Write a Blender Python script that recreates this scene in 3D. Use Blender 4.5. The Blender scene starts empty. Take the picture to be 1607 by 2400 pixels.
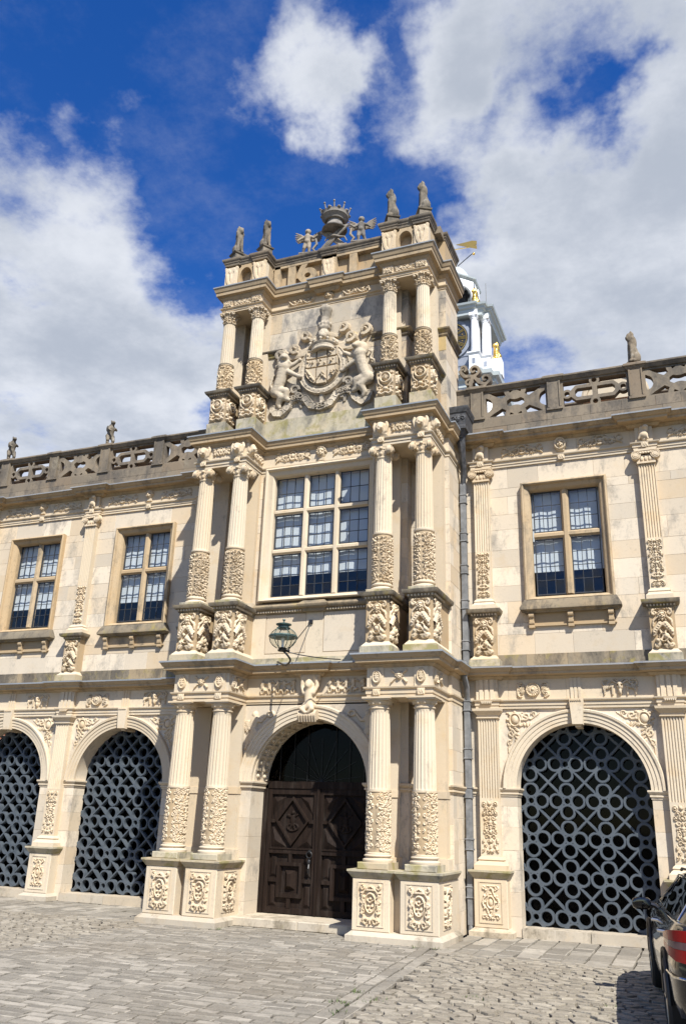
import bpy, bmesh, math, random
import numpy as np
from mathutils import Vector, Matrix
random.seed(7); RNG = np.random.default_rng(7)
R = math.radians
scene = bpy.context.scene
col = scene.collection
# ------------------------------------------------------------------ camera
YAW, PITCH, ROLL = R(22.23), R(20.074), R(1.89)
cd = bpy.data.cameras.new('camera'); cam = bpy.data.objects.new('camera', cd); col.objects.link(cam)
fw = Vector((-math.sin(YAW)*math.cos(PITCH), math.cos(YAW)*math.cos(PITCH), math.sin(PITCH)))
rt = Vector((math.cos(YAW), math.sin(YAW), 0)); up = rt.cross(fw)
rt, up = rt*math.cos(ROLL)+up*math.sin(ROLL), up*math.cos(ROLL)-rt*math.sin(ROLL)
M3 = Matrix((rt, up, -fw)).transposed()
cam.matrix_world = Matrix.Translation((0, -14.932, 1.7)) @ M3.to_4x4()
cd.sensor_fit = 'VERTICAL'; cd.sensor_height = 36; cd.lens = 36*1965.8/2400; cd.clip_end = 5000
scene.camera = cam
scene.render.resolution_x, scene.render.resolution_y = 685, 1024
def pix_dir(px, py):      # direction of a pixel of the 1607 x 2400 photograph
    d = fw*1965.8 + rt*(px-803.5) - up*(py-1200)
    return d.normalized()
# ------------------------------------------------------------------ sun, sky, exposure
SUN_AZ, SUN_EL = R(40.5), R(48.5)
sd = Vector((math.sin(SUN_AZ)*math.cos(SUN_EL), -math.cos(SUN_AZ)*math.cos(SUN_EL), math.sin(SUN_EL)))
sl = bpy.data.lights.new('sun', 'SUN'); sl.energy = 5.0; sl.angle = R(.53); sl.color = (1, .975, .925)
so = bpy.data.objects.new('sun', sl); col.objects.link(so); so.rotation_euler = (-sd).to_track_quat('-Z', 'Y').to_euler(); so.location = (20, -40, 40)
scene.view_settings.view_transform = 'Standard'; scene.view_settings.look = 'None'
scene.view_settings.exposure = 0.68; scene.view_settings.gamma = 1.0
W = bpy.data.worlds.new('World'); scene.world = W; W.use_nodes = True
def world():
    nt = W.node_tree; nt.nodes.clear(); N = nt.nodes.new; L = nt.links.new
    def node(t, **k):
        n = N(t)
        for a, b in k.items(): setattr(n, a, b)
        return n
    out = N('ShaderNodeOutputWorld'); bg = N('ShaderNodeBackground'); bg.inputs[1].default_value = 1; L(bg.outputs[0], out.inputs[0])
    sky = node('ShaderNodeTexSky', sky_type='NISHITA', sun_disc=False); sky.sun_elevation = SUN_EL
    sky.sun_rotation = math.atan2(sd.x, sd.y); sky.air_density = 1.0; sky.dust_density = .3; sky.ozone_density = 3.0
    sk = node('ShaderNodeVectorMath', operation='SCALE'); sk.inputs['Scale'].default_value = .095; L(sky.outputs[0], sk.inputs[0])
    hs = N('ShaderNodeHueSaturation'); hs.inputs['Hue'].default_value = .517; hs.inputs['Saturation'].default_value = 1.36; hs.inputs['Value'].default_value = 1.10; L(sk.outputs[0], hs.inputs['Color'])
    tc = N('ShaderNodeTexCoord'); D = tc.outputs['Generated']
    nrm = node('ShaderNodeVectorMath', operation='NORMALIZE'); L(D, nrm.inputs[0]); D = nrm.outputs[0]
    # a flat cloud layer: direction / height
    sep = N('ShaderNodeSeparateXYZ'); L(D, sep.inputs[0])
    zc = node('ShaderNodeMath', operation='MAXIMUM'); L(sep.outputs[2], zc.inputs[0]); zc.inputs[1].default_value = .05
    za = node('ShaderNodeMath', operation='ADD'); L(zc.outputs[0], za.inputs[0]); za.inputs[1].default_value = .12
    dv = node('ShaderNodeVectorMath', operation='DIVIDE'); L(D, dv.inputs[0])
    cb = N('ShaderNodeCombineXYZ')
    for i in range(3): L(za.outputs[0], cb.inputs[i])
    L(cb.outputs[0], dv.inputs[1])
    def noise(scale, detail, rough, off, dist=0.):
        a = node('ShaderNodeVectorMath', operation='ADD'); L(dv.outputs[0], a.inputs[0]); a.inputs[1].default_value = (off, off*.7, off*.3)
        n = N('ShaderNodeTexNoise'); n.inputs['Scale'].default_value = scale; n.inputs['Detail'].default_value = detail
        n.inputs['Roughness'].default_value = rough; n.inputs['Distortion'].default_value = dist; L(a.outputs[0], n.inputs['Vector']); return n.outputs['Fac']
    def math2(op, a, b, clamp=False):
        n = node('ShaderNodeMath', operation=op, use_clamp=clamp)
        for i, s in enumerate((a, b)):
            if isinstance(s, (int, float)): n.inputs[i].default_value = s
            else: L(s, n.inputs[i])
        return n.outputs[0]
    def ramp(src, a, b, t0=0., t1=1.):
        n = node('ShaderNodeMapRange', interpolation_type='SMOOTHSTEP', clamp=True); L(src, n.inputs[0])
        for i, s in enumerate((a, b, t0, t1)): n.inputs[i+1].default_value = s
        return n.outputs[0]
    n1 = noise(2.9, 10, .60, 3.1); n2 = noise(8, 10, .64, 8.3)
    cov = math2('ADD', math2('MULTIPLY', math2('SUBTRACT', n1, .5), 1.9), math2('MULTIPLY', math2('SUBTRACT', n2, .5), 1.15))
    cov = math2('ADD', cov, -.02)
    wn = N('ShaderNodeTexNoise'); wn.inputs['Scale'].default_value = 4.2; wn.inputs['Detail'].default_value = 6; wn.inputs['Roughness'].default_value = .6; L(D, wn.inputs['Vector'])
    ws = node('ShaderNodeVectorMath', operation='SUBTRACT'); L(wn.outputs['Color'], ws.inputs[0]); ws.inputs[1].default_value = (.5, .5, .5)
    wm = node('ShaderNodeVectorMath', operation='SCALE'); L(ws.outputs[0], wm.inputs[0]); wm.inputs['Scale'].default_value = .30
    wa = node('ShaderNodeVectorMath', operation='ADD'); L(D, wa.inputs[0]); L(wm.outputs[0], wa.inputs[1])
    wv = node('ShaderNodeVectorMath', operation='NORMALIZE'); L(wa.outputs[0], wv.inputs[0]); DW = wv.outputs[0]
    # where the banks of cloud and the blue gaps stand (pixel of photo -> direction, angular radius deg, weight)
    blobs = [(1150, 60, 9, .42), (1560, 120, 9, .45), (1580, 480, 13, .42), (1420, 760, 13, .42), (1230, 620, 6, .32), (1120, 560, 4, .2), (960, 60, 6, .30), (1000, 200, 5, .2), (1250, 300, 3.5, .25),
             (620, 150, 6, .40), (790, 290, 5, .34), (720, 220, 4, .2), (90, 720, 12, .46), (210, 450, 6, .40), (420, 860, 9, .40), (330, 700, 6, .25), (60, 950, 10, .34),
             (120, 180, 11, -.42), (60, 330, 6, -.2), (430, 330, 9, -.26), (1010, 420, 8, -.50), (1090, 270, 4.5, -.30), (800, 470, 7, -.34), (1320, 170, 4.2, -.62), (1385, 260, 3.6, -.5), (560, 560, 7, -.26), (850, 50, 4.5, -.75), (850, 200, 3, -.4), (1180, 540, 3.5, -.45), (480, 40, 6, -.3),
             (300, 610, 4, -.25), (440, 920, 2.5, -.3)]
    for px, py, rad, w in blobs:
        d = pix_dir(px, py)
        dt = node('ShaderNodeVectorMath', operation='DOT_PRODUCT'); L(DW, dt.inputs[0]); dt.inputs[1].default_value = d
        m = ramp(dt.outputs['Value'], math.cos(R(rad*1.15)), 1., 0., w*.85)
        cov = math2('ADD', cov, m)
    mask = ramp(cov, -.20, .52)
    wisp = ramp(noise(3.2, 9, .68, 1.7), .45, .82, 0., .22)
    mask = math2('MAXIMUM', mask, wisp)
    # shading of the clouds: thick parts greyer
    n3 = noise(3.4, 8, .62, 5.2)
    thick = ramp(math2('ADD', math2('MULTIPLY', cov, .35), math2('MULTIPLY', math2('SUBTRACT', n3, .5), 1.6)), -.15, .55)
    cc = node('ShaderNodeMix', data_type='RGBA'); L(thick, cc.inputs[0]); cc.inputs[6].default_value = (.52, .54, .575, 1); cc.inputs[7].default_value = (.315, .345, .395, 1)
    mx = node('ShaderNodeMix', data_type='RGBA'); L(math2('MULTIPLY', mask, .94), mx.inputs[0]); L(hs.outputs[0], mx.inputs[6]); L(cc.outputs[2], mx.inputs[7])
    L(mx.outputs[2], bg.inputs[0])
world()
# ------------------------------------------------------------------ materials
def mat(name): 
    m = bpy.data.materials.new(name); m.use_nodes = True; nt = m.node_tree; return m, nt, nt.nodes['Principled BSDF']
def simple(name, c, rough=.6, metal=0., **k):
    m, nt, b = mat(name); b.inputs['Base Color'].default_value = (*c, 1); b.inputs['Roughness'].default_value = rough; b.inputs['Metallic'].default_value = metal
    for a, v in k.items(): b.inputs[a.replace('_', ' ')].default_value = v
    return m
class NT:
    def __init__(s, nt): s.nt = nt
    def n(s, t, **k):
        x = s.nt.nodes.new(t)
        for a, b in k.items(): setattr(x, a, b)
        return x
    def l(s, a, b): s.nt.links.new(a, b)
    def pos(s, sc=(1, 1, 1)):
        g = s.n('ShaderNodeNewGeometry'); m = s.n('ShaderNodeMapping'); m.inputs['Scale'].default_value = sc; s.l(g.outputs['Position'], m.inputs[0]); return m.outputs[0]
    def noise(s, vec, scale, detail=4, rough=.55, dist=0.):
        x = s.n('ShaderNodeTexNoise'); s.l(vec, x.inputs['Vector']); x.inputs['Scale'].default_value = scale; x.inputs['Detail'].default_value = detail
        x.inputs['Roughness'].default_value = rough; x.inputs['Distortion'].default_value = dist; return x.outputs['Fac']
    def ramp(s, v, a, b, t0=0., t1=1.):
        x = s.n('ShaderNodeMapRange', clamp=True); s.l(v, x.inputs[0])
        for i, q in enumerate((a, b, t0, t1)): x.inputs[i+1].default_value = q
        return x.outputs[0]
    def mix(s, f, a, b, mode='MIX'):
        x = s.n('ShaderNodeMix', data_type='RGBA', blend_type=mode)
        for i, q in ((0, f), (6, a), (7, b)):
            if isinstance(q, (int, float)): x.inputs[i].default_value = q
            elif isinstance(q, tuple): x.inputs[i].default_value = (*q, 1)
            else: s.l(q, x.inputs[i])
        return x.outputs[2]
    def math(s, op, a, b):
        x = s.n('ShaderNodeMath', operation=op)
        for i, q in enumerate((a, b)):
            if isinstance(q, (int, float)): x.inputs[i].default_value = q
            else: s.l(q, x.inputs[i])
        return x.outputs[0]
    def bump(s, h, b, strength=.2, dist=.01):
        x = s.n('ShaderNodeBump'); x.inputs['Strength'].default_value = strength; x.inputs['Distance'].default_value = dist; s.l(h, x.inputs['Height']); s.l(x.outputs[0], b.inputs['Normal'])
def stone(name, c1, c2, stain, stain_lo, stain_hi, lichen=None, lich_lo=.6, vary=.12, warm=(.52, .36, .18), warm_amt=.35, rough=.85, bump=.25):
    m, nt, b = mat(name); t = NT(nt); p = t.pos()
    base = t.mix(t.ramp(t.noise(p, 1.1, 5), .35, .65), c1, c2)
    base = t.mix(t.math('MULTIPLY', t.ramp(t.noise(p, 2.3, 5, .6), .54, .74), warm_amt), base, warm)
    base = t.mix(t.ramp(t.noise(p, 45, 3), .3, .7, 0., .16), base, tuple(.6*x for x in c1))
    oi = t.n('ShaderNodeObjectInfo'); r = t.ramp(oi.outputs['Random'], 0., 1., 1-vary, 1+vary*.6)
    cb = t.n('ShaderNodeCombineXYZ')
    for i in range(3): t.l(r, cb.inputs[i])
    base = t.mix(1., base, cb.outputs[0], 'MULTIPLY')
    base = t.mix(t.ramp(t.math('FRACT', t.math('MULTIPLY', oi.outputs['Random'], 17.3), 0), .45, 1., 0., vary*2.2), base, warm)
    st = t.noise(t.pos((1.6, 1.6, .75)), 1.7, 8, .70, .3)
    st = t.math('ADD', st, t.ramp(oi.outputs['Random'], 0., 1., -.07, .07))
    base = t.mix(t.ramp(st, stain_lo, stain_hi, 0., .8), base, stain)
    sp = t.noise(p, 16, 5, .7)
    base = t.mix(t.math('MULTIPLY', t.ramp(sp, .52, .70), t.ramp(st, stain_lo-.12, stain_hi, 0., .7)), base, tuple(.55*x for x in stain))
    if lichen:
        ln = t.noise(p, 3.1, 6, .65, .6); base = t.mix(t.ramp(ln, lich_lo, lich_lo+.12, 0., .75), base, lichen)
    t.l(base, b.inputs['Base Color']); b.inputs['Roughness'].default_value = rough; b.inputs['Specular IOR Level'].default_value = .25
    h = t.math('ADD', t.noise(p, 60, 3), t.math('MULTIPLY', t.noise(p, 12, 4), 1.2)); t.bump(h, b, bump, .006)
    return m
GREY = (.17, .165, .16)
S_ = stone('limestone', (.615, .51, .365), (.575, .485, .355), (.27, .235, .18), .59, .76, warm_amt=.5, warm=(.55, .38, .19))
S_WALL = stone('limestone_wall', (.625, .53, .40), (.58, .50, .385), (.28, .25, .205), .545, .71, vary=.19, warm_amt=.40, warm=(.55, .39, .21))
S_WALL3 = stone('limestone_wall_weathered', (.56, .48, .36), (.48, .42, .33), (.135, .13, .125), .47, .64, lichen=(.42, .28, .06), lich_lo=.69, vary=.18, warm_amt=.25)
S_YEL = stone('limestone_yellow_lichen', (.46, .345, .17), (.42, .33, .19), (.30, .26, .18), .48, .62, warm_amt=.6, warm=(.43, .28, .07))
S_CARVE = stone('limestone_carved', (.605, .49, .335), (.565, .46, .325), (.30, .24, .165), .60, .77, warm_amt=.5)
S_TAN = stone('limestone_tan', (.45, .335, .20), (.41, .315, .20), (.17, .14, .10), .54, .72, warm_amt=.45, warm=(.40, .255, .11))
S_LEDGE = stone('limestone_ledge', (.27, .225, .155), (.21, .175, .125), (.075, .066, .055), .42, .58, lichen=(.30, .24, .07), lich_lo=.56, vary=.15)
S_MOSS = stone('limestone_mossy', (.46, .40, .28), (.38, .34, .25), (.16, .15, .12), .50, .66, lichen=(.24, .21, .07), lich_lo=.50, vary=.12)
S_BAL = stone('limestone_weathered', (.255, .205, .145), (.20, .165, .12), (.09, .08, .068), .46, .64, lichen=(.27, .235, .17), lich_lo=.60, vary=.16, warm_amt=.2, warm=(.22, .15, .09))
S_BEAST = stone('limestone_lichen', (.24, .20, .145), (.17, .145, .11), (.07, .065, .055), .45, .6, lichen=(.32, .30, .25), lich_lo=.56, warm_amt=.2, warm=(.25, .17, .09))
S_ARMS = stone('limestone_arms', (.54, .455, .335), (.46, .395, .30), (.14, .125, .105), .50, .66, lichen=(.40, .27, .06), lich_lo=.62, bump=.8)
S_TOP = stone('limestone_grey_figures', (.28, .255, .215), (.22, .20, .175), (.08, .075, .068), .48, .64)
S_STEP = stone('limestone_step', (.50, .43, .325), (.44, .385, .30), (.17, .14, .095), .50, .68, lichen=(.16, .15, .05), lich_lo=.64)
LEAD = stone('lead_sheet', (.22, .235, .25), (.28, .295, .305), (.18, .19, .21), .55, .72, vary=.05, rough=.5, warm_amt=0, bump=.1)
def pave(name, ca, cb_, cc_, bump=.5):
    m, nt, b = mat(name); t = NT(nt); p = t.pos()
    g = t.n('ShaderNodeNewGeometry'); oi = t.n('ShaderNodeObjectInfo')
    r = t.math('FRACT', t.math('ADD', t.math('MULTIPLY', g.outputs['Random Per Island'], 7.13), t.math('MULTIPLY', oi.outputs['Random'], 3.7)), 0)
    cr = t.n('ShaderNodeValToRGB'); t.l(r, cr.inputs[0]); e = cr.color_ramp.elements; e[0].color = (*ca, 1); e[1].color = (*cc_, 1); x = e.new(.55); x.color = (*cb_, 1)
    base = t.mix(t.ramp(t.noise(p, 9, 6, .65), .42, .72, 0., .55), cr.outputs[0], tuple(.55*v for v in ca))
    base = t.mix(t.ramp(t.noise(p, 70, 3), .4, .75, 0., .35), base, tuple(min(1, 1.5*v) for v in cb_))
    base = t.mix(t.ramp(t.noise(p, .55, 4), .45, .68, 0., .34), base, (.17, .135, .09))
    t.l(base, b.inputs['Base Color']); b.inputs['Roughness'].default_value = .8; b.inputs['Specular IOR Level'].default_value = .3
    t.bump(t.math('ADD', t.noise(p, 40, 5, .65), t.math('MULTIPLY', t.noise(p, 7, 4), 1.4)), b, bump, .012); return m
SETT = pave('stone_setts', (.165, .147, .118), (.25, .224, .18), (.385, .345, .28))
COBB = pave('cobble_stone', (.20, .174, .134), (.275, .24, .185), (.37, .328, .255), .7)
def dirt():
    m, nt, b = mat('joint_earth'); t = NT(nt); p = t.pos()
    c = t.mix(t.ramp(t.noise(p, 5, 6, .7), .4, .65), (.030, .024, .017), (.07, .058, .04)); c = t.mix(t.ramp(t.noise(p, 1.3, 5), .56, .68, 0., .6), c, (.04, .05, .014))
    t.l(c, b.inputs['Base Color']); b.inputs['Roughness'].default_value = .95; t.bump(t.noise(p, 60, 4), b, .5, .01); return m
EARTH = dirt()
def wood():
    m, nt, b = mat('old_oak'); t = NT(nt); v = t.pos((14, 14, 1.1)); g = t.noise(v, 2.2, 6, .65, .3); p = t.pos()
    c = t.mix(t.ramp(g, .35, .68), (.006, .004, .003), (.020, .012, .008)); c = t.mix(t.ramp(t.noise(t.pos((6, 6, .7)), 1.4, 6, .7), .52, .74, 0., .6), c, (.060, .050, .042))
    oi = t.n('ShaderNodeObjectInfo'); c = t.mix(t.ramp(oi.outputs['Random'], 0, 1, 0, .35), c, (.03, .018, .013))
    t.l(c, b.inputs['Base Color']); b.inputs['Roughness'].default_value = .7; b.inputs['Specular IOR Level'].default_value = .12; t.bump(g, b, .5, .006); return m
WOOD = wood()
def metalish(name, c, c2, rough, metal, sc=8):
    m, nt, b = mat(name); t = NT(nt); p = t.pos(); t.l(t.mix(t.ramp(t.noise(p, sc, 5, .65), .35, .7), c, c2), b.inputs['Base Color']); b.inputs['Roughness'].default_value = rough; b.inputs['Metallic'].default_value = metal
    t.bump(t.noise(p, 50, 3), b, .12, .004); return m
GRILLE = metalish('grille_paint', (.056, .069, .081), (.082, .095, .107), .5, 0., 5)
PIPE = metalish('lead_pipe', (.11, .113, .113), (.22, .222, .22), .55, 0., 6)
HOP = metalish('lead_hopper', (.025, .026, .028), (.09, .09, .095), .6, 0., 14)
IRON = simple('black_iron', (.012, .012, .013), .45)
CAME = simple('window_lead', (.035, .037, .04), .5)
COPPER = metalish('verdigris', (.035, .05, .045), (.10, .17, .15), .5, .2, 12)
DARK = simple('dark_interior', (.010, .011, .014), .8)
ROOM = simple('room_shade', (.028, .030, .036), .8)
BLIND = simple('blind_fabric', (.56, .59, .61), .9)
def glass(name, tint, gl=.0, rough=.02, ior=1.5, boost=1.0):
    m, nt, b = mat(name); t = NT(nt); nt.nodes.remove(b); out = nt.nodes['Material Output']
    tr = t.n('ShaderNodeBsdfTransparent'); tr.inputs[0].default_value = (*tint, 1); g = t.n('ShaderNodeBsdfGlossy'); g.inputs['Roughness'].default_value = rough
    fr = t.n('ShaderNodeLayerWeight'); fr.inputs['Blend'].default_value = .5; mx = t.n('ShaderNodeMixShader'); f = t.math('ADD', t.math('MULTIPLY', t.math('POWER', fr.outputs['Facing'], 4.), .85*boost), .04*boost+gl)
    t.l(f, mx.inputs[0]); t.l(tr.outputs[0], mx.inputs[1]); t.l(g.outputs[0], mx.inputs[2]); t.l(mx.outputs[0], out.inputs[0]); return m
GLASS = glass('window_glass', (.90, .92, .92), .02, .015)
LAMPGLASS = glass('lamp_glass', (.93, .95, .93), .03, .02)
DGLASS = glass('dark_glass', (.07, .09, .10), .0, .05, 1.45, .22)
CARGLASS = glass('car_glass', (.06, .07, .08), .05, .01, 1.55)
WHITE = metalish('white_paint', (.86, .86, .85), (.78, .79, .79), .5, 0., 2)
SLATE = metalish('lead_cladding', (.20, .225, .27), (.27, .29, .34), .55, 0., 3)
GOLD = simple('gilding', (.80, .50, .12), .28, .9)
CLOCKBLACK = simple('clock_black', (.015, .016, .02), .5)
PALEGREEN = simple('verdigris_lead_roof', (.52, .57, .56), .6)
def brick():
    m, nt, b = mat('red_brick'); t = NT(nt); p = t.pos(); g = t.n('ShaderNodeNewGeometry'); sx = t.n('ShaderNodeSeparateXYZ'); t.l(g.outputs['Position'], sx.inputs[0])
    cx = t.n('ShaderNodeCombineXYZ'); t.l(t.math('ADD', sx.outputs[0], sx.outputs[1]), cx.inputs[0]); t.l(sx.outputs[2], cx.inputs[1])
    bt = t.n('ShaderNodeTexBrick'); t.l(cx.outputs[0], bt.inputs[0]); bt.inputs['Scale'].default_value = 1.; bt.inputs['Brick Width'].default_value = .225; bt.inputs['Row Height'].default_value = .075; bt.inputs['Mortar Size'].default_value = .008
    bt.inputs['Color1'].default_value = (.40, .13, .06, 1); bt.inputs['Color2'].default_value = (.30, .10, .05, 1); bt.inputs['Mortar'].default_value = (.35, .28, .2, 1)
    t.l(bt.outputs[0], b.inputs['Base Color']); b.inputs['Roughness'].default_value = .85; return m
BRICK = brick()
# ------------------------------------------------------------------ objects
WL = {}
def props(o, label=None, cat=None, group=None, kind=None):
    if label: o['label'] = label
    if cat: o['category'] = cat
    if group: o['group'] = group
    if kind: o['kind'] = kind
    return o
def empty(name, loc=(0, 0, 0), label=None, cat=None, group=None, parent=None):
    o = bpy.data.objects.new(name, None); col.objects.link(o); o.empty_display_size = .2
    w = Vector(loc); WL[o] = w
    if parent: o.parent = parent; o.location = w-WL[parent]
    else: o.location = w
    return props(o, label, cat, group)
def inst(me, name, loc, parent=None, rotz=0., scale=None):
    o = bpy.data.objects.new(name, me); col.objects.link(o); w = Vector(loc); WL[o] = w
    o.location = w-WL[parent] if parent else w
    if parent: o.parent = parent
    if rotz: o.rotation_euler = (0, 0, rotz)
    if scale: o.scale = scale
    return o
def copy_tree(o, parent=None):
    c = o.copy(); col.objects.link(c)
    if parent: c.parent = parent
    WL[c] = WL[o].copy()
    for ch in list(o.children): copy_tree(ch, c)
    return c
class MB:
    def __init__(s): s.v = []; s.f = []
    def add(s, v, f):
        o = len(s.v); s.v += [tuple(map(float, q)) for q in v]; s.f += [tuple(i+o for i in q) for q in f]; return s
    def box(s, x0, x1, y0, y1, z0, z1):
        return s.add([(x0, y0, z0), (x1, y0, z0), (x1, y1, z0), (x0, y1, z0), (x0, y0, z1), (x1, y0, z1), (x1, y1, z1), (x0, y1, z1)],
                     [(3, 2, 1, 0), (4, 5, 6, 7), (0, 1, 5, 4), (1, 2, 6, 5), (2, 3, 7, 6), (3, 0, 4, 7)])
    def cbox(s, x0, x1, y0, y1, z0, z1, c=.006):      # a block with chamfered front edges (front = low y)
        return s.add([(x0, y0+c, z0), (x1, y0+c, z0), (x1, y1, z0), (x0, y1, z0), (x0, y0+c, z1), (x1, y0+c, z1), (x1, y1, z1), (x0, y1, z1),
                      (x0+c, y0, z0+c), (x1-c, y0, z0+c), (x1-c, y0, z1-c), (x0+c, y0, z1-c)],
                     [(8, 9, 10, 11), (0, 1, 9, 8), (1, 5, 10, 9), (5, 4, 11, 10), (4, 0, 8, 11), (3, 2, 1, 0), (4, 5, 6, 7), (1, 2, 6, 5), (3, 0, 4, 7), (2, 3, 7, 6)])
    def prism(s, poly, y0, y1):                        # polygon in x,z (counter-clockwise from the front), extruded along y
        n = len(poly); v = [(x, y0, z) for x, z in poly]+[(x, y1, z) for x, z in poly]
        return s.add(v, [tuple(range(n)), tuple(range(2*n-1, n-1, -1))]+[(i, i+n, (i+1) % n+n, (i+1) % n) for i in range(n)])
    def lathe(s, prof, c=(0, 0), n=24, fn=None, caps=True, z0=0.):
        v = []; f = []
        for r, z in prof:
            for i in range(n):
                a = 2*math.pi*i/n; q = r*(fn(a, z) if fn else 1.); v.append((c[0]+q*math.cos(a), c[1]+q*math.sin(a), z+z0))
        for k in range(len(prof)-1):
            for i in range(n): f.append((k*n+i, k*n+(i+1) % n, (k+1)*n+(i+1) % n, (k+1)*n+i))
        if caps: f.append(tuple(range(n-1, -1, -1))); f.append(tuple((len(prof)-1)*n+i for i in range(n)))
        return s.add(v, f)
    def sweep(s, path, prof, closed=False, cap=True):  # plan path (x,y) with outside on the right of travel; profile of (out, z) going up
        P = [Vector(p) for p in path]; n = len(P); offs = []
        for i in range(n):
            d0 = (P[i]-P[i-1]).normalized() if (i > 0 or closed) else None
            d1 = (P[(i+1) % n]-P[i]).normalized() if (i < n-1 or closed) else None
            if d0 is None: d0 = d1
            if d1 is None: d1 = d0
            n0 = Vector((d0.y, -d0.x)); n1 = Vector((d1.y, -d1.x)); b = (n0+n1); b = b/max(.2, b.dot(n0)) if b.length > 1e-6 else n0
            offs.append(b)
        m = len(prof); v = []; f = []
        for p, o in zip(P, offs):
            for q, z in prof: v.append((p.x+o.x*q, p.y+o.y*q, z))
        for i in range(n if closed else n-1):
            j = (i+1) % n
            for k in range(m-1): f.append((i*m+k, j*m+k, j*m+k+1, i*m+k+1))
        if cap and not closed: f.append(tuple(range(m-1, -1, -1))); f.append(tuple((n-1)*m+k for k in range(m)))
        return s.add(v, f)
    def tube(s, pts, r, n=8, caps=True):
        P = [Vector(p) for p in pts]; rr = r if isinstance(r, (list, tuple)) else [r]*len(P); v = []; f = []; u = None
        for i, p in enumerate(P):
            t = (P[min(i+1, len(P)-1)]-P[max(i-1, 0)]).normalized()
            if u is None: u = t.orthogonal().normalized()
            u = (u-t*u.dot(t)).normalized(); w = t.cross(u)
            for k in range(n): a = 2*math.pi*k/n; v.append(p+(u*math.cos(a)+w*math.sin(a))*rr[i])
        for i in range(len(P)-1):
            for k in range(n): f.append((i*n+k, i*n+(k+1) % n, (i+1)*n+(k+1) % n, (i+1)*n+k))
        if caps: f.append(tuple(range(n-1, -1, -1))); f.append(tuple((len(P)-1)*n+k for k in range(n)))
        return s.add(v, f)
    def ball(s, c, r, n=12, m=8):
        r = r if isinstance(r, (tuple, list)) else (r, r, r); v = []; f = []
        for j in range(m+1):
            t = math.pi*(j/m-.5)
            for i in range(n): a = 2*math.pi*i/n; v.append((c[0]+r[0]*math.cos(t)*math.cos(a), c[1]+r[1]*math.cos(t)*math.sin(a), c[2]+r[2]*math.sin(t)))
        for j in range(m):
            for i in range(n): f.append((j*n+i, j*n+(i+1) % n, (j+1)*n+(i+1) % n, (j+1)*n+i))
        return s.add(v, f)
    def xf(s, fn): s.v = [tuple(fn(*q)) for q in s.v]; return s
    def mesh(s, name, m, smooth=True, ang=38, origin=(0, 0, 0)):
        me = bpy.data.meshes.new(name); o = origin
        me.from_pydata([(x-o[0], y-o[1], z-o[2]) for x, y, z in s.v], [], s.f); me.materials.append(m); me.update()
        if smooth: me.shade_smooth(); me.set_sharp_from_angle(angle=R(ang))
        return me
    def build(s, name, m, parent=None, smooth=True, origin=None, ang=38):
        if origin is None:
            a = np.array(s.v); lo, hi = a.min(0), a.max(0); origin = ((lo[0]+hi[0])/2, (lo[1]+hi[1])/2, lo[2])
        return inst(s.mesh(name, m, smooth, ang, origin), name, origin, parent)
# marching squares: solid plate of the region where F<0
def plate(F, xs, zs, y0, y1, mb=None):
    mb = mb or MB(); nx, nz = len(xs), len(zs); V = []; Fc = []; ids = {}
    def vid(key, x, z):
        if key not in ids: ids[key] = len(V); V.append((x, z))
        return ids[key]
    ins = F < 0; cnt = ins[:-1, :-1].astype(int)+ins[1:, :-1]+ins[:-1, 1:]+ins[1:, 1:]; seg = []
    for i, k in zip(*np.nonzero(cnt)):
        cs = [(i, k), (i+1, k), (i+1, k+1), (i, k+1)]
        poly = []; cr = []
        for a in range(4):
            A, B = cs[a], cs[(a+1) % 4]; fa, fb = F[A], F[B]
            if fa < 0: poly.append(vid(A, xs[A[0]], zs[A[1]]))
            if (fa < 0) != (fb < 0):
                t = fa/(fa-fb); key = (min(A, B), max(A, B)); q = vid(key, xs[A[0]]+(xs[B[0]]-xs[A[0]])*t, zs[A[1]]+(zs[B[1]]-zs[A[1]])*t); poly.append(q); cr.append((q, fa < 0))
        if len(poly) > 2: Fc.append(tuple(poly))
        if len(cr) == 2:
            e, x = (cr[0][0], cr[1][0]) if cr[0][1] else (cr[1][0], cr[0][0]); seg.append((e, x))
    # outer border of the grid
    n = len(V); v = [(x, y0, z) for x, z in V]+[(x, y1, z) for x, z in V]
    f = Fc+[tuple(q+n for q in reversed(p)) for p in Fc]+[(b, a, a+n, b+n) for a, b in seg]
    return mb.add(v, f)
def grid(x0, x1, z0, z1, st):
    xs = np.linspace(x0, x1, max(2, int(round((x1-x0)/st))+1)); zs = np.linspace(z0, z1, max(2, int(round((z1-z0)/st))+1)); X, Z = np.meshgrid(xs, zs, indexing='ij'); return xs, zs, X, Z
def sd_seg(X, Z, a, b):
    ax, az = a; bx, bz = b; dx, dz = bx-ax, bz-az; t = np.clip(((X-ax)*dx+(Z-az)*dz)/(dx*dx+dz*dz+1e-12), 0, 1); return np.hypot(X-ax-t*dx, Z-az-t*dz), t
def sd_ring(X, Z, c, r, w): return np.abs(np.hypot(X-c[0], Z-c[1])-r)-w
def sd_box(X, Z, c, hx, hz, r=0.):
    qx = np.abs(X-c[0])-hx+r; qz = np.abs(Z-c[1])-hz+r; return np.hypot(np.maximum(qx, 0), np.maximum(qz, 0))+np.minimum(np.maximum(qx, qz), 0)-r
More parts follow.
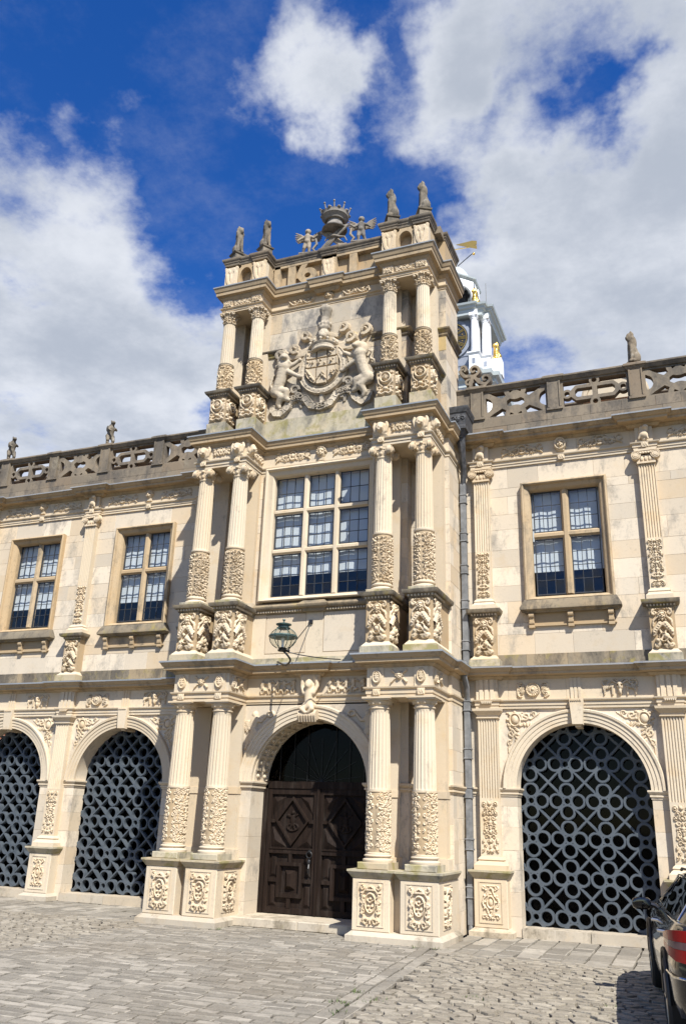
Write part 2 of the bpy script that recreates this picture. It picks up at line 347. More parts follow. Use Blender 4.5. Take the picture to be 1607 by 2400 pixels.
class Carve:                                            # a relief drawn as a height field
    def __init__(s, w, h, st=.011): s.w, s.h = w, h; s.xs, s.zs, s.X, s.Z = grid(-w/2, w/2, 0, h, st); s.H = np.zeros_like(s.X)
    def up(s, h): s.H = np.maximum(s.H, h)
    def dome(s, x, z, rx, rz, ht, rot=0.):
        dx, dz = s.X-x, s.Z-z; c, n = math.cos(rot), math.sin(rot); d = ((dx*c+dz*n)/rx)**2+((dz*c-dx*n)/rz)**2; s.up(ht*np.sqrt(np.clip(1-d, 0, None))); return s
    def cut(s, x, z, rx, rz, dp):
        d = ((s.X-x)/rx)**2+((s.Z-z)/rz)**2; s.H = np.where(d < 1, np.maximum(s.H-dp*np.sqrt(np.clip(1-d, 0, None)), .0005), s.H); return s
    def stroke(s, pts, r0, r1=None, ht=None):
        r1 = r0 if r1 is None else r1; n = len(pts)-1
        for i in range(n):
            d, t = sd_seg(s.X, s.Z, pts[i], pts[i+1]); r = r0+(r1-r0)*(i+t)/n; k = (ht/r0 if ht else 1.); s.up(k*r*np.minimum(.9, 1.5*np.sqrt(np.clip(1-(d/r)**2, 0, None))))
        return s
    def ring(s, x, z, rx, rz, w, ht):
        d = (np.hypot((s.X-x)/rx, (s.Z-z)/rz)-1)*min(rx, rz)/w; s.up(ht*np.sqrt(np.clip(1-d*d, 0, None))); return s
    def slab(s, x, z, hx, hz, ht, r=.0): s.up(np.where(sd_box(s.X, s.Z, (x, z), hx, hz, r) < 0, ht, 0)); return s
    def spiral(s, x, z, r, turns=1.4, a0=0., d=1, w=.02, ht=None, tail=None):
        n = int(18*turns); pts = []
        if tail: pts.append(tail)
        for i in range(n+1): t = i/n; q = r*(1-.86*t); a = a0+d*2*math.pi*turns*t; pts.append((x+q*math.cos(a), z+q*math.sin(a)))
        return s.stroke(pts, w, w*.55, ht)
    def leaf(s, x, z, l, w, ang, ht):
        cx, cz = x+math.cos(ang)*l/2, z+math.sin(ang)*l/2; dx, dz = s.X-cx, s.Z-cz; c, n = math.cos(ang), math.sin(ang); a, b = (dx*c+dz*n)/(l/2), (dz*c-dx*n)/(w/2)
        d = a*a+b*b; s.up(ht*np.minimum(1., 1.5*np.sqrt(np.clip(1-d, 0, None)))*(1-.45*np.exp(-(b/.22)**2))); return s
    def face(s, x, z, r, ht, beard=False):
        s.dome(x, z, r*.78, r, ht); s.dome(x, z-r*.1, r*.16, r*.34, ht*1.35); s.dome(x, z-r*.48, r*.30, r*.10, ht*1.18); s.dome(x, z+r*.34, r*.6, r*.16, ht*1.08)
        for q in (-1, 1): s.cut(x+q*r*.33, z+r*.12, r*.2, r*.13, ht*.5); s.dome(x+q*r*.4, z-r*.28, r*.24, r*.26, ht*1.0)
        s.cut(x, z-r*.62, r*.25, r*.07, ht*.3)
        if beard: 
            for q in (-2, -1, 0, 1, 2): s.leaf(x+q*r*.25, z-r*.6, r*.75, r*.26, -math.pi/2+q*.18, ht*.9)
        for k in range(9): a = math.pi*k/8; s.dome(x+math.cos(a)*r*.82, z+r*.12+math.sin(a)*r*.88, r*.22, r*.22, ht*.8)
        return s
    def mirror(s): s.H = np.maximum(s.H, s.H[::-1, :]); return s
    def arabesque(s, seed, cell=.10, ht=.02, edge=.02):
        g = random.Random(seed); z = edge+cell*.5; row = 0
        while z < s.h-edge-cell*.3:
            x = cell*.5*(row % 2)+cell*.2
            while x < s.w/2-edge:
                k = g.random(); a = g.uniform(0, 6.28)
                if k < .5: s.spiral(x, z, cell*.42, 1.2, a, g.choice((-1, 1)), cell*.13, ht)
                elif k < .8:
                    for q in range(3): s.leaf(x, z, cell*.62, cell*.26, a+q*.9, ht)
                else: s.dome(x, z, cell*.24, cell*.24, ht*1.3); s.ring(x, z, cell*.38, cell*.38, cell*.08, ht*.8)
                x += cell*.92
            s.leaf(0, z-cell*.5, cell*.8, cell*.3, math.pi/2, ht*1.2) if row % 2 else s.dome(0, z, cell*.3, cell*.3, ht*1.3)
            z += cell*.86; row += 1
        return s.mirror()
    def mb(s, all=False, eps=1e-4):
        H = s.H; K = H > eps; cell = K[:-1, :-1] | K[1:, :-1] | K[:-1, 1:] | K[1:, 1:]
        if all: cell = np.ones_like(cell)
        ids = -np.ones(H.shape, int); used = np.zeros(H.shape, bool)
        for a in (0, 1):
            for b in (0, 1): used[a:H.shape[0]-1+a, b:H.shape[1]-1+b] |= cell
        ids[used] = np.arange(used.sum()); I, K2 = np.nonzero(used)
        v = [(s.xs[i], -H[i, k]+(.0 if H[i, k] > eps else .003), s.zs[k]) for i, k in zip(I, K2)]
        f = [(ids[i, k], ids[i+1, k], ids[i+1, k+1], ids[i, k+1]) for i, k in zip(*np.nonzero(cell))]
        m = MB(); m.v = v; m.f = [tuple(int(q) for q in t) for t in f]; return m
    def mesh(s, name, m=None, wrap=None, all=False):
        b = s.mb(all)
        if wrap: b.xf(lambda x, y, z: ((wrap-y)*math.sin(x/wrap), -(wrap-y)*math.cos(x/wrap), z))
        return b.mesh(name, m or S_CARVE, True, 42)
def blob(name, parts, voxel, m, smooth=3):              # one continuous body from overlapping tapered limbs and masses
    mb = MB()
    for p in parts:
        if p[0] == 'e': mb.ball(p[1], p[2], 14, 10)
        else:
            a, b, r0, r1 = Vector(p[1]), Vector(p[2]), p[3], p[4]; n = max(2, int((b-a).length/(min(r0, r1)*.6+1e-4))+1)
            for i in range(n+1): t = i/n; mb.ball(a.lerp(b, t), r0+(r1-r0)*t, 10, 6)
    me0 = mb.mesh('tmp', m, False); o = bpy.data.objects.new('tmp', me0); col.objects.link(o)
    md = o.modifiers.new('r', 'REMESH'); md.mode = 'VOXEL'; md.voxel_size = voxel; md.use_smooth_shade = True
    if smooth: ms = o.modifiers.new('s', 'SMOOTH'); ms.iterations = smooth; ms.factor = .5
    dg = bpy.context.evaluated_depsgraph_get(); me = bpy.data.meshes.new_from_object(o.evaluated_get(dg)); me.name = name
    bpy.data.objects.remove(o); bpy.data.meshes.remove(me0)
    me.materials.clear(); me.materials.append(m); me.shade_smooth(); return me
def ashlar(parent, x0, x1, z0, z1, y, hts, lens, holes=(), th=.06, m=None, gap=.002, seed=1, name='ashlar_block', axis='x'):
    g = random.Random(seed); z = z0; k = 0; m = m or S_WALL
    while z < z1-1e-4:
        h = hts[k % len(hts)]; zt = min(z1, z+h)
        if z1-zt < h*.35: zt = z1
        for e in sorted(v for q in holes for v in q[2:4]):
            if z+.03 < e < zt-.001: zt = e; break
        segs = [(x0, x1)]
        for hx0, hx1, hz0, hz1 in holes:
            if hz0 < zt-.01 and hz1 > z+.01:
                ns = []
                for a, b in segs:
                    if hx1 <= a or hx0 >= b: ns.append((a, b)); continue
                    if hx0 > a+.02: ns.append((a, hx0))
                    if hx1 < b-.02: ns.append((hx1, b))
                segs = ns
        for a, b in segs:
            x = a
            first = True
            while x < b-1e-4:
                l = g.uniform(*lens)*(.55 if first and k % 2 else 1); first = False; xe = x+l
                if b-xe < lens[0]*.5: xe = b
                j = g.uniform(-.002, .002); mb = MB()
                mb.cbox(x+gap/2, xe-gap/2, y+j, y+th, z+gap/2, zt-gap/2, .003)
                if axis == 'y': mb.xf(lambda px, py, pz: (-py, px, pz))      # facing +x: x runs along y, y is depth
                mb.build(name, m, parent, False)
                x = xe
        z = zt; k += 1
# ================================================================== carved ornament, shared meshes
XC = -6.131; BAY = 3.006
def arch_mould(mb, cx, zc, r, prof, y=0., a0=0., a1=math.pi, n=40):    # profile of (dr, out) swept round an arch
    m = len(prof); v = []; f = []
    for i in range(n+1):
        a = a0+(a1-a0)*i/n
        for dr, o in prof: v.append((cx+(r+dr)*math.cos(a), y-o, zc+(r+dr)*math.sin(a)))
    for i in range(n):
        for k in range(m-1): f.append((i*m+k, i*m+k+1, (i+1)*m+k+1, (i+1)*m+k))
    f.append(tuple(range(m))); f.append(tuple(n*m+k for k in range(m-1, -1, -1)))
    return mb.add(v, f)
ARCHIV = [(0, -.02), (0, .03), (.05, .03), (.055, .042), (.11, .042), (.115, .055), (.17, .055), (.18, .075), (.215, .08), (.23, .06), (.235, -.02)]
def cornice_prof(z0, z1, out, back=.06):
    h = z1-z0
    return [(-back, z0), (.012, z0), (.03, z0+.10*h), (.05, z0+.2*h), (.05, z0+.28*h), (out*.72, z0+.34*h), (out*.74, z0+.56*h), (out*.84, z0+.62*h), (out*.97, z0+.86*h), (out, z0+.9*h), (out, z0+h), (-back, z0+h)]
def lead_prof(z1, out, back=.06): return [(-back, z1+.003), (out+.012, z1-.022), (out+.012, z1+.006), (-back, z1+.05)]
def archi_prof(z0, z1, out=0., back=.06):
    h = z1-z0; return [(-back, z0), (out+.0, z0), (out+.0, z0+.34*h), (out+.014, z0+.35*h), (out+.014, z0+.72*h), (out+.02, z0+.74*h), (out+.045, z0+.86*h), (out+.05, z0+h), (-back, z0+h)]
def cap_prof(z0, z1, out, back=.03):
    h = z1-z0; return [(-back, z0), (.0, z0), (.015, z0+.15*h), (.025, z0+.3*h), (.05, z0+.55*h), (out*.85, z0+.72*h), (out, z0+.76*h), (out, z0+h), (-back, z0+h)]
def plinth_prof(z0, z1, out, back=.03):
    h = z1-z0; return [(-back, z0), (out, z0), (out, z0+.6*h), (out*.6, z0+.75*h), (out*.35, z0+.85*h), (.0, z0+h), (-back, z0+h)]
def rect(x0, x1, y0, y1): return [(x0, y1), (x0, y0), (x1, y0), (x1, y1)]     # three sides seen from the front, left to right
def dentils(parent, path_fn, x0, x1, y, z0, z1, w=.028, m=None):
    n = max(2, int((x1-x0)/(w*1.9))); s = (x1-x0)/n; mb = MB()
    for i in range(n): mb.box(x0+s*(i+.25), x0+s*(i+.75), y, y+.03, z0, z1)
    return mb.build('dentil_row', m or S_, parent, False)
def flutes(w, depth, n, z0, z1, th, y=0.):
    prof = [(-w/2, th)]; e = .12*w/n*2; s = (w-2*e)/n; prof.append((-w/2, 0)); 
    for i in range(n):
        a = -w/2+e+s*i; 
        for k in range(7): t = k/6; prof.append((a+s*(.14+.72*t), depth*math.sin(math.pi*t)))
    prof += [(w/2, 0), (w/2, th)]; m = len(prof)
    mb = MB(); v = [(x, y+d, z) for z in (z0, z1) for x, d in prof]; f = [(i, i+1, m+i+1, m+i) for i in range(m-1)]; mb.add(v, f)
    return mb
def c_panel(seed, w, h, cell=.1, ht=.03, m=None): return Carve(w, h).arabesque(seed, cell, ht).mesh('carving', m)
def c_trophy(seed, w=.33, h=.68, ht=.06):      # mask over crossed arms and instruments
    g = random.Random(seed); c = Carve(w, h, .010)
    for q in (0, 1):
        c.spiral(-w*.36, h*.90, w*.13, 1.3, 2., 1, .018, ht*.6); c.stroke([(-w*.1, h*.84), (-w*.42, h*.70), (-w*.46, h*.56)], .02, .012, ht*.6)
    for k in range(5): c.leaf(-w*.06-k*w*.07, h*.97, h*.12, w*.09, 1.9+k*.25, ht*.5)
    c.stroke([(-w*.12, h*.6), (-w*.36, h*.46), (-w*.45, h*.36)], .05, .038, ht*.95)
    for k in range(5): c.dome(-w*(.14+.07*k), h*(.60-.05*k), .03, .03, ht*1.05)
    c.spiral(-w*.35, h*.10, w*.13, 1.2, 0, -1, .018, ht*.7); c.leaf(-w*.1, h*.12, h*.2, w*.12, 3.4, ht*.6); c.mirror()
    c.face(0, h*.82, w*.23, ht*1.0, beard=True)
    a = g.uniform(.5, .9)
    for s_ in (-1, 1): c.stroke([(s_*w*.40*math.cos(a), h*.10), (-s_*w*.30*math.cos(a), h*.48)], .022, .016, ht*.8)
    c.dome(g.uniform(-.05, .05), h*.30, .055, .06, ht*1.1); c.dome(-w*.28, h*.2, .045, .045, ht); c.dome(w*.28, h*.24, .03, .055, ht, .6); c.ring(0, h*.28, .07, .07, .012, ht*.9)
    for k in range(4): c.stroke([(w*.05*k, h*.10), (w*(.05*k+.1), h*.02)], .014, .008, ht*.6)
    c.H *= 1.35; return c.mesh('trophy_carving')
def c_frieze(seed, w=.80, h=.23):               # two scrolls from a rosette
    c = Carve(w, h, .009); g = random.Random(seed); c.arabesque(seed, .085, .016, .012); c.stroke([(-.02, h*.5), (-w*.14, h*.72), (-w*.27, h*.45), (-w*.38, h*.3), (-w*.46, h*.55)], .016, .010, .022)
    c.spiral(-w*.22, h*.36, h*.22, 1.4, .6, 1, .014, .024); c.spiral(-w*.40, h*.62, h*.22, 1.3, 2.4, -1, .013, .022); c.spiral(-w*.10, h*.3, h*.14, 1.2, 1, -1, .011, .02)
    for k in range(7): c.leaf(-w*(.08+.058*k), h*(.5+.18*math.sin(k*1.9)), .075, .032, g.uniform(0, 6.2), .022)
    c.stroke([(-w*.1, h*.95), (-w*.48, h*.08)], .010, .010, .018); c.mirror(); c.ring(0, h*.5, h*.32, h*.36, .012, .024); c.dome(0, h*.5, h*.2, h*.22, .03); c.H *= 1.7; return c.mesh('frieze_carving')
def c_swag(w=.62, h=.22):
    c = Carve(w, h, .009)
    for x in (-w*.25, ):
        pts = [(x-w*.2+w*.4*t/8, h*(.85-.62*math.sin(math.pi*t/8))) for t in range(9)]
        for i, p in enumerate(pts): c.dome(p[0], p[1], .018+.016*math.sin(math.pi*i/8), .020+.016*math.sin(math.pi*i/8), .034)
        c.stroke(pts, .02, .02, .026); c.dome(x, h*.72, .03, .05, .03); c.leaf(x-.02, h*.8, .06, .03, 2.2, .025); c.leaf(x+.02, h*.8, .06, .03, .9, .025)
    c.stroke([(-w*.47, h*.95), (-w*.47, h*.15)], .016, .008, .02); c.mirror(); c.leaf(0, h*.4, h*.5, .05, 1.57, .03); c.leaf(0, h*.35, .08, .03, .3, .02); c.leaf(0, h*.35, .08, .03, 2.84, .02); c.H *= 1.7; return c.mesh('swag_carving')
def c_bucranium(w=.60, h=.30):
    c = Carve(w, h, .009); c.spiral(-w*.38, h*.75, h*.2, 1.3, 1, 1, .014, .022); c.stroke([(-.05, h*.75), (-w*.2, h*.9), (-w*.34, h*.6), (-w*.46, h*.55)], .018, .010, .024)
    for k in range(5): c.leaf(-w*(.14+.07*k), h*.62, .085, .034, 3.6+.25*k, .022)
    c.stroke([(-w*.2, h*.55), (-w*.2, h*.12)], .018, .012, .028); c.stroke([(-w*.40, h*.5), (-w*.42, h*.15)], .014, .012, .022); c.stroke([(-w*.05, h*.86), (-w*.14, h*.97)], .016, .008, .03); c.mirror()
    c.dome(0, h*.62, .055, .085, .045); c.dome(0, h*.3, .033, .07, .04); c.cut(-.03, h*.62, .014, .02, .03); c.cut(.03, h*.62, .014, .02, .03); c.H *= 1.7; return c.mesh('bull_skull_carving')
def c_sunflower(w=.60, h=.30):
    c = Carve(w, h, .009); c.spiral(-w*.36, h*.72, h*.17, 1.3, 1, 1, .014, .022); c.spiral(-w*.36, h*.26, h*.17, 1.3, 5, -1, .014, .022)
    for k in range(6): c.leaf(-w*.26, h*.5, .10, .035, 1.6+k*.55, .022)
    c.slab(-w*.42, h*.5, .03, h*.36, .012, .01); c.mirror(); c.dome(0, h*.5, h*.40, h*.40, .03); c.ring(0, h*.5, h*.36, h*.36, .012, .034)
    for k in range(16): a = k*math.pi/8; c.stroke([(h*.16*math.cos(a), h*.5+h*.16*math.sin(a)), (h*.34*math.cos(a), h*.5+h*.34*math.sin(a))], .008, .006, .036)
    c.dome(0, h*.5, h*.13, h*.13, .045); c.H *= 1.7; return c.mesh('sunflower_carving')
def c_spandrel(w=.62, h=.75):                   # fills a corner: tall leg at x=-w/2, top leg along z=h
    c = Carve(w, h, .010); x0 = -w/2
    c.dome(x0+.17, h-.15, .065, .08, .05); c.ring(x0+.17, h-.15, .09, .105, .018, .035)
    for k in range(8): a = k*.785; c.dome(x0+.17+.125*math.cos(a), h-.15+.135*math.sin(a), .028, .028, .034)
    c.spiral(x0+.36, h-.09, .075, 1.4, 3., 1, .018, .03); c.spiral(x0+.50, h-.06, .045, 1.2, 3., -1, .014, .024); c.stroke([(x0+.22, h-.05), (x0+.45, h-.14), (x0+.6, h-.04)], .016, .008, .026)
    c.spiral(x0+.10, h-.38, .07, 1.4, 1.5, -1, .018, .03); c.spiral(x0+.07, h-.54, .045, 1.2, 1.5, 1, .014, .024); c.stroke([(x0+.05, h-.22), (x0+.14, h-.42), (x0+.04, h-.62), (x0+.05, h-.72)], .016, .008, .026)
    for k in range(5): c.leaf(x0+.25+.06*k, h-.19-.0*k, .09, .035, -.9-.2*k, .024); c.leaf(x0+.16, h-.30-.06*k, .09, .035, -.5-.1*k, .024)
    c.stroke([(x0+.03, h-.03), (x0+.3, h-.03)], .012, .012, .02); return c
def c_cartouche(seed, w=.34, h=.60, ht=.03):   # heraldic cartouche of the column pedestals
    c = Carve(w, h, .009); g = random.Random(seed)
    c.spiral(-w*.36, h*.88, w*.11, 1.3, 2, 1, .014, ht); c.spiral(-w*.40, h*.55, w*.09, 1.3, 1, -1, .013, ht); c.spiral(-w*.36, h*.34, w*.11, 1.3, 4, 1, .014, ht); c.spiral(-w*.2, h*.10, w*.13, 1.2, 1., 1, .014, ht)
    c.stroke([(-w*.06, h*.9), (-w*.25, h*.8), (-w*.40, h*.70), (-w*.33, h*.5), (-w*.42, h*.38), (-w*.30, h*.22), (-w*.40, h*.10), (-w*.2, h*.04)], .013, .011, ht*.9)
    for k in range(5): c.leaf(-w*.3+g.uniform(-.02, .02), h*(.2+.14*k), .07, .03, g.uniform(1.2, 4.5), ht*.9)
    c.stroke([(-w*.14, h*.12), (0, h*.15)], .012, .012, ht*.8); c.mirror()
    c.ring(0, h*.52, w*.24, h*.22, .012, ht*.9)
    for x, z in ((0, .62), (-.09, .52), (.09, .52), (-.03, .45), (.03, .45), (0, .36)): c.dome(x*w/.34, h*z, .022, .022, ht)
    c.stroke([(-.05, h*.59), (0, h*.53), (.05, h*.59)], .010, .010, ht*.9)
    for k in range(5): c.dome((k-2)*.026, h*(.86+.02*(2-abs(k-2))), .014, .018, ht*1.1)
    c.stroke([(-.06, h*.82), (.06, h*.82)], .014, .014, ht); c.stroke([(0, h*.06), (0, h*.16)], .012, .01, ht); c.H *= 1.45; return c.mesh('cartouche_carving')
def c_bosses(w=.30, h=.52):                     # jewelled strapwork of the wing pedestals
    c = Carve(w, h, .009); pts = []
    for k in range(25):
        a = 2*math.pi*k/24; r = 1+.22*math.cos(4*a); pts.append((w*.36*r*math.sin(a), h*.5+h*.34*r*math.cos(a)))
    c.stroke(pts, .013, .013, .018); c.ring(0, h*.5, w*.2, h*.17, .012, .02); c.dome(0, h*.5, w*.13, h*.11, .02)
    for x, z in ((0, .74), (0, .25), (.3, .5), (-.3, .5), (.34, .68), (-.34, .68), (.34, .32), (-.34, .32), (.25, .84), (-.25, .84), (.25, .14), (-.25, .14)): c.dome(x*w, z*h, .016, .016, .022)
    for q in (-1, 1):
        for e in (-1, 1): c.spiral(q*w*.36, h*(.5+e*.42), .035, 1.2, 1+q, q*e, .011, .018)
    for k in range(4): c.dome((k-1.5)*.035, h*.96, .014, .012, .02); c.dome((k-1.5)*.035, h*.05, .014, .012, .02)
    c.H *= 1.5; return c.mesh('jewelled_carving')
def c_head(r=.11, ht=.09, hood=False):
    c = Carve(r*2.5, r*2.9, .009); c.slab(0, r*.35, r*.7, r*.3, ht*.35, .01); c.face(0, r*1.5, r, ht)
    if hood: c.ring(0, r*1.5, r*.95, r*1.12, r*.2, ht*.8)
    return c.mesh('carved_head')
def c_winged(w=.62, h=.74):                     # spandrel figure holding out a wreath towards +x
    c = Carve(w, h, .010); x = -.08
    c.dome(x-.02, h-.13, .055, .065, .065); c.stroke([(x-.02, h-.2), (x-.03, h-.38)], .075, .06, .06); c.stroke([(x+.02, h-.23), (x+.12, h-.24), (x+.2, h-.15)], .032, .022, .05)
    c.ring(x+.29, h-.12, .06, .045, .018, .035); c.stroke([(x-.07, h-.24), (x-.12, h-.36), (x-.04, h-.42)], .03, .022, .05)
    for k in range(6): c.leaf(x-.07, h-.24, .2+.01*k, .05, 3.3+.2*k, .032)
    c.stroke([(x-.02, h-.4), (x+.06, h-.5), (x-.08, h-.56)], .06, .045, .06); c.stroke([(x-.05, h-.44), (x-.12, h-.56), (x-.16, h-.7)], .05, .026, .05); c.stroke([(x-.1, h-.6), (x-.2, h-.73)], .03, .012, .035)
    for k in range(4): c.leaf(x+.04, h-.42-.03*k, .16, .04, -.9-.3*k, .035)
    return c
def c_putti(seed, w=.70, h=.27):
    c = Carve(w, h, .009); g = random.Random(seed)
    for k in range(5):
        x = -w*.42+k*w*.21+g.uniform(-.02, .02); l = g.uniform(-.05, .05)
        c.dome(x+l*.4, h*.80, .026, .03, .034); c.stroke([(x, h*.72), (x+l*.3, h*.45)], .032, .026, .03)
        c.stroke([(x, h*.66), (x+.05, h*(.6+.3*g.random())), (x+.09, h*.7)], .015, .012, .024); c.stroke([(x, h*.66), (x-.06, h*(.5+.2*g.random()))], .015, .012, .024)
        c.stroke([(x, h*.45), (x+.03, h*.25), (x+.01, h*.04)], .019, .013, .026); c.stroke([(x, h*.45), (x-.04, h*.24), (x-.03, h*.04)], .019, .013, .026)
        c.dome(x+.06, h*.22, .035, .03, .028)
    c.H *= 1.7; return c.mesh('putti_carving')
def c_shield(w=.16, h=.26):
    c = Carve(w, h, .008); c.dome(0, h*.45, w*.40, h*.36, .04); c.ring(0, h*.45, w*.40, h*.36, .014, .045); c.dome(0, h*.88, w*.26, h*.09, .045); c.stroke([(-w*.2, h*.5), (w*.2, h*.5)], .012, .012, .05)
    c.stroke([(0, h*.3), (0, h*.7)], .012, .012, .05); c.dome(0, h*.08, .02, .03, .035)
    for q in (-1, 1): c.dome(q*w*.16, h*.62, .016, .016, .055); c.dome(q*w*.13, h*.36, .016, .016, .05)
    return c.mesh('shield_carving')
def c_mask(w=.28, h=.24):
    c = Carve(w, h, .008); c.face(0, h*.48, h*.28, .05); 
    for q in (-1, 1): c.stroke([(q*.06, h*.66), (q*.12, h*.86)], .014, .02, .03); c.stroke([(q*.07, h*.3), (q*.13, h*.08)], .012, .016, .03); c.dome(q*.125, h*.88, .02, .02, .03)
    return c.mesh('mask_carving')
def c_label(w=.13, h=.11):
    c = Carve(w, h, .008); c.slab(0, h*.5, w*.46, h*.46, .012); c.stroke([(-w*.36, h*.2), (-w*.14, h*.8), (0, h*.3), (w*.14, h*.8), (w*.36, h*.2)], .010, .010, .022); return c.mesh('strap_carving')
ORN = dict(pil_u=c_panel(3, .235, .88, .075, .03), pil_g=c_panel(5, .27, .86, .085, .028), fr=c_frieze(2), fr2=c_frieze(9, .62, .20), buc=c_bucranium(), sun=c_sunflower(), jewel=c_bosses(),
           head=c_head(.105, .09), hood=c_head(.10, .09, True), label=c_label(), shield=c_shield(), mask=c_mask(), putti=c_putti(4), putti2=c_putti(11), swag=c_swag(),
           tro=[c_trophy(k) for k in (1, 2, 3, 4)], car=[c_cartouche(k) for k in (1, 2)], car_side=c_cartouche(5, .40, .60), tro_side=c_trophy(6, .40, .68, .05))
_sp = c_spandrel(); ORN['spR'] = _sp.mesh('scroll_carving'); _sp.H = _sp.H[::-1].copy(); ORN['spL'] = _sp.mesh('scroll_carving')
_wg = c_winged(); ORN['wingR'] = _wg.mesh('winged_figure_carving'); _wg.H = _wg.H[::-1].copy(); ORN['wingL'] = _wg.mesh('winged_figure_carving')
def c_medallion(w=.33, h=.52):                  # third-storey pedestals: head in a roundel over strapwork
    c = Carve(w, h, .009); c.spiral(-w*.36, h*.25, w*.12, 1.3, 1, 1, .015, .04); c.spiral(-w*.38, h*.92, w*.08, 1.2, 1, -1, .013, .03); c.stroke([(-w*.45, h*.75), (-w*.4, h*.5), (-w*.2, h*.36)], .018, .014, .035)
    for k in range(4): c.leaf(-w*.15-.02*k, h*.2, .09, .035, 3.2+.5*k, .04)
    c.stroke([(-w*.4, h*.10), (-w*.2, h*.05), (0, h*.12)], .018, .014, .045); c.mirror(); c.ring(0, h*.70, w*.30, h*.20, .022, .05); c.face(0, h*.70, w*.19, .06); c.dome(0, h*.26, .05, .04, .05); c.H *= 1.2; return c.mesh('medallion_carving')
ORN['med'] = c_medallion(); ORN['med_side'] = c_medallion(.36, .52)
def volute(mb, x, y, z, r, d=.10, ax='y'):
    c = []
    for k in range(3): c.append((r*(1-.3*k), d/2+.008*k))
    for q, (rr, dd) in enumerate(c):
        n = 18; v = [(x+rr*math.cos(2*math.pi*i/n), y+sgn*dd, z+rr*math.sin(2*math.pi*i/n)) if ax == 'y' else (x+sgn*dd, y+rr*math.cos(2*math.pi*i/n), z+rr*math.sin(2*math.pi*i/n)) for sgn in (-1, 1) for i in range(n)]
        mb.add(v, [tuple(range(n)), tuple(range(2*n-1, n-1, -1))]+[(i, i+n, (i+1) % n+n, (i+1) % n) for i in range(n)])
        if q < 2:      # raised spiral rim
            pts = [(x+(rr*.92)*math.cos(2*math.pi*i/16), y-dd, z+(rr*.92)*math.sin(2*math.pi*i/16)) if ax == 'y' else (x+dd, y+(rr*.92)*math.cos(2*math.pi*i/16), z+(rr*.92)*math.sin(2*math.pi*i/16)) for i in range(17)]
            mb.tube(pts, r*.09, 5, False)
    return mb
def pil_capital():
    mb = MB(); mb.box(-.16, .16, -.15, .05, 0, .035); mb.box(-.15, .15, -.13, .05, .035, .16); volute(mb, -.165, -.11, .165, .085, .10); volute(mb, .165, -.11, .165, .085, .10); mb.box(-.12, .12, -.16, .05, .19, .235); mb.box(-.19, .19, -.17, .05, .238, .275)
    for k in range(5): mb.ball((-.09+.045*k, -.16, .20), (.02, .02, .024), 8, 6)
    for k in range(3): mb.ball((-.07+.07*k, -.135, .09), (.028, .022, .05), 8, 6)
    return mb.mesh('capital', S_CARVE)
PILCAP = pil_capital()
FL_U = flutes(.285, .018, 6, 0, 7.86-6.46, .13).mesh('shaft', S_, True, 30); FL_G = flutes(.335, .02, 7, 0, 3.40-2.10, .13).mesh('shaft', S_, True, 30)
# ================================================================== figures
def ctube(pts, r0, r1=None):
    r1 = r0 if r1 is None else r1; n = len(pts)-1; return [('c', pts[i], pts[i+1], r0+(r1-r0)*i/n, r0+(r1-r0)*(i+1)/n) for i in range(n)]
cherub_head = blob('cherub_head_carving', [('e', (0, -.05, .16), (.075, .08, .095)), ('e', (0, -.03, .20), (.09, .08, .08)), ('e', (-.035, -.115, .135), (.03, .025, .028)), ('e', (.035, -.115, .135), (.03, .025, .028)), ('e', (0, -.13, .155), (.013, .02, .02)), ('e', (0, -.11, .10), (.03, .03, .022))]
    + ctube([(-.03, .0, .06), (-.10, -.01, .10), (-.13, -.01, .2), (-.11, 0, .28)], .035, .03)+ctube([(.03, .0, .06), (.10, -.01, .10), (.13, -.01, .2), (.11, 0, .28)], .035, .03)+[('c', (-.1, .01, .04), (.1, .01, .04), .03, .03), ('e', (0, .02, .16), (.12, .03, .13))], .012, S_CARVE, 2)
def lion_mesh():
    P = [('e', (0, .10, .14), (.125, .14, .13)), ('c', (0, .07, .17), (0, -.05, .38), .125, .105), ('e', (0, -.08, .36), (.10, .09, .12)), ('e', (0, -.04, .47), (.125, .11, .14)), ('e', (0, .03, .43), (.11, .10, .15)), ('e', (0, -.10, .55), (.085, .10, .085)), ('e', (0, -.19, .525), (.05, .055, .042)), ('e', (0, -.17, .495), (.045, .05, .03)),
         ('c', (-.06, -.10, .34), (-.075, -.13, .06), .05, .038), ('c', (.06, -.10, .34), (.075, -.13, .06), .05, .038), ('e', (-.075, -.17, .035), (.045, .065, .035)), ('e', (.075, -.17, .035), (.045, .065, .035)), ('e', (-.12, .04, .10), (.06, .12, .10)), ('e', (.12, .04, .10), (.06, .12, .10)), ('e', (-.135, -.08, .03), (.045, .07, .032)), ('e', (.135, -.08, .03), (.045, .07, .032)),
         ('e', (-.07, -.08, .63), (.028, .025, .03)), ('e', (.07, -.08, .63), (.028, .025, .03))]
    for k in range(10): a = 2*math.pi*k/10; P.append(('e', (.11*math.cos(a), -.05+.02*math.sin(a), .50+.13*math.sin(a)), (.035, .05, .04)))
    P = [('e', (p[1][0]*.86, p[1][1]*.70, p[1][2]*1.06), (p[2][0]*.92, p[2][1]*.78, p[2][2]*1.05)) if p[0] == 'e' else ('c', tuple(np.array(p[1])*(.86, .70, 1.06)), tuple(np.array(p[2])*(.86, .70, 1.06)), p[3]*.9, p[4]*.9) for p in P]
    return blob('lion_body', P, .016, S_BEAST, 2)
LION = lion_mesh()
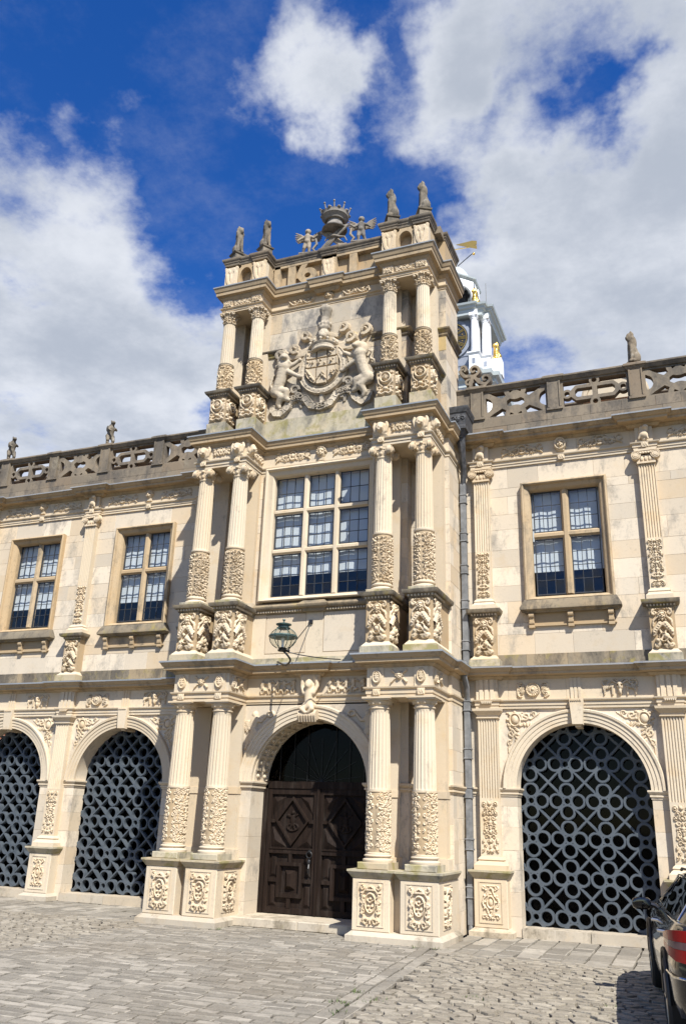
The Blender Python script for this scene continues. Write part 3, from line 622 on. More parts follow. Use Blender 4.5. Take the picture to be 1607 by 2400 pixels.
def beast_mesh():      # upright beast, slimmer, head turned
    P = [('e', (0, .03, .30), (.09, .09, .13)), ('c', (0, .03, .30), (0, -.02, .46), .09, .085), ('c', (0, -.01, .46), (0, -.05, .56), .065, .05), ('e', (0, -.07, .60), (.058, .075, .055)), ('e', (0, -.14, .585), (.035, .045, .032)), ('c', (-.06, .02, .24), (-.075, -.03, .12), .065, .045), ('c', (-.075, -.03, .12), (-.065, .02, .02), .042, .032), ('c', (.06, .02, .24), (.075, -.03, .12), .065, .045), ('c', (.075, -.03, .12), (.065, .02, .02), .042, .032),
         ('e', (-.065, -.04, .02), (.035, .06, .025)), ('e', (.065, -.04, .02), (.035, .06, .025)), ('c', (-.07, -.03, .46), (-.10, -.11, .38), .038, .03), ('c', (-.10, -.11, .38), (-.05, -.15, .34), .03, .024), ('c', (.07, -.03, .46), (.10, -.11, .40), .038, .03), ('c', (.10, -.11, .40), (.05, -.16, .42), .03, .024), ('e', (0, .05, .52), (.06, .05, .09)), ('c', (0, .10, .24), (0, .14, .06), .03, .025), ('e', (-.04, -.04, .655), (.02, .02, .03)), ('e', (.04, -.04, .655), (.02, .02, .03)), ('e', (-.08, .06, .46), (.03, .05, .09)), ('e', (.08, .06, .46), (.03, .05, .09))]
    return blob('beast_body', P, .015, S_BEAST, 2)
BEAST = beast_mesh()
def cherub_mesh(sx):
    P = [('e', (0, 0, .60), (.062, .066, .072)), ('e', (0, .015, .625), (.07, .068, .06)), ('c', (0, 0, .53), (0, 0, .50), .035, .04), ('c', (0, 0, .47), (0, .0, .32), .075, .07), ('e', (0, -.025, .34), (.068, .06, .06)), ('c', (-.035, 0, .30), (-.05, -.03, .17), .055, .042), ('c', (-.05, -.03, .17), (-.05, .0, .03), .040, .026), ('c', (.035, 0, .30), (.06, -.02, .18), .055, .042), ('c', (.06, -.02, .18), (.10, .03, .05), .040, .026), ('e', (-.05, -.035, .02), (.026, .05, .02)), ('e', (.10, -.0, .04), (.026, .05, .02)),
         ('c', (-.07, 0, .48), (-.15, -.03, .41), .035, .028), ('c', (-.15, -.03, .41), (-.22, -.05, .46), .028, .022), ('c', (.07, 0, .48), (.15, -.03, .42), .035, .028), ('c', (.15, -.03, .42), (.2, -.06, .36), .028, .022), ('e', (0, -.065, .595), (.012, .014, .016)), ('c', (-.08, .0, .02), (.14, .02, .02), .03, .03)]
    f = lambda q: (q[0]*sx, q[1], q[2])
    P = [('e', f(p[1]), p[2]) if p[0] == 'e' else ('c', f(p[1]), f(p[2]), p[3], p[4]) for p in P]
    return blob('cherub_body', P, .012, S_TOP, 2)
def wing_feathers(sx):
    mb = MB()
    for k in range(7):
        a = .25+.20*k; l = .34-.022*k; x, z = .04, .46; ex, ez = x+l*math.cos(.9-a*.75), z+l*math.sin(.9-a*.75); mb.tube([(sx*x, .06, z-.01*k), (sx*(x+ex)/2, .085+.004*k, (z+ez)/2+.02), (sx*ex, .09+.004*k, ez)], [.022, .028, .010], 6)
    return mb
def statue(name, label, me, loc, rz, cat, group=None, m=S_BEAST, base=(.19, .17, .0), scale=1.):
    o = empty(name, (0, 0, 0), label, cat, group); inst(me, 'body', (0, 0, base[2]), o)
    if base[2] > 0:
        b = MB(); h = base[2]; b.sweep([(-base[0], -base[1]), (base[0], -base[1]), (base[0], base[1]), (-base[0], base[1])], [(-.05, -.01), (.04, -.01), (.04, .02), (.0, .05), (-.01, h-.045), (.02, h-.03), (.03, h-.002), (-.05, h)], closed=True); b.box(-base[0]+.02, base[0]-.02, -base[1]+.02, base[1]-.02, -.008, h-.003)
        b.build('plinth', m, o, True, ang=30)
        MB().prism([(.06*math.cos(t*math.pi/8), .035+.09*math.sin(t*math.pi/8)) for t in range(9)], -base[1]-.012, -base[1]+.03).build('plinth_arch', DARK, o, False)
    o.location = loc; o.rotation_euler = (0, 0, rz); o.scale = scale if isinstance(scale, tuple) else (scale,)*3; return o
# ================================================================== windows
def window(parent, xs, rows, y, zlist, frame_out, blind_z, label=None, splay=.10, sill=True, big=False):
    """xs: light intervals; zlist: (z0,z1,rows of panes) per tier; y: glass plane"""
    x0, x1, z0, z1 = frame_out; fx0, fx1 = xs[0][0], xs[-1][1]; fz0, fz1 = zlist[0][0], zlist[-1][1]; yw = y-.10
    mb = MB()      # moulded surround, four mitred sides
    prof = [(0., .02), (0., -.10), (.035, -.115), (.06, -.10), (.075, -.06), (.15, -.035), (.165, -.02), (.19, .03)]      # (inward, y offset from wall)
    wdt = min(fx0-x0, z1-fz1); k = wdt/.19
    pts = []
    for dx, dy in prof: q = dx*k; pts.append([(x0+q, yw+dy, z0+q*.6), (x1-q, yw+dy, z0+q*.6), (x1-q, yw+dy, z1-q), (x0+q, yw+dy, z1-q)])
    v = [p for ring in pts for p in ring]; f = []
    for i in range(len(pts)-1):
        for j in range(4): f.append((i*4+j, i*4+(j+1) % 4, (i+1)*4+(j+1) % 4, (i+1)*4+j))
    mb.add(v, f)
    # reveal back to the glass
    yi = yw+prof[-1][1]; a = pts[-1]; mb.add([(p[0], yi, p[2]) for p in a]+[(p[0], y+.03, p[2]) for p in a], [(j, (j+1) % 4, 4+(j+1) % 4, 4+j) for j in range(4)])
    win = mb.build('window', S_TAN if not big else S_, parent, True, (0.5*(x0+x1), yw, z0), 30)
    if label: win['label'] = label
    mu = []
    for i in range(len(xs)-1): mu.append((xs[i][1], xs[i+1][0]))
    for a, b in mu: m = (a+b)/2; w = (b-a)/2; MB().prism([(m-w, fz0), (m+w, fz0), (m+w, fz1), (m-w, fz1)], y-.02, y+.06).add([(m-w, y-.02, fz0), (m-w*.45, y-.07, fz0), (m+w*.45, y-.07, fz0), (m+w, y-.02, fz0), (m-w, y-.02, fz1), (m-w*.45, y-.07, fz1), (m+w*.45, y-.07, fz1), (m+w, y-.02, fz1)], [(0, 1, 5, 4), (1, 2, 6, 5), (2, 3, 7, 6)]).build('mullion', S_TAN if not big else S_, win, False)
    for i in range(len(zlist)-1):
        a, b = zlist[i][1], zlist[i+1][0]; m = (a+b)/2; w = (b-a)/2; MB().add([(fx0, y-.015, m-w), (fx0, y-.063, m-w*.45), (fx0, y-.063, m+w*.45), (fx0, y-.015, m+w), (fx1, y-.015, m-w), (fx1, y-.063, m-w*.45), (fx1, y-.063, m+w*.45), (fx1, y-.015, m+w)], [(0, 4, 5, 1), (1, 5, 6, 2), (2, 6, 7, 3), (3, 7, 4, 0)]).build('transom', S_TAN if not big else S_, win, False)
    for (a, b) in xs:
        for (c, d, nr) in zlist:
            g = MB(); g.box(a, a+.018, y-.012, y+.02, c, d); g.box(b-.018, b, y-.012, y+.02, c, d); g.box(a+.018, b-.018, y-.012, y+.02, c, c+.022); g.box(a+.018, b-.018, y-.012, y+.02, d-.018, d)
            pw = (b-a-.036)/3; ph = (d-c-.04)/nr
            for i in (1, 2): q = a+.018+pw*i; g.box(q-.005, q+.005, y-.008, y+.012, c+.022, d-.018)
            for j in range(1, nr): q = c+.022+ph*j; g.box(a+.018, b-.018, y-.007, y+.011, q-.005, q+.005)
            g.build('glazing_bar', CAME, win, False)
            key = (round(pw, 3), round(ph, 3))
            if key not in PANES: PANES[key] = MB().add([(-pw/2, 0, 0), (pw/2, 0, 0), (pw/2, 0, ph), (-pw/2, 0, ph)], [(0, 1, 2, 3)]).mesh('pane', GLASS, False)
            for i in range(3):
                for j in range(nr):
                    o = inst(PANES[key], 'pane', (a+.018+pw*(i+.5), y+.004, c+.022+ph*j), win); o.rotation_euler = (R(random.gauss(0, .8)), 0, R(random.gauss(0, .8)))
    bl = MB(); n = 24; bx0, bx1 = fx0-.1, fx1+.1
    v = [(bx0+(bx1-bx0)*i/n, y+.11+.006*math.sin(i*1.3), z) for z in (blind_z, fz1+.05) for i in range(n+1)]; bl.add(v, [(i, i+1, n+2+i, n+1+i) for i in range(n)]); bl.box(bx0, bx1, y+.10, y+.12, blind_z-.025, blind_z)
    bl.build('roller_blind', BLIND, win)
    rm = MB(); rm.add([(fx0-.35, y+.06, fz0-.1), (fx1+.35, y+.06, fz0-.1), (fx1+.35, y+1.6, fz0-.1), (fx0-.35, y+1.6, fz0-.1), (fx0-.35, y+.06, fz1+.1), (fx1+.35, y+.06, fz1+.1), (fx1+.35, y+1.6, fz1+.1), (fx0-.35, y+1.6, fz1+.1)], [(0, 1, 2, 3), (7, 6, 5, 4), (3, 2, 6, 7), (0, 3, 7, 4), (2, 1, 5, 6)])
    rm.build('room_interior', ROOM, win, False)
    return win
PANES = {}
# ================================================================== grille of the arcade
def grille_mesh():
    xs, zs, X, Z = grid(-1.09, 1.09, 0, 3.22, .0125); p = .6
    lx = np.abs((X) % p-p/2); lx2 = (X % p)-p/2      # flower columns at +-.3, +-.9
    z0 = .14; lz2 = ((Z-z0+p/2) % p)-p/2
    F = np.minimum(sd_ring(lx2, lz2, (0, 0), .060, .018), 9)
    for q in (-1, 1):
        F = np.minimum(F, sd_ring(lx2, lz2, (q*.172, 0), .108, .0225)); F = np.minimum(F, sd_ring(lx2, lz2, (0, q*.172), .108, .0225))
    dx, dz = p/2-np.abs(lx2), p/2-np.abs(lz2)         # from the middle of four flowers
    dg = np.abs(dx-dz)/math.sqrt(2)-.022; dg = np.maximum(dg, (dx+dz)/math.sqrt(2)-.285); F = np.minimum(F, dg)
    # keep clear of petal holes
    for a, b in ((.172, 0), (0, .172)): F = np.maximum(F, -(np.hypot(np.abs(lx2)-a, np.abs(lz2)-b)-.0855))
    F = np.maximum(F, np.where(Z > 2.13, np.hypot(X, Z-2.13)-1.09, np.abs(X)-1.09))
    m = plate(F, xs, zs, -.03, .05); plate(F+.009, xs, zs, -.048, -.0295, m); return m.mesh('grille', GRILLE, False)
GRILLE_ME = grille_mesh()
# ================================================================== balustrade panels
def bal_panel(kind):
    w, h = 1.26, .60; xs, zs, X, Z = grid(-w/2-.001, w/2+.001, -.001, h+.001, .0125); Zc = Z-h/2; B = .045
    frame = -np.minimum(w/2-B-np.abs(X), h/2-B*.8-np.abs(Zc))
    if kind == 0:     # long octagon with bars and small rings
        oct_ = np.abs(np.maximum(np.maximum(np.abs(X)-.40, np.abs(Zc)-.125), (np.abs(X)+np.abs(Zc)-.46)*.7071))-.034
        F = np.minimum(-frame, oct_); F = np.minimum(F, np.abs(X)-.045+np.where(np.abs(Zc) < .1, 0, 0))
        for c in ((0, .225), (0, -.225), (.515, 0), (-.515, 0)): F = np.minimum(F, np.abs(np.hypot(X-c[0], Zc-c[1])-.0)-.095); F = np.maximum(F, -(np.hypot(X-c[0], Zc-c[1])-.05))
        F = np.maximum(F, -sd_box(X, Zc, (.2, 0), .135, .072, .05)); F = np.maximum(F, -sd_box(X, Zc, (-.2, 0), .135, .072, .05))
        F = np.minimum(F, (w/2+h/2-.10-np.abs(X)-np.abs(Zc))*.7071)
    else:             # interlaced straps
        d1, _ = sd_seg(np.abs(X), Zc, (.0, .22), (.36, -.02)); d2, _ = sd_seg(np.abs(X), Zc, (.0, -.22), (.36, .02)); d3, _ = sd_seg(np.abs(X), np.abs(Zc), (.22, .02), (.62, .25))
        F = np.minimum(-frame, np.minimum(np.minimum(d1, d2), d3)-.052)
        F = np.minimum(F, np.abs(np.hypot(np.abs(X)-.64, Zc)-.235)-.05); F = np.minimum(F, np.abs(np.hypot(X, Zc-.28)-.17)-.047); F = np.minimum(F, np.abs(np.hypot(X, Zc+.28)-.17)-.047)
    F = np.maximum(F, np.maximum(np.abs(X)-w/2, np.abs(Zc)-h/2))
    return plate(F, xs, zs, -.07, .07).mesh('balustrade_panel', S_BAL, False)
BALP = [bal_panel(0), bal_panel(1)]
def head_stone(parent, nm, me, x, y, z, rz=0.): return inst(me, nm, (x, y, z), parent, rz)
# ================================================================== wings
GZ = 2.27; AR = 1.07
def pilaster(wing, x, key):
    p = empty('pilaster', (x, 0, 0), parent=wing)
    MB().sweep(rect(x-.275, x+.275, -.24, .0), plinth_prof(0, .13, .075)).build('plinth', S_STEP, p, True, ang=30)
    MB().cbox(x-.275, x+.275, -.24, .02, .13, .86, .012).build('pedestal', S_, p, False)
    fr = MB()
    for a, b, c, d in ((-.19, .19, .20, .215), (-.19, .19, .80, .815), (-.19, -.175, .215, .80), (.175, .19, .215, .80)): fr.box(x+a, x+b, -.25, -.24, c, d)
    fr.build('panel_moulding', S_, p, False); inst(ORN['jewel'], 'jewelled_carving', (x, -.2415, .25), p)
    MB().sweep(rect(x-.275, x+.275, -.24, .0), cap_prof(.86, .985, .075)).build('pedestal_cap', S_MOSS, p, True, ang=30)
    MB().sweep(rect(x-.168, x+.168, -.12, .0), [(-.03, .985), (.10, .985), (.10, 1.06), (.075, 1.075), (.06, 1.10), (.03, 1.12), (.045, 1.14), (.03, 1.165), (0, 1.19), (-.03, 1.19)]).build('base', S_, p, True, ang=30)
    MB().box(x-.168, x+.168, -.12, .01, 1.19, 2.10).build('shaft_block', S_, p, False)
    inst(ORN['pil_g'], 'strapwork_carving', (x, -.1215, 1.215), p); inst(FL_G, 'fluted_shaft', (x, -.12, 2.10), p)
    MB().box(x-.168, x+.168, -.119, .01, 3.40, 3.44).sweep(rect(x-.168, x+.168, -.12, .0), [(-.03, 3.41), (.0, 3.41), (.025, 3.42), (.025, 3.435), (.01, 3.44), (.01, 3.47), (.04, 3.50), (.08, 3.54), (.085, 3.58), (-.03, 3.58)]).build('capital', S_, p, True, ang=30)
    # upper storey
    MB().box(x-.27, x+.27, -.27, .0, 4.30, 4.42).build('base_block', S_MOSS, p, False)
    MB().sweep(rect(x-.2, x+.2, -.18, .0), [(-.03, 4.42), (.055, 4.42), (.055, 4.44), (.02, 4.47), (0, 4.50), (-.03, 4.50)]).build('pedestal_foot', S_, p, True, ang=30)
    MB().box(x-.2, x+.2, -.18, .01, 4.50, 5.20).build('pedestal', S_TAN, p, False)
    inst(ORN['tro'][key % 4], 'trophy_carving', (x, -.181, 4.50), p)
    MB().sweep(rect(x-.2, x+.2, -.18, .0), [(-.03, 5.20), (.01, 5.20), (.02, 5.22), (.03, 5.255), (.09, 5.27), (.105, 5.30), (.11, 5.335), (-.03, 5.36)]).build('pedestal_cap', S_LEDGE, p, True, ang=30)
    dentils(p, None, x-.24, x+.24, -.225, 5.225, 5.255)
    MB().sweep(rect(x-.143, x+.143, -.12, .0), [(-.03, 5.35), (.075, 5.35), (.075, 5.43), (.05, 5.45), (.03, 5.48), (.04, 5.50), (.02, 5.53), (0, 5.55), (-.03, 5.55)]).build('base', S_, p, True, ang=30)
    MB().box(x-.143, x+.143, -.12, .01, 5.55, 6.46).build('shaft_block', S_, p, False)
    inst(ORN['pil_u'], 'strapwork_carving', (x, -.1215, 5.565), p); inst(FL_U, 'fluted_shaft', (x, -.12, 6.46), p); inst(PILCAP, 'capital', (x, 0, 7.86), p)
    # frieze block over the capital
    MB().box(x-.15, x+.15, -.13, .0, 8.28, 8.62).build('frieze_block', S_, p, False); inst(blob_beast, 'frieze_beast_carving', (x, -.13, 8.31), p)
    inst(ORN['label'], 'strap_carving', (x, -.172, 8.155), p)
    return p
blob_beast = blob('frieze_beast_carving', [('e', (0, -.03, .10), (.085, .06, .07)), ('c', (.03, -.04, .15), (.06, -.06, .21), .04, .035), ('e', (.04, -.08, .235), (.055, .05, .04)), ('c', (-.06, -.04, .08), (-.09, -.04, .02), .03, .02), ('c', (.05, -.05, .08), (.07, -.05, .01), .025, .02), ('c', (-.07, 0, .15), (-.03, -.02, .25), .025, .04), ('c', (0, 0, .02), (0, -.02, .16), .05, .05)], .014, S_CARVE)
def wing(name, label, pils, bays, x0, x1, post0, beasts):
    w = empty(name, ((x0+x1)/2, 0, 0), label, 'building wing')
    ps = sorted(pils); edges = sorted([b-AR for b in bays]+[b+AR for b in bays])
    # piers of ashlar
    cuts = [x0]+edges+[x1]
    for i in range(0, len(cuts), 2):
        a, b = cuts[i], cuts[i+1]
        ashlar(w, a, b, .0, 2.14, .0, [.30, .36, .33], (.34, .6), th=.36, seed=i+3)
        MB().sweep([(a, .37), (a, 0), (b, 0), (b, .37)], [(-.02, 2.14), (.012, 2.14), (.012, 2.165), (.03, 2.175), (.03, 2.20), (.018, 2.205), (.04, 2.22), (.06, 2.25), (.06, 2.275), (-.02, 2.28)]).build('impost', S_, w, True, ang=30)
        MB().box(a+.002, b-.002, .01, .36, 2.135, 2.285).build('pier_core', S_, w, False)
    # spandrel wall over the arches
    lim = [x0]+[(bays[i]+bays[i+1])/2 for i in range(len(bays)-1)]+[x1]; lim.sort()
    for b in sorted(bays):
        l0 = max(v for v in lim if v < b); l1 = min(v for v in lim if v > b)
        xs, zs, X, Z = grid(l0, l1, 2.28, 3.60, .035); F = AR-np.hypot(X-b, Z-GZ); plate(F, xs, zs, .0, .36).build('spandrel', S_WALL, w, True, ang=30)
        arch_mould(MB(), b, GZ, AR, ARCHIV).build('archivolt', S_, w, True, ang=25)
        MB().add([(b-.095, -.02, 3.30), (b+.095, -.02, 3.30), (b+.13, -.02, 3.73), (b-.13, -.02, 3.73), (b-.085, -.115, 3.31), (b+.085, -.115, 3.31), (b+.115, -.125, 3.73), (b-.115, -.125, 3.73)], [(4, 5, 6, 7), (0, 1, 5, 4), (1, 2, 6, 5), (3, 0, 4, 7), (2, 3, 7, 6)]).build('keystone', S_, w, False)
        MB().box(b-.05, b+.05, -.02, .34, 3.27, 3.345).build('keystone_tongue', S_, w, False)
        g = MB()
        for k in range(6): g.box(b-.09+.031*k, b-.07+.031*k, -.14, -.12, 3.69, 3.72)
        g.build('gutta_row', S_, w, False)
        inst(ORN['spR'], 'scroll_carving', (b-.92, -.002, 2.80), w); inst(ORN['spL'], 'scroll_carving', (b+.92, -.002, 2.80), w)
        inst(ORN['sun' if (round((b+1.7)/BAY)) % 2 == 0 else 'sun'], 'sunflower_carving', (b-.72, -.042, 3.755), w); inst(ORN['buc'], 'bull_skull_carving', (b+.72, -.042, 3.755), w)
        t = MB()
        for k in range(3): t.box(b-.09+.065*k, b-.045+.065*k, -.062, -.03, 3.74, 4.09)
        t.box(b-.10, b+.10, -.05, -.03, 3.735, 4.10); t.build('triglyph', S_, w, False)
        # sill, grille, glass, dark arcade behind
        MB().box(b-AR+.004, b-.01, -.02, .50, 0, .145).build('sill_stone', S_STEP, w, False); MB().box(b+.0, b+AR-.004, -.025, .50, 0, .148).build('sill_stone', S_STEP, w, False)
        inst(GRILLE_ME, 'grille', (b, .38, .15), w)
        xs, zs, X, Z = grid(b-1.1, b+1.1, .15, 3.4, .06); plate(np.where(Z > GZ, np.hypot(X-b, Z-GZ), np.abs(X-b))-1.095, xs, zs, .47, .475).build('glass_pane', DGLASS, w, False)
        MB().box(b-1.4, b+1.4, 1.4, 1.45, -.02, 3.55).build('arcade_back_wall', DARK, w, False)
        # first-floor window
        ww = .584; win = window(w, [(b-ww, b-.07), (b+.07, b+ww)], 2, .10, [(5.603, 6.67, 4), (6.795, 7.60, 3)], (b-.775, b+.775, 5.475, 7.755), 6.10+random.uniform(-.02, .02))
        MB().sweep(rect(b-.775, b+.775, -.085, 0.), [(-.05, 5.25), (.02, 5.25), (.035, 5.27), (.08, 5.285), (.095, 5.30), (.095, 5.335), (.02, 5.49), (-.05, 5.50)]).build('window_sill', S_LEDGE, w, True, ang=30)
        MB().box(b-.73, b+.73, -.03, .0, 5.04, 5.25).build('sill_apron', S_TAN, w, False); MB().box(b-.76, b+.76, -.05, .0, 5.015, 5.04).build('apron_fillet', S_TAN, w, False)
        for q in (-.68, 0, .68):
            c = MB(); c.tube([(b+q-.045, -.09, 5.20), (b+q+.045, -.09, 5.20)], .045, 12); c.tube([(b+q-.045, -.065, 5.07), (b+q+.045, -.065, 5.07)], .03, 10); c.box(b+q-.04, b+q+.04, -.095, .0, 5.08, 5.25); c.box(b+q-.05, b+q+.05, -.08, 0, 4.985, 5.035); c.build('corbel', S_TAN, w, True, ang=30)
        for q in (-.72, .72): inst(ORN['fr'], 'frieze_carving', (b+q, -.042, 8.345), w)
        inst(ORN['hood' if b > -5 else 'head'], 'carved_head', (b, -.045, 8.33), w); inst(ORN['label'], 'strap_carving', (b, -.062, 8.16), w)
    for k, x in enumerate(ps): pilaster(w, x, k+(0 if x > -5 else 2))
    # entablatures with breaks over the pilasters
    def path(y, brk, hw, xa, xb):
        P = [(xa, y)]
        for x in ps:
            if x-hw > xa and x+hw < xb: P += [(x-hw, y), (x-hw, y-brk), (x+hw, y-brk), (x+hw, y)]
            elif x-hw <= xa < x+hw: P = [(xa, y-brk), (x+hw, y-brk), (x+hw, y)]
        return P+[(xb, y)]
    MB().sweep(path(-.04, .08, .2, x0, x1), archi_prof(3.585, 3.735)).build('architrave', S_, w, True, ang=25)
    ashlar(w, x0, x1, 3.735, 4.10, -.04, [.365], (.8, 1.3), th=.2, seed=31, m=S_)
    for x in ps:
        t = MB(); t.box(x-.19, x+.19, -.11, -.03, 3.736, 4.095)
        for k in range(3): t.box(x-.13+.095*k, x-.065+.095*k, -.13, -.1, 3.74, 4.09)
        t.build('triglyph', S_, w, False)
        g = MB()
        for k in range(6): g.box(x-.085+.031*k, x-.065+.031*k, -.185, -.16, 3.665, 3.69)
        g.box(x-.1, x+.1, -.185, -.15, 3.69, 3.705); g.build('gutta_row', S_, w, False)
    MB().sweep(path(-.04, .08, .26, x0, x1), cornice_prof(4.085, 4.275, .23, .2)).build('cornice', S_TAN, w, True, ang=25)
    MB().sweep(path(-.04, .08, .26, x0, x1), lead_prof(4.275, .23)).build('cornice_lead', LEAD, w, False)
    ashlar(w, x0, x1, 4.28, 4.53, -.03, [.25], (.45, .9), th=.4, seed=41, m=S_LEDGE, name='blocking_course_stone')
    ashlar(w, x0, x1, 4.53, 8.16, .0, [.36, .33, .40, .30], (.55, 1.05), holes=[(b-.74, b+.74, 5.10, 7.72) for b in bays], th=.3, seed=51)
    for b in bays: MB().box(b-.76, b+.76, .06, .3, 5.0, 5.49).build('wall_core', S_, w, False)
    MB().box(x0, x1, .2, .32, 3.6, 5.0).build('wall_core', S_WALL, w, False); MB().box(x0, x1, .30, .36, 7.8, 8.9).build('wall_core', S_WALL, w, False)
    MB().sweep(path(-.03, .08, .2, x0, x1), archi_prof(8.15, 8.285)).build('architrave', S_, w, True, ang=25)
    ashlar(w, x0, x1, 8.285, 8.64, -.04, [.355], (.8, 1.3), th=.3, seed=61, m=S_)
    MB().sweep(path(-.04, .10, .24, x0, x1), cornice_prof(8.58, 8.775, .26, .2)).build('cornice', S_TAN, w, True, ang=25)
    MB().sweep(path(-.04, .10, .24, x0, x1), lead_prof(8.775, .26)).build('cornice_lead', LEAD, w, False)
    # parapet
    ashlar(w, x0, x1, 8.78, 9.20, -.10, [.22, .20], (.4, .95), th=.30, seed=71, m=S_BAL, name='parapet_stone')
    bal = MB().sweep([(x0, -.10), (x1, -.10)], [(-.28, 9.80), (.0, 9.80), (.015, 9.82), (.03, 9.85), (.05, 9.87), (.05, 9.90), (.0, 9.93), (-.28, 9.93)]).build('balustrade', S_BAL, w, True, ang=25); bal['label'] = 'weathered pierced strapwork balustrade with coping'
    k = 0; x = post0; posts = []
    while x < x1: posts.append(x); x += BAY/2
    for i, x in enumerate(posts):
        p = MB(); p.box(x-.125, x+.125, -.12, .10, 9.202, 9.80); p.box(x-.15, x+.15, -.135, .10, 9.19, 9.235)
        for a, b in ((-.125, -.095), (.095, .125)): p.box(x+a, x+b, -.14, -.12, 9.24, 9.79)
        p.sweep(rect(x-.15, x+.15, -.12, .10), [(-.04, 9.80), (.0, 9.80), (.015, 9.82), (.03, 9.85), (.055, 9.865), (.055, 9.905), (.0, 9.945), (-.04, 9.945)]); p.box(x-.149, x+.149, -.119, .1, 9.85, 9.944)
        p.build('balustrade_post', S_BAL, bal, False)
        if i < len(posts)-1: inst(BALP[(i+post0_par(post0)) % 2], 'balustrade_panel', (x+BAY/4, -.0, 9.20), bal)
    return w
def post0_par(p): return 1 if p > -5 else 0
RW = wing('arcade_wing', 'pale limestone arcade wing right of the porch, behind the black car', [-3.215, -.209, 2.797], [-1.70, 1.306], -3.66, 3.35, -3.25, None)
LW = wing('arcade_wing', 'pale limestone arcade wing left of the porch with dark pierced grilles in its arches', [-9.33, -12.32, -15.33, -18.34], [-10.84, -13.85, -16.86], -18.8, -8.55, -18.212, None)
# ================================================================== porch
A_, B_ = 1.473, 2.23; YC = -1.637; YWC, YWO = -1.12, -.85; HW = 2.48; HP = .30; H3 = 2.46
porch = empty('entrance_porch', (XC, -1, 0), 'tall three-storey carved limestone porch tower with paired columns and arched oak door', 'porch')
U = lambda u: XC+u
def outline(fr, cy, oy, a=A_-.25, b=B_+.25, hw=HW, back=.0):   # plan of the porch with the column pairs brought forward to fr
    return [(U(-hw), back), (U(-hw), oy), (U(-b), oy), (U(-b), fr), (U(-a), fr), (U(-a), cy), (U(a), cy), (U(a), fr), (U(b), fr), (U(b), oy), (U(hw), oy), (U(hw), back)]
def outline_key(fr, cy, oy, k=.24, out=.09, **kw):
    P = outline(fr, cy, oy, **kw); return P[:6]+[(U(-k), cy), (U(-k), cy-out), (U(k), cy-out), (U(k), cy)]+P[6:]
COLS = [-B_, -A_, A_, B_]
# ---- columns
def fl(n=20, d=.055, z0=0, z1=1, e=.05):
    def f(a, z):
        t = min(1, max(0, min(z-z0, z1-z)/e)); t = math.sin(t*math.pi/2); return 1-d*t*abs(math.sin(a*n/2))**.7
    return f
def shaft_mesh(h, r0, r1):
    zs = [0, .012, .03, .055, h*.3, h*.6, h-.055, h-.03, h-.012, h]; pr = [(r0+(r1-r0)*(z/h)**1.4, z) for z in zs]
    return MB().lathe(pr, n=160, fn=fl(20, .075, .0, h, .05), caps=False).mesh('shaft', S_, True, 60)
def drum_mesh(h, r, seed, cell, ht):
    c = Carve(2*math.pi*r*.999, h, .0095); g = random.Random(seed)
    c2 = Carve(2*math.pi*r/2*.999, h, .0095).arabesque(seed, cell, ht, .03)
    H = np.concatenate([c2.H[:-1], c2.H], 0); c.xs = np.linspace(-c.w/2, c.w/2, H.shape[0]); c.H = H
    band = 0.012
    c.H[:, c.zs < .025] = np.maximum(c.H[:, c.zs < .025], band*.6); c.H[:, c.zs > h-.025] = np.maximum(c.H[:, c.zs > h-.025], band)
    return c.mesh('carved_drum', S_CARVE, wrap=r+.001)
def base_mesh(r, h, sq):
    pr = [(sq*.98, 0), (sq*.98, .0), (sq, h*.12), (sq*1.0, h*.30), (sq*.93, h*.42), (r*1.06, h*.5), (r*1.03, h*.62), (r*1.14, h*.68), (r*1.17, h*.8), (r*1.1, h*.9), (r*1.02, h*.96), (r, h)]
    return MB().lathe(pr, n=36).mesh('base', S_, True, 35)
def doric_cap(r):
    mb = MB().lathe([(r, 0), (r*1.02, .03), (r*1.12, .035), (r*1.12, .055), (r*1.0, .06), (r*1.0, .09), (r*1.10, .10), (r*1.28, .14), (r*1.32, .16)], n=36); q = r*1.38
    mb.box(-q, q, -q, q, .162, .185)
    q2 = q*1.08; mb.box(-q2, q2, -q2, q2, .186, .215)
    for k in range(10): a = 2*math.pi*k/10; mb.ball((r*1.16*math.cos(a), r*1.16*math.sin(a), .115), (.022, .022, .02), 6, 4)
    return mb.mesh('capital', S_CARVE, True, 35)
def ionic_cap(r):
    mb = MB().lathe([(r, 0), (r*1.06, .0), (r*1.1, .02), (r*1.02, .035), (r*1.1, .07), (r*1.22, .11), (r*1.22, .15), (r*1.0, .16)], n=36)
    for k in range(12): a = 2*math.pi*k/12; mb.ball((r*1.12*math.cos(a), r*1.12*math.sin(a), .085), (.026, .026, .032), 6, 5)
    d = r*1.12
    for q in (-1, 1): volute(mb, q*d, -d, .135, .078, .06); volute(mb, q*d, d, .135, .078, .06)
    for q in (-1, 1): volute(mb, d, q*d, .135, .078, .06, 'x'); volute(mb, -d, q*d, .135, .078, .06, 'x')
    mb.box(-d, d, -d*1.1, d*1.1, .155, .205); q = d*1.12; mb.box(-q, q, -q, q, .206, .235)
    for sx in (0, 1, 2, 3): a = sx*math.pi/2; mb.ball((d*1.12*math.cos(a), d*1.12*math.sin(a), .18), (.035, .035, .032), 8, 6)
    return mb.mesh('capital', S_CARVE, True, 35)
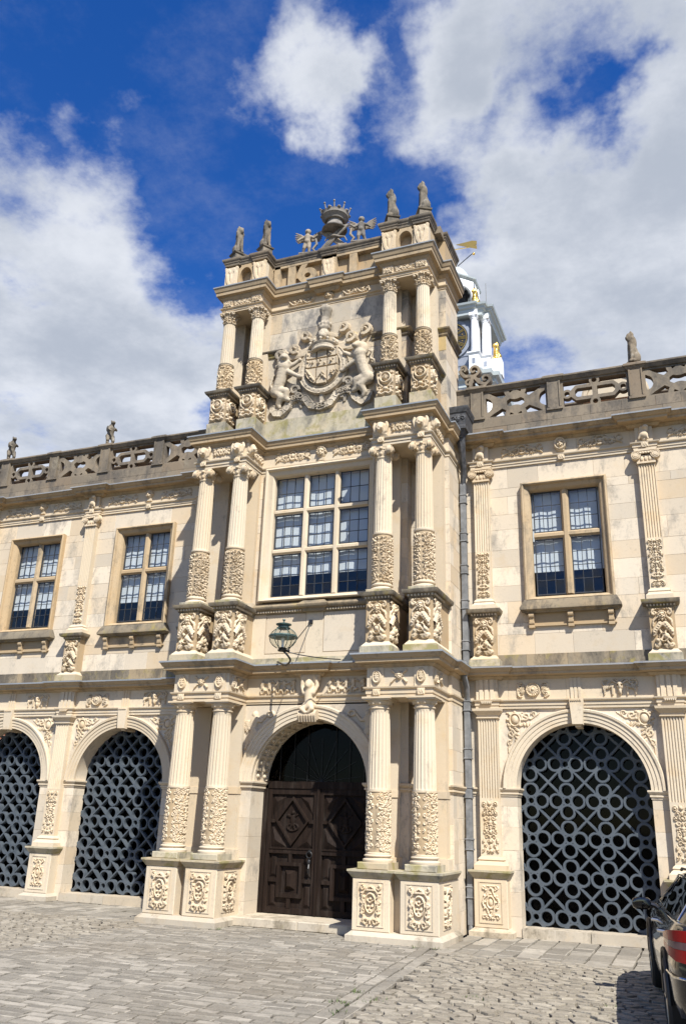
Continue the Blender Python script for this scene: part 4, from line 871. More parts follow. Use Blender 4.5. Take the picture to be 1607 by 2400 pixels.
def corinth_cap(r):
    mb = MB().lathe([(r, 0), (r*1.1, .01), (r*1.12, .025), (r*.98, .035), (r*1.0, .12), (r*1.15, .2), (r*1.3, .225)], n=32)
    def leaf(a, z, h, w, o):
        for t in range(5):
            s_ = t/4; rr = r*1.02+o*s_**2.2; ww = w*(1-.55*s_); mb.ball((rr*math.cos(a), rr*math.sin(a), z+h*math.sin(s_*1.7)/math.sin(1.7) if s_ < 1 else z+h*.92), (ww*.8, ww*.8, h*.17), 6, 5)
    for k in range(8): leaf(2*math.pi*k/8, .03, .10, .036, .05)
    for k in range(8): leaf(2*math.pi*(k+.5)/8, .08, .13, .034, .065)
    for k in range(4):
        a = math.pi/4+k*math.pi/2; mb.ball((r*1.55*math.cos(a), r*1.55*math.sin(a), .205), (.035, .035, .035), 8, 6)
        b = k*math.pi/2; mb.ball((r*1.32*math.cos(b), r*1.32*math.sin(b), .235), (.03, .03, .03), 8, 6)
    q = r*1.36; mb.box(-q, q, -q, q, .228, .255); return mb.mesh('capital', S_CARVE, True, 40)
r1, r1t, r2, r2t, r3, r3t = .185, .160, .165, .142, .145, .126
COLM = dict(b1=base_mesh(r1, .12, .235), d1=[drum_mesh(.935, r1, 21, .068, .019), drum_mesh(.935, r1, 22, .068, .019)], s1=shaft_mesh(3.37-2.135, r1*.99, r1t), c1=doric_cap(r1t),
            b2=base_mesh(r2, .15, .215), d2=[drum_mesh(.92, r2, 31, .056, .029), drum_mesh(.92, r2, 32, .056, .029)], s2=shaft_mesh(7.86-6.42, r2*.98, r2t), c2=ionic_cap(r2t),
            b3=base_mesh(r3, .08, .175), d3=[drum_mesh(.58, r3, 41, .056, .029), drum_mesh(.58, r3, 42, .056, .029)], s3=shaft_mesh(11.60-10.58, r3*.96, r3t), c3=corinth_cap(r3t))
YC3 = -1.43; A3, B3 = 1.473, 2.157
for k, u in enumerate(COLS):
    c = empty('column', (U(u), YC, .985), parent=porch); x = U(u)
    MB().cbox(x-.25, x+.25, YC-.25, YC+.25, .985, 1.085, .012).build('plinth_block', S_MOSS, c, False)
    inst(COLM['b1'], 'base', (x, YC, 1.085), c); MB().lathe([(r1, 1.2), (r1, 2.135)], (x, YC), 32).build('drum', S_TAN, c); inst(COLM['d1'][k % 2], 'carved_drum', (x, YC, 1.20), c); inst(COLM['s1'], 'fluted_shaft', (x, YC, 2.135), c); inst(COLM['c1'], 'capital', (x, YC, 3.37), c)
    MB().lathe([(r1*1.06, 2.125), (r1*1.06, 2.15)], (x, YC), 32).build('astragal', S_, c)
    c = empty('column', (x, YC, 5.35), parent=porch)
    MB().cbox(x-.225, x+.225, YC-.225, YC+.225, 5.33, 5.40, .01).build('plinth_block', S_MOSS, c, False)
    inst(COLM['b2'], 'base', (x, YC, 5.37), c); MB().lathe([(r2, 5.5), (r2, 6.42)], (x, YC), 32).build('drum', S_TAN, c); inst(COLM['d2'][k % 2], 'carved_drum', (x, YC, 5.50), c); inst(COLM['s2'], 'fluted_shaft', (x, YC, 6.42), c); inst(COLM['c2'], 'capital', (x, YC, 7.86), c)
    MB().lathe([(r2*1.02, 6.40), (r2*1.10, 6.41), (r2*1.10, 6.44), (r2*1.0, 6.45)], (x, YC), 32).build('astragal', S_, c)
    x = U((A3 if abs(u) < 2 else B3)*(1 if u > 0 else -1)); c = empty('column', (x, YC3, 9.9), parent=porch)
    MB().cbox(x-.19, x+.19, YC3-.19, YC3+.19, 9.90, 9.94, .008).build('plinth_block', S_LEDGE, c, False)
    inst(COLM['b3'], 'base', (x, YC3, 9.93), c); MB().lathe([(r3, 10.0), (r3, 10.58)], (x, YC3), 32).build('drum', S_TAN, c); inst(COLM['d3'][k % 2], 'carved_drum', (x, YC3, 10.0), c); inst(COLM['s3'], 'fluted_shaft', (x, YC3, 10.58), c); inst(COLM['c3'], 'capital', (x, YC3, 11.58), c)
    MB().lathe([(r3*1.0, 10.565), (r3*1.12, 10.575), (r3*1.12, 10.60), (r3*.98, 10.61)], (x, YC3), 32).build('astragal', S_LEDGE, c)
# ---- pedestals
def side_inst(me, name, x, y, z, parent): return inst(me, name, (x, y, z), parent, math.pi/2)      # facing +x
for sgn in (-1, 1):
    lo, hi = (A_, B_) if sgn > 0 else (-B_, -A_)
    pd = MB().sweep(rect(U(lo-HP), U(hi+HP), YC-HP, YWO), plinth_prof(0, .14, .075, .3)).build('pedestal', S_STEP, porch, True, ang=30)
    for k, u in enumerate((lo, hi)):
        x = U(u); f = YC-HP
        MB().cbox(x-HP, x+HP, f, YWO+.05, .14, .865, .012).build('dado', S_, pd, False)
        fr = MB()
        for a, b, c, d in ((-.21, .21, .205, .22), (-.21, .21, .81, .825), (-.21, -.195, .22, .81), (.195, .21, .22, .81)): fr.box(x+a, x+b, f-.01, f, c, d)
        ysm = (f+YWO)/2-.10
        for a, b, c, d in ((-.22, .22, .205, .22), (-.22, .22, .81, .825), (-.22, -.205, .22, .81), (.205, .22, .22, .81)): fr.box(x+HP, x+HP+.01, ysm+a, ysm+b, c, d)
        fr.build('panel_moulding', S_, pd, False)
        inst(ORN['car'][k if sgn < 0 else 1-k], 'cartouche_carving', (x, f-.002, .215), pd); side_inst(ORN['car_side'], 'cartouche_carving', x+HP+.002, ysm, .215, pd)
    MB().box(U(lo+HP), U(hi-HP), YC-.08, YWO, .14, .87).build('recess', S_, pd, False)
    P = [(U(lo-HP), YWO), (U(lo-HP), YC-HP), (U(lo+HP), YC-HP), (U(lo+HP), YC-HP+.18), (U(hi-HP), YC-HP+.18), (U(hi-HP), YC-HP), (U(hi+HP), YC-HP), (U(hi+HP), YWO)]
    MB().sweep(P, cap_prof(.865, .985, .07, .25)).build('pedestal_cap', S_MOSS, pd, True, ang=30)
    MB().box(U(lo-HP), U(hi+HP), YC-HP+.15, YWO, .86, .984).build('cap_bed', S_MOSS, pd, False)
    # upper pedestals
    for k, u in enumerate((lo, hi)):
        x = U(u); f = YC-.205; c = empty('upper_pedestal', (x, f, 4.3), parent=porch)
        MB().box(x-.285, x+.285, f-.08, YWO+.05, 4.28, 4.405).build('base_block', S_MOSS, c, False)
        MB().sweep(rect(x-.205, x+.205, f, YWO), [(-.03, 4.405), (.06, 4.405), (.06, 4.42), (.025, 4.46), (0, 4.49), (-.03, 4.49)]).build('foot', S_, c, True, ang=30)
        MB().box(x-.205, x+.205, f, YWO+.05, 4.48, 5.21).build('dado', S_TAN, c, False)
        inst(ORN['tro'][(k+(2 if sgn > 0 else 0)) % 4], 'trophy_carving', (x, f-.002, 4.50), c); side_inst(ORN['tro_side'], 'trophy_carving', x+.206, f+.21, 4.50, c)
        MB().sweep(rect(x-.205, x+.205, f, YWO), [(-.03, 5.20), (.015, 5.20), (.025, 5.225), (.035, 5.255), (.085, 5.27), (.10, 5.30), (.105, 5.335), (-.03, 5.345)]).build('cap', S_LEDGE, c, True, ang=30)
        dentils(c, None, x-.235, x+.235, f-.05, 5.225, 5.257)
        sdn = MB(); n = 12
        for i in range(n): yy = f-.02+i*.052; sdn.box(x+.235, x+.255, yy, yy+.028, 5.225, 5.257)
        sdn.build('dentil_row', S_, c, False)
        MB().box(x-.2, x+.2, f+.1, YWO, 5.20, 5.342).build('cap_bed', S_LEDGE, c, False)
        x = U(A3 if abs(u) < 2 else B3) if u > 0 else U(-(A3 if abs(u) < 2 else B3)); f = YC3-.185; c = empty('upper_pedestal', (x, f, 8.8), parent=porch)
        MB().cbox(x-.215, x+.215, f-.03, YWO+.05, 8.79, 9.185, .01).build('base_block', S_MOSS, c, False)
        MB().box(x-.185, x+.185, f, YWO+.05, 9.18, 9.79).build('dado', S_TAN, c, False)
        inst(ORN['med'], 'medallion_carving', (x, f-.002, 9.22), c); side_inst(ORN['med_side'], 'medallion_carving', x+.186, f+.2, 9.22, c)
        MB().sweep(rect(x-.185, x+.185, f, YWO), [(-.03, 9.76), (.015, 9.76), (.03, 9.80), (.035, 9.83), (.085, 9.845), (.10, 9.87), (.105, 9.90), (-.03, 9.905)]).build('cap', S_LEDGE, c, True, ang=30)
        dentils(c, None, x-.21, x+.21, f-.05, 9.80, 9.83, .026)
        sdn = MB()
        for i in range(9): yy = f-.02+i*.052; sdn.box(x+.215, x+.235, yy, yy+.028, 9.80, 9.83)
        sdn.build('dentil_row', S_, c, False)
        MB().box(x-.18, x+.18, f+.05, YWO, 9.76, 9.903).build('cap_bed', S_LEDGE, c, False)
# ---- walls of ashlar
AW = 1.08; ASP = 2.26
def respond(x, yw, z0, z1, w=.19, d=.13):
    r = MB().box(x-w, x+w, yw-d, yw, z0, z1).build('respond_pilaster', S_, porch, False); return r
ashlar(porch, U(-1.8), U(-AW), 0, 2.14, YWC, [.34, .30, .38], (.4, .7), th=.62, seed=81); ashlar(porch, U(-HW), U(-1.8), 0, 2.14, YWO, [.34, .30, .38], (.4, .7), th=.3, seed=80)
ashlar(porch, U(AW), U(HW), 0, 2.14, YWC+.27, [.34, .30, .38], (.4, .7), th=.35, seed=82); MB().box(U(AW), U(1.8), YWC, YWC+.62, 0, 2.14).build('door_jamb', S_WALL, porch, False)
for sgn in (-1, 1):
    a, b = (AW, HW) if sgn > 0 else (-HW, -AW)
    P = [(U(a), -.5), (U(a), YWC), (U(1.8), YWC), (U(1.8), YWO), (U(b), YWO), (U(b), .0)] if sgn > 0 else [(U(a), 0), (U(a), YWO), (U(-1.8), YWO), (U(-1.8), YWC), (U(b), YWC), (U(b), -.5)]
    MB().sweep(P, [(-.03, 2.13), (.012, 2.13), (.012, 2.155), (.035, 2.165), (.035, 2.195), (.02, 2.20), (.045, 2.215), (.065, 2.245), (.065, 2.27), (-.03, 2.28)]).build('impost', S_, porch, True, ang=30)
ashlar(porch, U(A_+.2), U(HW), 2.14, 3.6, YWO, [.36, .33, .38], (.4, .8), th=.3, seed=83)
ashlar(porch, YWO+.004, .0, 0, 3.6, -U(HW), [.36, .33, .38], (.4, .6), th=.2, seed=84, axis='y')
ashlar(porch, U(A_+.2), U(HW), 4.3, 8.2, YWO, [.36, .33, .38], (.4, .8), th=.3, seed=85); ashlar(porch, YWO+.004, .0, 4.3, 8.2, -U(HW), [.36, .33, .38], (.4, .6), th=.2, seed=86, axis='y')
ashlar(porch, U(-HW), U(-A_-.2), 2.14, 3.6, YWO, [.36, .33, .38], (.4, .8), th=.3, seed=87); ashlar(porch, U(-HW), U(-A_-.2), 4.3, 8.2, YWO, [.36, .33, .38], (.4, .8), th=.3, seed=88)
for sgn in (-1, 1):
    for u in (A_, B_):
        x = U(sgn*u); yw = YWO if u > 2 else YWO
        yw = YWO if u > 2 else YWC; d = .20 if u > 2 else .10
        respond(x, yw, .985, 3.57, .19, d); respond(x, yw, 5.33, 8.1, .17, d); respond(U(sgn*(A3 if u < 2 else B3)), yw, 9.9, 11.85, .15, d-.03)
        for z0, z1 in ((.985, 1.15), (5.33, 5.46)): MB().box(x-.235, x+.235, yw-d-.05, yw, z0, z1).build('respond_base', S_, porch, False)
        for z0, z1 in ((2.05, 2.16),): MB().box(x-.20, x+.20, yw-d-.015, yw, z0, z1).build('respond_band', S_CARVE, porch, False)
# centre bay, ground storey: arch
xs, zs, X, Z = grid(U(-1.8), U(1.8), 2.28, 3.60, .03); plate(AW-np.hypot(X-XC, Z-ASP), xs, zs, YWC, YWC+.62).build('arch_wall', S_WALL, porch, True, ang=30)
arch_mould(MB(), XC, ASP, AW, [(a*1.02, o) for a, o in ARCHIV], YWC).build('archivolt', S_, porch, True, ang=25)
# coffers on the soffit
cof = MB()
for i in range(15):
    a0 = math.pi*(i+.0)/15
    for o, w_ in ((.10, .0), (.36, .0)):
        pass
ribs = MB()
for i in range(16):
    a = math.pi*i/15
    p = []
    for da in (-.022, .022):
        for rr in (AW+.001, AW-.028):
            for yy in (YWC+.05, YWC+.60): p.append((XC+rr*math.cos(a+da), yy, ASP+rr*math.sin(a+da)))
    ribs.add(p, [(2, 3, 7, 6), (0, 2, 6, 4), (1, 5, 7, 3), (0, 1, 3, 2), (4, 6, 7, 5)])
for y0 in (YWC+.04, YWC+.30, YWC+.55):
    n = 40; v = []
    for i in range(n+1):
        a = math.pi*i/n
        for rr, yy in ((AW+.001, y0), (AW-.024, y0), (AW-.024, y0+.06), (AW+.001, y0+.06)): v.append((XC+rr*math.cos(a), yy, ASP+rr*math.sin(a)))
    ribs.add(v, [(i*4+k, i*4+k+1, i*4+5+k, i*4+4+k) for i in range(n) for k in range(3)])
for i in range(15):
    a = math.pi*(i+.5)/15
    for yy in (YWC+.20, YWC+.46): ribs.ball((XC+(AW-.005)*math.cos(a), yy, ASP+(AW-.005)*math.sin(a)), .035, 8, 6)
ribs.build('soffit_coffering', S_, porch, True, ang=30)
inst(ORN['wingR'], 'winged_figure_carving', (U(-.99), YWC-.002, 2.80), porch); inst(ORN['wingL'], 'winged_figure_carving', (U(.99), YWC-.002, 2.80), porch)
# keystone: a crouching bearer with raised arms over a scroll
key = blob('bearer_figure', [('e', (0, -.10, .50), (.068, .075, .09)), ('e', (0, -.16, .48), (.02, .02, .025)), ('c', (0, -.06, .40), (0, -.05, .14), .08, .085), ('c', (-.09, -.07, .36), (-.145, -.04, .48), .042, .036), ('c', (-.145, -.04, .48), (-.13, -.05, .64), .038, .04), ('c', (.09, -.07, .36), (.145, -.04, .48), .042, .036), ('c', (.145, -.04, .48), (.13, -.05, .64), .038, .04),
     ('c', (-.05, -.07, .14), (-.10, -.13, .08), .06, .045), ('c', (-.10, -.13, .08), (-.03, -.13, .02), .042, .03), ('c', (.05, -.07, .14), (.10, -.13, .08), .06, .045), ('c', (.10, -.13, .08), (.03, -.13, .02), .042, .03), ('c', (0, .03, .0), (0, .03, .62), .10, .12), ('c', (-.16, -.02, .665), (.16, -.02, .665), .045, .045), ('c', (-.12, .0, .5), (-.14, .0, .62), .05, .06), ('c', (.12, .0, .5), (.14, .0, .62), .05, .06)], .015, S_CARVE)
kst = inst(key, 'keystone_bearer', (XC, YWC-.06, 3.40), porch); kst['label'] = 'carved keystone bearer with raised arms'
kb = MB(); kb.tube([(U(-.17), YWC-.11, 3.38), (U(.17), YWC-.11, 3.38)], .085, 16)
for q in range(7): kb.tube([(U(-.15+.05*q), YWC-.11, 3.38+.0), (U(-.15+.05*q)+.001, YWC-.19, 3.36), (U(-.15+.05*q), YWC-.14, 3.27)], .022, 6)
kb.box(U(-.12), U(.12), YWC-.10, YWC+.3, 3.27, 3.39); kb.build('keystone_scroll', S_CARVE, porch, True, ang=40)
# step and door
MB().cbox(U(-1.22), U(.05), -1.42, -.45, .0, .135, .012).build('door_step', S_STEP, porch, False); MB().cbox(U(.054), U(1.22), -1.42, -.45, .0, .135, .012).build('door_step', S_STEP, porch, False)
DY = -.56
door = MB()
for a, b, c, d in ((-AW, -AW+.09, .135, 2.25), (AW-.09, AW, .135, 2.25), (-AW, AW, 2.18, 2.30)): door.box(U(a), U(b), DY-.06, DY+.08, c, d)
door = door.build('door', WOOD, porch, False); door['label'] = 'pair of dark weathered oak doors with raised lozenge panels'
for sgn in (-1, 1):
    cx = U(sgn*.50); hw = .48
    lf = MB().box(cx-hw, cx+hw, DY, DY+.05, .15, 2.18).build('door_leaf', WOOD, door, False)
    fr = MB()
    for a, b, c, d, o in ((-hw, -hw+.07, .15, 2.18, .045), (hw-.07, hw, .15, 2.18, .045), (-hw+.07, hw-.07, .15, .24, .042), (-hw+.07, hw-.07, 1.10, 1.19, .042), (-hw+.07, hw-.07, 2.08, 2.18, .042), (-hw+.07, hw-.07, 1.17, 1.19, .055), (-hw+.07, hw-.07, 1.10, 1.115, .055)): fr.box(cx+a, cx+b, DY-o, DY, c, d)
    fr.build('stile_and_rail', WOOD, door, False)
    def pyramid(mb, x0, x1, z0, z1, o, y=DY):
        mx, mz = (x0+x1)/2, (z0+z1)/2; e = min(x1-x0, z1-z0)*.32; mb.add([(x0, y, z0), (x1, y, z0), (x1, y, z1), (x0, y, z1), (mx-(x1-x0)/2+e, y-o, mz-.001-(z1-z0)/2+e), (mx+(x1-x0)/2-e, y-o, mz-(z1-z0)/2+e), (mx+(x1-x0)/2-e, y-o, mz+(z1-z0)/2-e), (mx-(x1-x0)/2+e, y-o, mz+(z1-z0)/2-e)], [(0, 1, 5, 4), (1, 2, 6, 5), (2, 3, 7, 6), (3, 0, 4, 7), (4, 5, 6, 7)])
    def frame(mb, x0, x1, z0, z1, t, o):
        for a, b, c, d in ((x0, x1, z0, z0+t), (x0, x1, z1-t, z1), (x0, x0+t, z0+t, z1-t), (x1-t, x1, z0+t, z1-t)): mb.box(a, b, DY-o, DY, c, d)
    p = MB(); frame(p, cx-.24, cx+.24, .40, .96, .055, .06); frame(p, cx-.20, cx+.20, .44, .92, .03, .045)
    p.box(cx-.40, cx-.24, DY-.05, DY, .64, .70); p.box(cx+.24, cx+.40, DY-.05, DY, .64, .70); p.box(cx-.035, cx+.035, DY-.05, DY, .96, 1.10); p.box(cx-.035, cx+.035, DY-.05, DY, .24, .40); p.build('lower_panel_moulding', WOOD, door, False)
    p = MB(); pyramid(p, cx-.10, cx+.10, .52, .84, .07); p.build('raised_panel', WOOD, door, False)
    for sx in (-1, 1):
        for z0, z1 in ((.26, .62), (.72, 1.08)): q = MB(); pyramid(q, cx+sx*.325-.07, cx+sx*.325+.07, z0, z1, .02); q.build('raised_panel', WOOD, door, False)
    lz = 1.63; loz = MB(); hh, ww = .42, .33
    for (x0_, z0_), (x1_, z1_) in zip(((0, hh), (ww, 0), (0, -hh), (-ww, 0)), ((ww, 0), (0, -hh), (-ww, 0), (0, hh))):
        k = .80; loz.add([(cx+x0_, DY, lz+z0_), (cx+x1_, DY, lz+z1_), (cx+x1_*k, DY, lz+z1_*k), (cx+x0_*k, DY, lz+z0_*k), (cx+x0_*.96, DY-.055, lz+z0_*.96), (cx+x1_*.96, DY-.055, lz+z1_*.96), (cx+x1_*(k+.04), DY-.055, lz+z1_*(k+.04)), (cx+x0_*(k+.04), DY-.055, lz+z0_*(k+.04))], [(4, 5, 1, 0), (7, 6, 5, 4), (3, 2, 6, 7)])
    loz.box(cx-.41, cx-ww, DY-.05, DY, lz-.03, lz+.03); loz.box(cx+ww, cx+.41, DY-.05, DY, lz-.03, lz+.03); loz.build('lozenge_moulding', WOOD, door, False)
    for sx in (-1, 1):
        for sz in (-1, 1):
            q = MB(); a = (cx+sx*.40, lz+sz*.43); b = (cx+sx*.10, lz+sz*.43); c = (cx+sx*.40, lz+sz*.07); m_ = ((a[0]*1.2+b[0]+c[0])/3.2, (a[1]*1.2+b[1]+c[1])/3.2)
            f = [(0, 1, 3), (1, 2, 3), (2, 0, 3)] if sx*sz < 0 else [(1, 0, 3), (2, 1, 3), (0, 2, 3)]
            q.add([(a[0], DY, a[1]), (b[0], DY, b[1]), (c[0], DY, c[1]), (m_[0], DY-.045, m_[1])], f); q.build('raised_panel', WOOD, door, False)
    cc = Carve(.26, .36, .008); cc.dome(0, .2, .05, .10, .03); cc.dome(0, .32, .03, .035, .035); cc.stroke([(-.1, .28), (0, .24), (.1, .30)], .02, .014, .025); cc.stroke([(-.02, .12), (-.06, .03)], .022, .016, .025); cc.stroke([(.02, .12), (.05, .03)], .022, .016, .025); cc.ring(0, .08, .1, .06, .012, .02)
    o = inst(cc.mesh('figure_carving', WOOD), 'figure_carving', (cx, DY-.004, lz-.18), door)
    if sgn < 0:
        h = MB(); h.lathe([(.03, 0), (.03, .012)], n=12); h.xf(lambda x, y, z: (x, -z, y)); rg = [(.05*math.cos(t*math.pi/8), -.03, -.05+.05*math.sin(t*math.pi/8)) for t in range(17)]; h.tube(rg, .010, 6, False)
        h.xf(lambda x, y, z: (cx+.37+x, DY-.05+y, 1.145+z)); h.build('door_ring', IRON, door)
        h = MB(); h.ball((cx+.36, DY-.05, .98), (.035, .03, .06)); h.tube([(cx+.36, DY-.05, .95), (cx+.37, DY-.09, .88), (cx+.36, DY-.06, .80)], .018, 8); h.build('door_knocker', IRON, door)
MB().box(U(-.025), U(.025), DY-.075, DY+.02, .14, 2.18).build('meeting_stile', WOOD, door, False)
ft = MB()
for k in range(-3, 4):
    if k: ft.tube([(U(k*.27), DY+.02, 2.28), (U(k*.27), DY+.02, ASP+math.sqrt(max(.02, AW*AW-(k*.27)**2)))], .005, 6)
for k in range(-4, 5): ft.tube([(XC, DY+.02, 2.30), (U(.75*math.sin(k*.36)), DY+.02, 2.30+.75*math.cos(k*.36))], .003, 4)
ft.build('fanlight_bar', IRON, door)
xs, zs, X, Z = grid(U(-1.1), U(1.1), 2.26, 3.4, .05); plate(np.hypot(X-XC, Z-ASP)-1.075, xs, zs, DY+.05, DY+.055).build('fanlight_glass', DGLASS, door, False)
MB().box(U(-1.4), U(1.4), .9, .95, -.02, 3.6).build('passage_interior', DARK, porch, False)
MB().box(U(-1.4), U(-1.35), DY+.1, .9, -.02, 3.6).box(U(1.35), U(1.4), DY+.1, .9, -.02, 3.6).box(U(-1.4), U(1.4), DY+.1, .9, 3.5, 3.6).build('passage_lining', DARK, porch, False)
# ---- entablatures
def ent(z0, z1, z2, z3, fr, cy, oy, out, key=None, kk=.24, col=S_, a=A_-.22, b=B_+.22, cl=None, hw=HW):
    P = outline(fr, cy, oy, a=a, b=b, hw=hw); MB().sweep(P, archi_prof(z0, z1, 0., .15)).build('architrave', col, porch, True, ang=25)
    MB().sweep(P, [(-.15, z1), (.0, z1), (.0, z2), (-.15, z2)]).build('frieze', col, porch, False)
    Pk = outline_key(fr, cy, oy, kk, .08, a=a, b=b, hw=hw) if key else P
    MB().sweep(Pk, cornice_prof(z2-.01, z3, out, .15)).build('cornice', S_TAN, porch, True, ang=25); MB().sweep(Pk, lead_prof(z3, out, .1)).build('cornice_lead', LEAD, porch, False)
    m = MB()
    for s_ in (-1, 1):
        lo, hi = sorted((s_*a, s_*b)); m.box(U(lo+.012), U(hi-.012), fr+.012, oy+.05, z0+.004, z3+.02)
    m.box(U(-a-.1), U(a+.1), cy+.012, cy+.5, z0+.004, z3+.02); m.box(U(-hw+.01), U(hw-.01), oy+.012, .0, z0+.004, z3+.02); m.build('entablature_core', col, porch, False)
ent(3.575, 3.745, 4.07, 4.275, YC-.17, YWC, YWO, .22, key=True, a=A_-.18, b=B_+.18)
ent(8.10, 8.25, 8.55, 8.78, YC-.16, YWC, YWO, .17, a=A_-.17, b=B_+.17)
ent(11.835, 11.945, 12.14, 12.42, YC3-.13, YWC, YWO, .17, key=True, a=A3-.13, b=B3+.13, hw=H3)
# ornaments on friezes
F1 = YC-.17
for sgn in (-1, 1):
    for j, u in enumerate((A_, B_)):
        x = U(sgn*u); f = F1-.002; MB().box(x-.115, x+.115, F1-.02, F1, 3.75, 4.06).build('frieze_block', S_, porch, False)
        inst(ORN['shield'], 'shield_carving', (x, F1-.02, 3.79), porch); inst(ORN['label'], 'strap_carving', (x, F1-.045, 3.60), porch)
    inst(ORN['mask'], 'mask_carving', (U(sgn*(A_+B_)/2), F1-.002, 3.80), porch)
    xr = U(B_+.18) if sgn > 0 else U(-A_+.18); side_inst(ORN['mask'], 'mask_carving', xr+.002, F1+.40, 3.80, porch); side_inst(ORN['shield'], 'shield_carving', xr+.002, F1+.14, 3.79, porch)
    F2 = YC-.16
    for u in (A_, B_):
        x = U(sgn*u); MB().box(x-.13, x+.13, F2-.05, F2, 8.26, 8.55).build('frieze_block', S_, porch, False); inst(cherub_head, 'cherub_head_carving', (x, F2-.045, 8.255), porch); inst(ORN['label'], 'strap_carving', (x, F2-.055, 8.14), porch)
    inst(ORN['fr2'], 'frieze_carving', (U(sgn*(A_+B_)/2), F2-.002, 8.33), porch, scale=(.62, 1, 1))
    xr = U(B_+.17) if sgn > 0 else U(-A_+.17); inst(cherub_head, 'cherub_head_carving', (xr, F2+.14, 8.30), porch, math.pi/2); side_inst(ORN['fr2'], 'frieze_carving', xr+.002, F2+.50, 8.33, porch)
    F3 = YC3-.13
    for u in (A3, B3): x = U(sgn*u); MB().box(x-.11, x+.11, F3-.03, F3, 11.95, 12.13).build('frieze_block', S_CARVE, porch, False); inst(ORN['fr2'], 'frieze_carving', (x, F3-.03, 11.94), porch, scale=(.33, 1, .8))
    inst(ORN['fr2'], 'frieze_carving', (U(sgn*(A3+B3)/2), F3-.002, 11.955), porch, scale=(.68, 1, .72))
    inst(ORN['swag'], 'swag_carving', (U(sgn*.62), YWC-.002, 11.945), porch, scale=(1, 1, .78)); inst(ORN['putti' if sgn < 0 else 'putti2'], 'putti_carving', (U(sgn*.66), YWC-.002, 3.775), porch); inst(ORN['fr'], 'frieze_carving', (U(sgn*.62), YWC-.002, 8.33), porch, scale=(.95, 1, 1.1))
inst(ORN['head'], 'carved_head', (U(0), YWC-.012, 8.26), porch, scale=(1, 1, 1.1)); inst(ORN['head'], 'carved_head', (U(.02), YWC-.012, 11.93), porch, scale=(1, 1, .75)); inst(ORN['label'], 'strap_carving', (U(0), YWC-.055, 8.13), porch)
# ---- second storey centre: window, apron
MB().box(U(-A_+.1), U(A_-.1), YWC-.02, YWC+.3, 4.28, 4.42).build('blocking_course', S_MOSS, porch, False); MB().box(U(-A_+.1), U(A_-.1), YWC-.055, YWC+.3, 4.28, 4.35).build('blocking_plinth', S_MOSS, porch, False)
MB().box(U(-A_+.1), U(A_-.1), YWC+.02, YWC+.3, 4.42, 5.30).build('apron_wall', S_WALL, porch, False)
ap = MB()
for a, b, c, d in ((-A_+.1, A_-.1, 4.42, 4.50), (-A_+.1, -1.0, 4.50, 5.25), (1.0, A_-.1, 4.50, 5.25), (-.17, .17, 4.50, 5.25)): ap.box(U(a), U(b), YWC, YWC+.05, c, d)
ap.build('apron_frame', S_, porch, False)
MB().cbox(U(-.99), U(-.18), YWC+.004, YWC+.05, 4.51, 5.24).build('apron_panel', S_WALL, porch, False); MB().cbox(U(.18), U(.99), YWC+.004, YWC+.05, 4.51, 5.24).build('apron_panel', S_WALL, porch, False)
P = [(U(-A_+.15), YWC), (U(-.19), YWC), (U(-.19), YWC-.06), (U(.19), YWC-.06), (U(.19), YWC), (U(A_-.15), YWC)]
MB().sweep(P, [(-.05, 5.25), (.02, 5.25), (.03, 5.27), (.04, 5.305), (.09, 5.32), (.11, 5.345), (.115, 5.375), (.02, 5.46), (-.05, 5.47)]).build('window_sill', S_LEDGE, porch, True, ang=30)
dentils(porch, None, U(-A_+.2), U(A_-.2), YWC-.065, 5.27, 5.302)
GX = 1.0; wx = .97; gy = YWC+.10; b3 = [(-wx, -.39), (-.26, .26), (.39, wx)]
b3 = [(-wx, -.385), (-.265, .265), (.385, wx)]
cw = window(porch, [(U(a), U(b)) for a, b in b3], 3, gy, [(5.60, 6.44, 4), (6.55, 7.25, 3), (7.36, 8.03, 2)], (U(-1.16), U(1.16), 5.48, 8.20), 6.06, 'large nine-light mullioned window over the door', big=True); 
ashlar(porch, U(-1.75), U(-1.10), 5.46, 8.2, YWC, [.36, .33, .38], (.4, .8), th=.3, seed=91); ashlar(porch, U(1.10), U(1.75), 5.46, 8.2, YWC, [.36, .33, .38], (.4, .8), th=.3, seed=92); MB().box(U(-1.12), U(1.12), YWC+.07, YWC+.3, 5.30, 5.60).build('wall_core', S_, porch, False)
MB().box(U(-1.12), U(1.12), YWC+.07, YWC+.3, 8.02, 8.2).build('wall_core', S_, porch, False)
# ---- third storey wall

MB().box(U(-A_+.05), U(A_-.05), YWC-.05, YWC+.3, 8.79, 9.28).build('blocking_course', S_MOSS, porch, False)
ashlar(porch, U(-1.75), U(1.75), 9.20, 11.84, YWC, [.36, .33, .40], (.5, .95), th=.3, seed=93, m=S_WALL3)
for sgn in (-1, 1):
    a, b = sorted((sgn*(A_+.1), sgn*H3)); ashlar(porch, U(a), U(b), 8.79, 11.84, YWO, [.36, .33, .40], (.4, .8), th=.3, seed=95+sgn, m=S_WALL3)
ashlar(porch, YWO+.004, .08, 8.79, 11.84, -U(H3), [.36, .33, .40], (.45, .7), th=.2, seed=97, axis='y'); MB().box(U(-H3), U(-H3)+.1, YWO, .08, 8.79, 11.84).build('side_wall', S_WALL, porch, False)
MB().box(U(-H3)+.05, U(H3)-.21, .0, .08, 8.79, 13.1).build('rear_wall', S_WALL, porch, False)
Q = [(U(-H3), .08), (U(-H3), YWO), (U(-1.75), YWO), (U(-1.75), YWC), (U(-.98), YWC)]
STR = [(-.02, 10.78), (.02, 10.78), (.03, 10.80), (.03, 10.84), (.05, 10.86), (.085, 10.90), (.09, 10.93), (-.02, 10.95)]
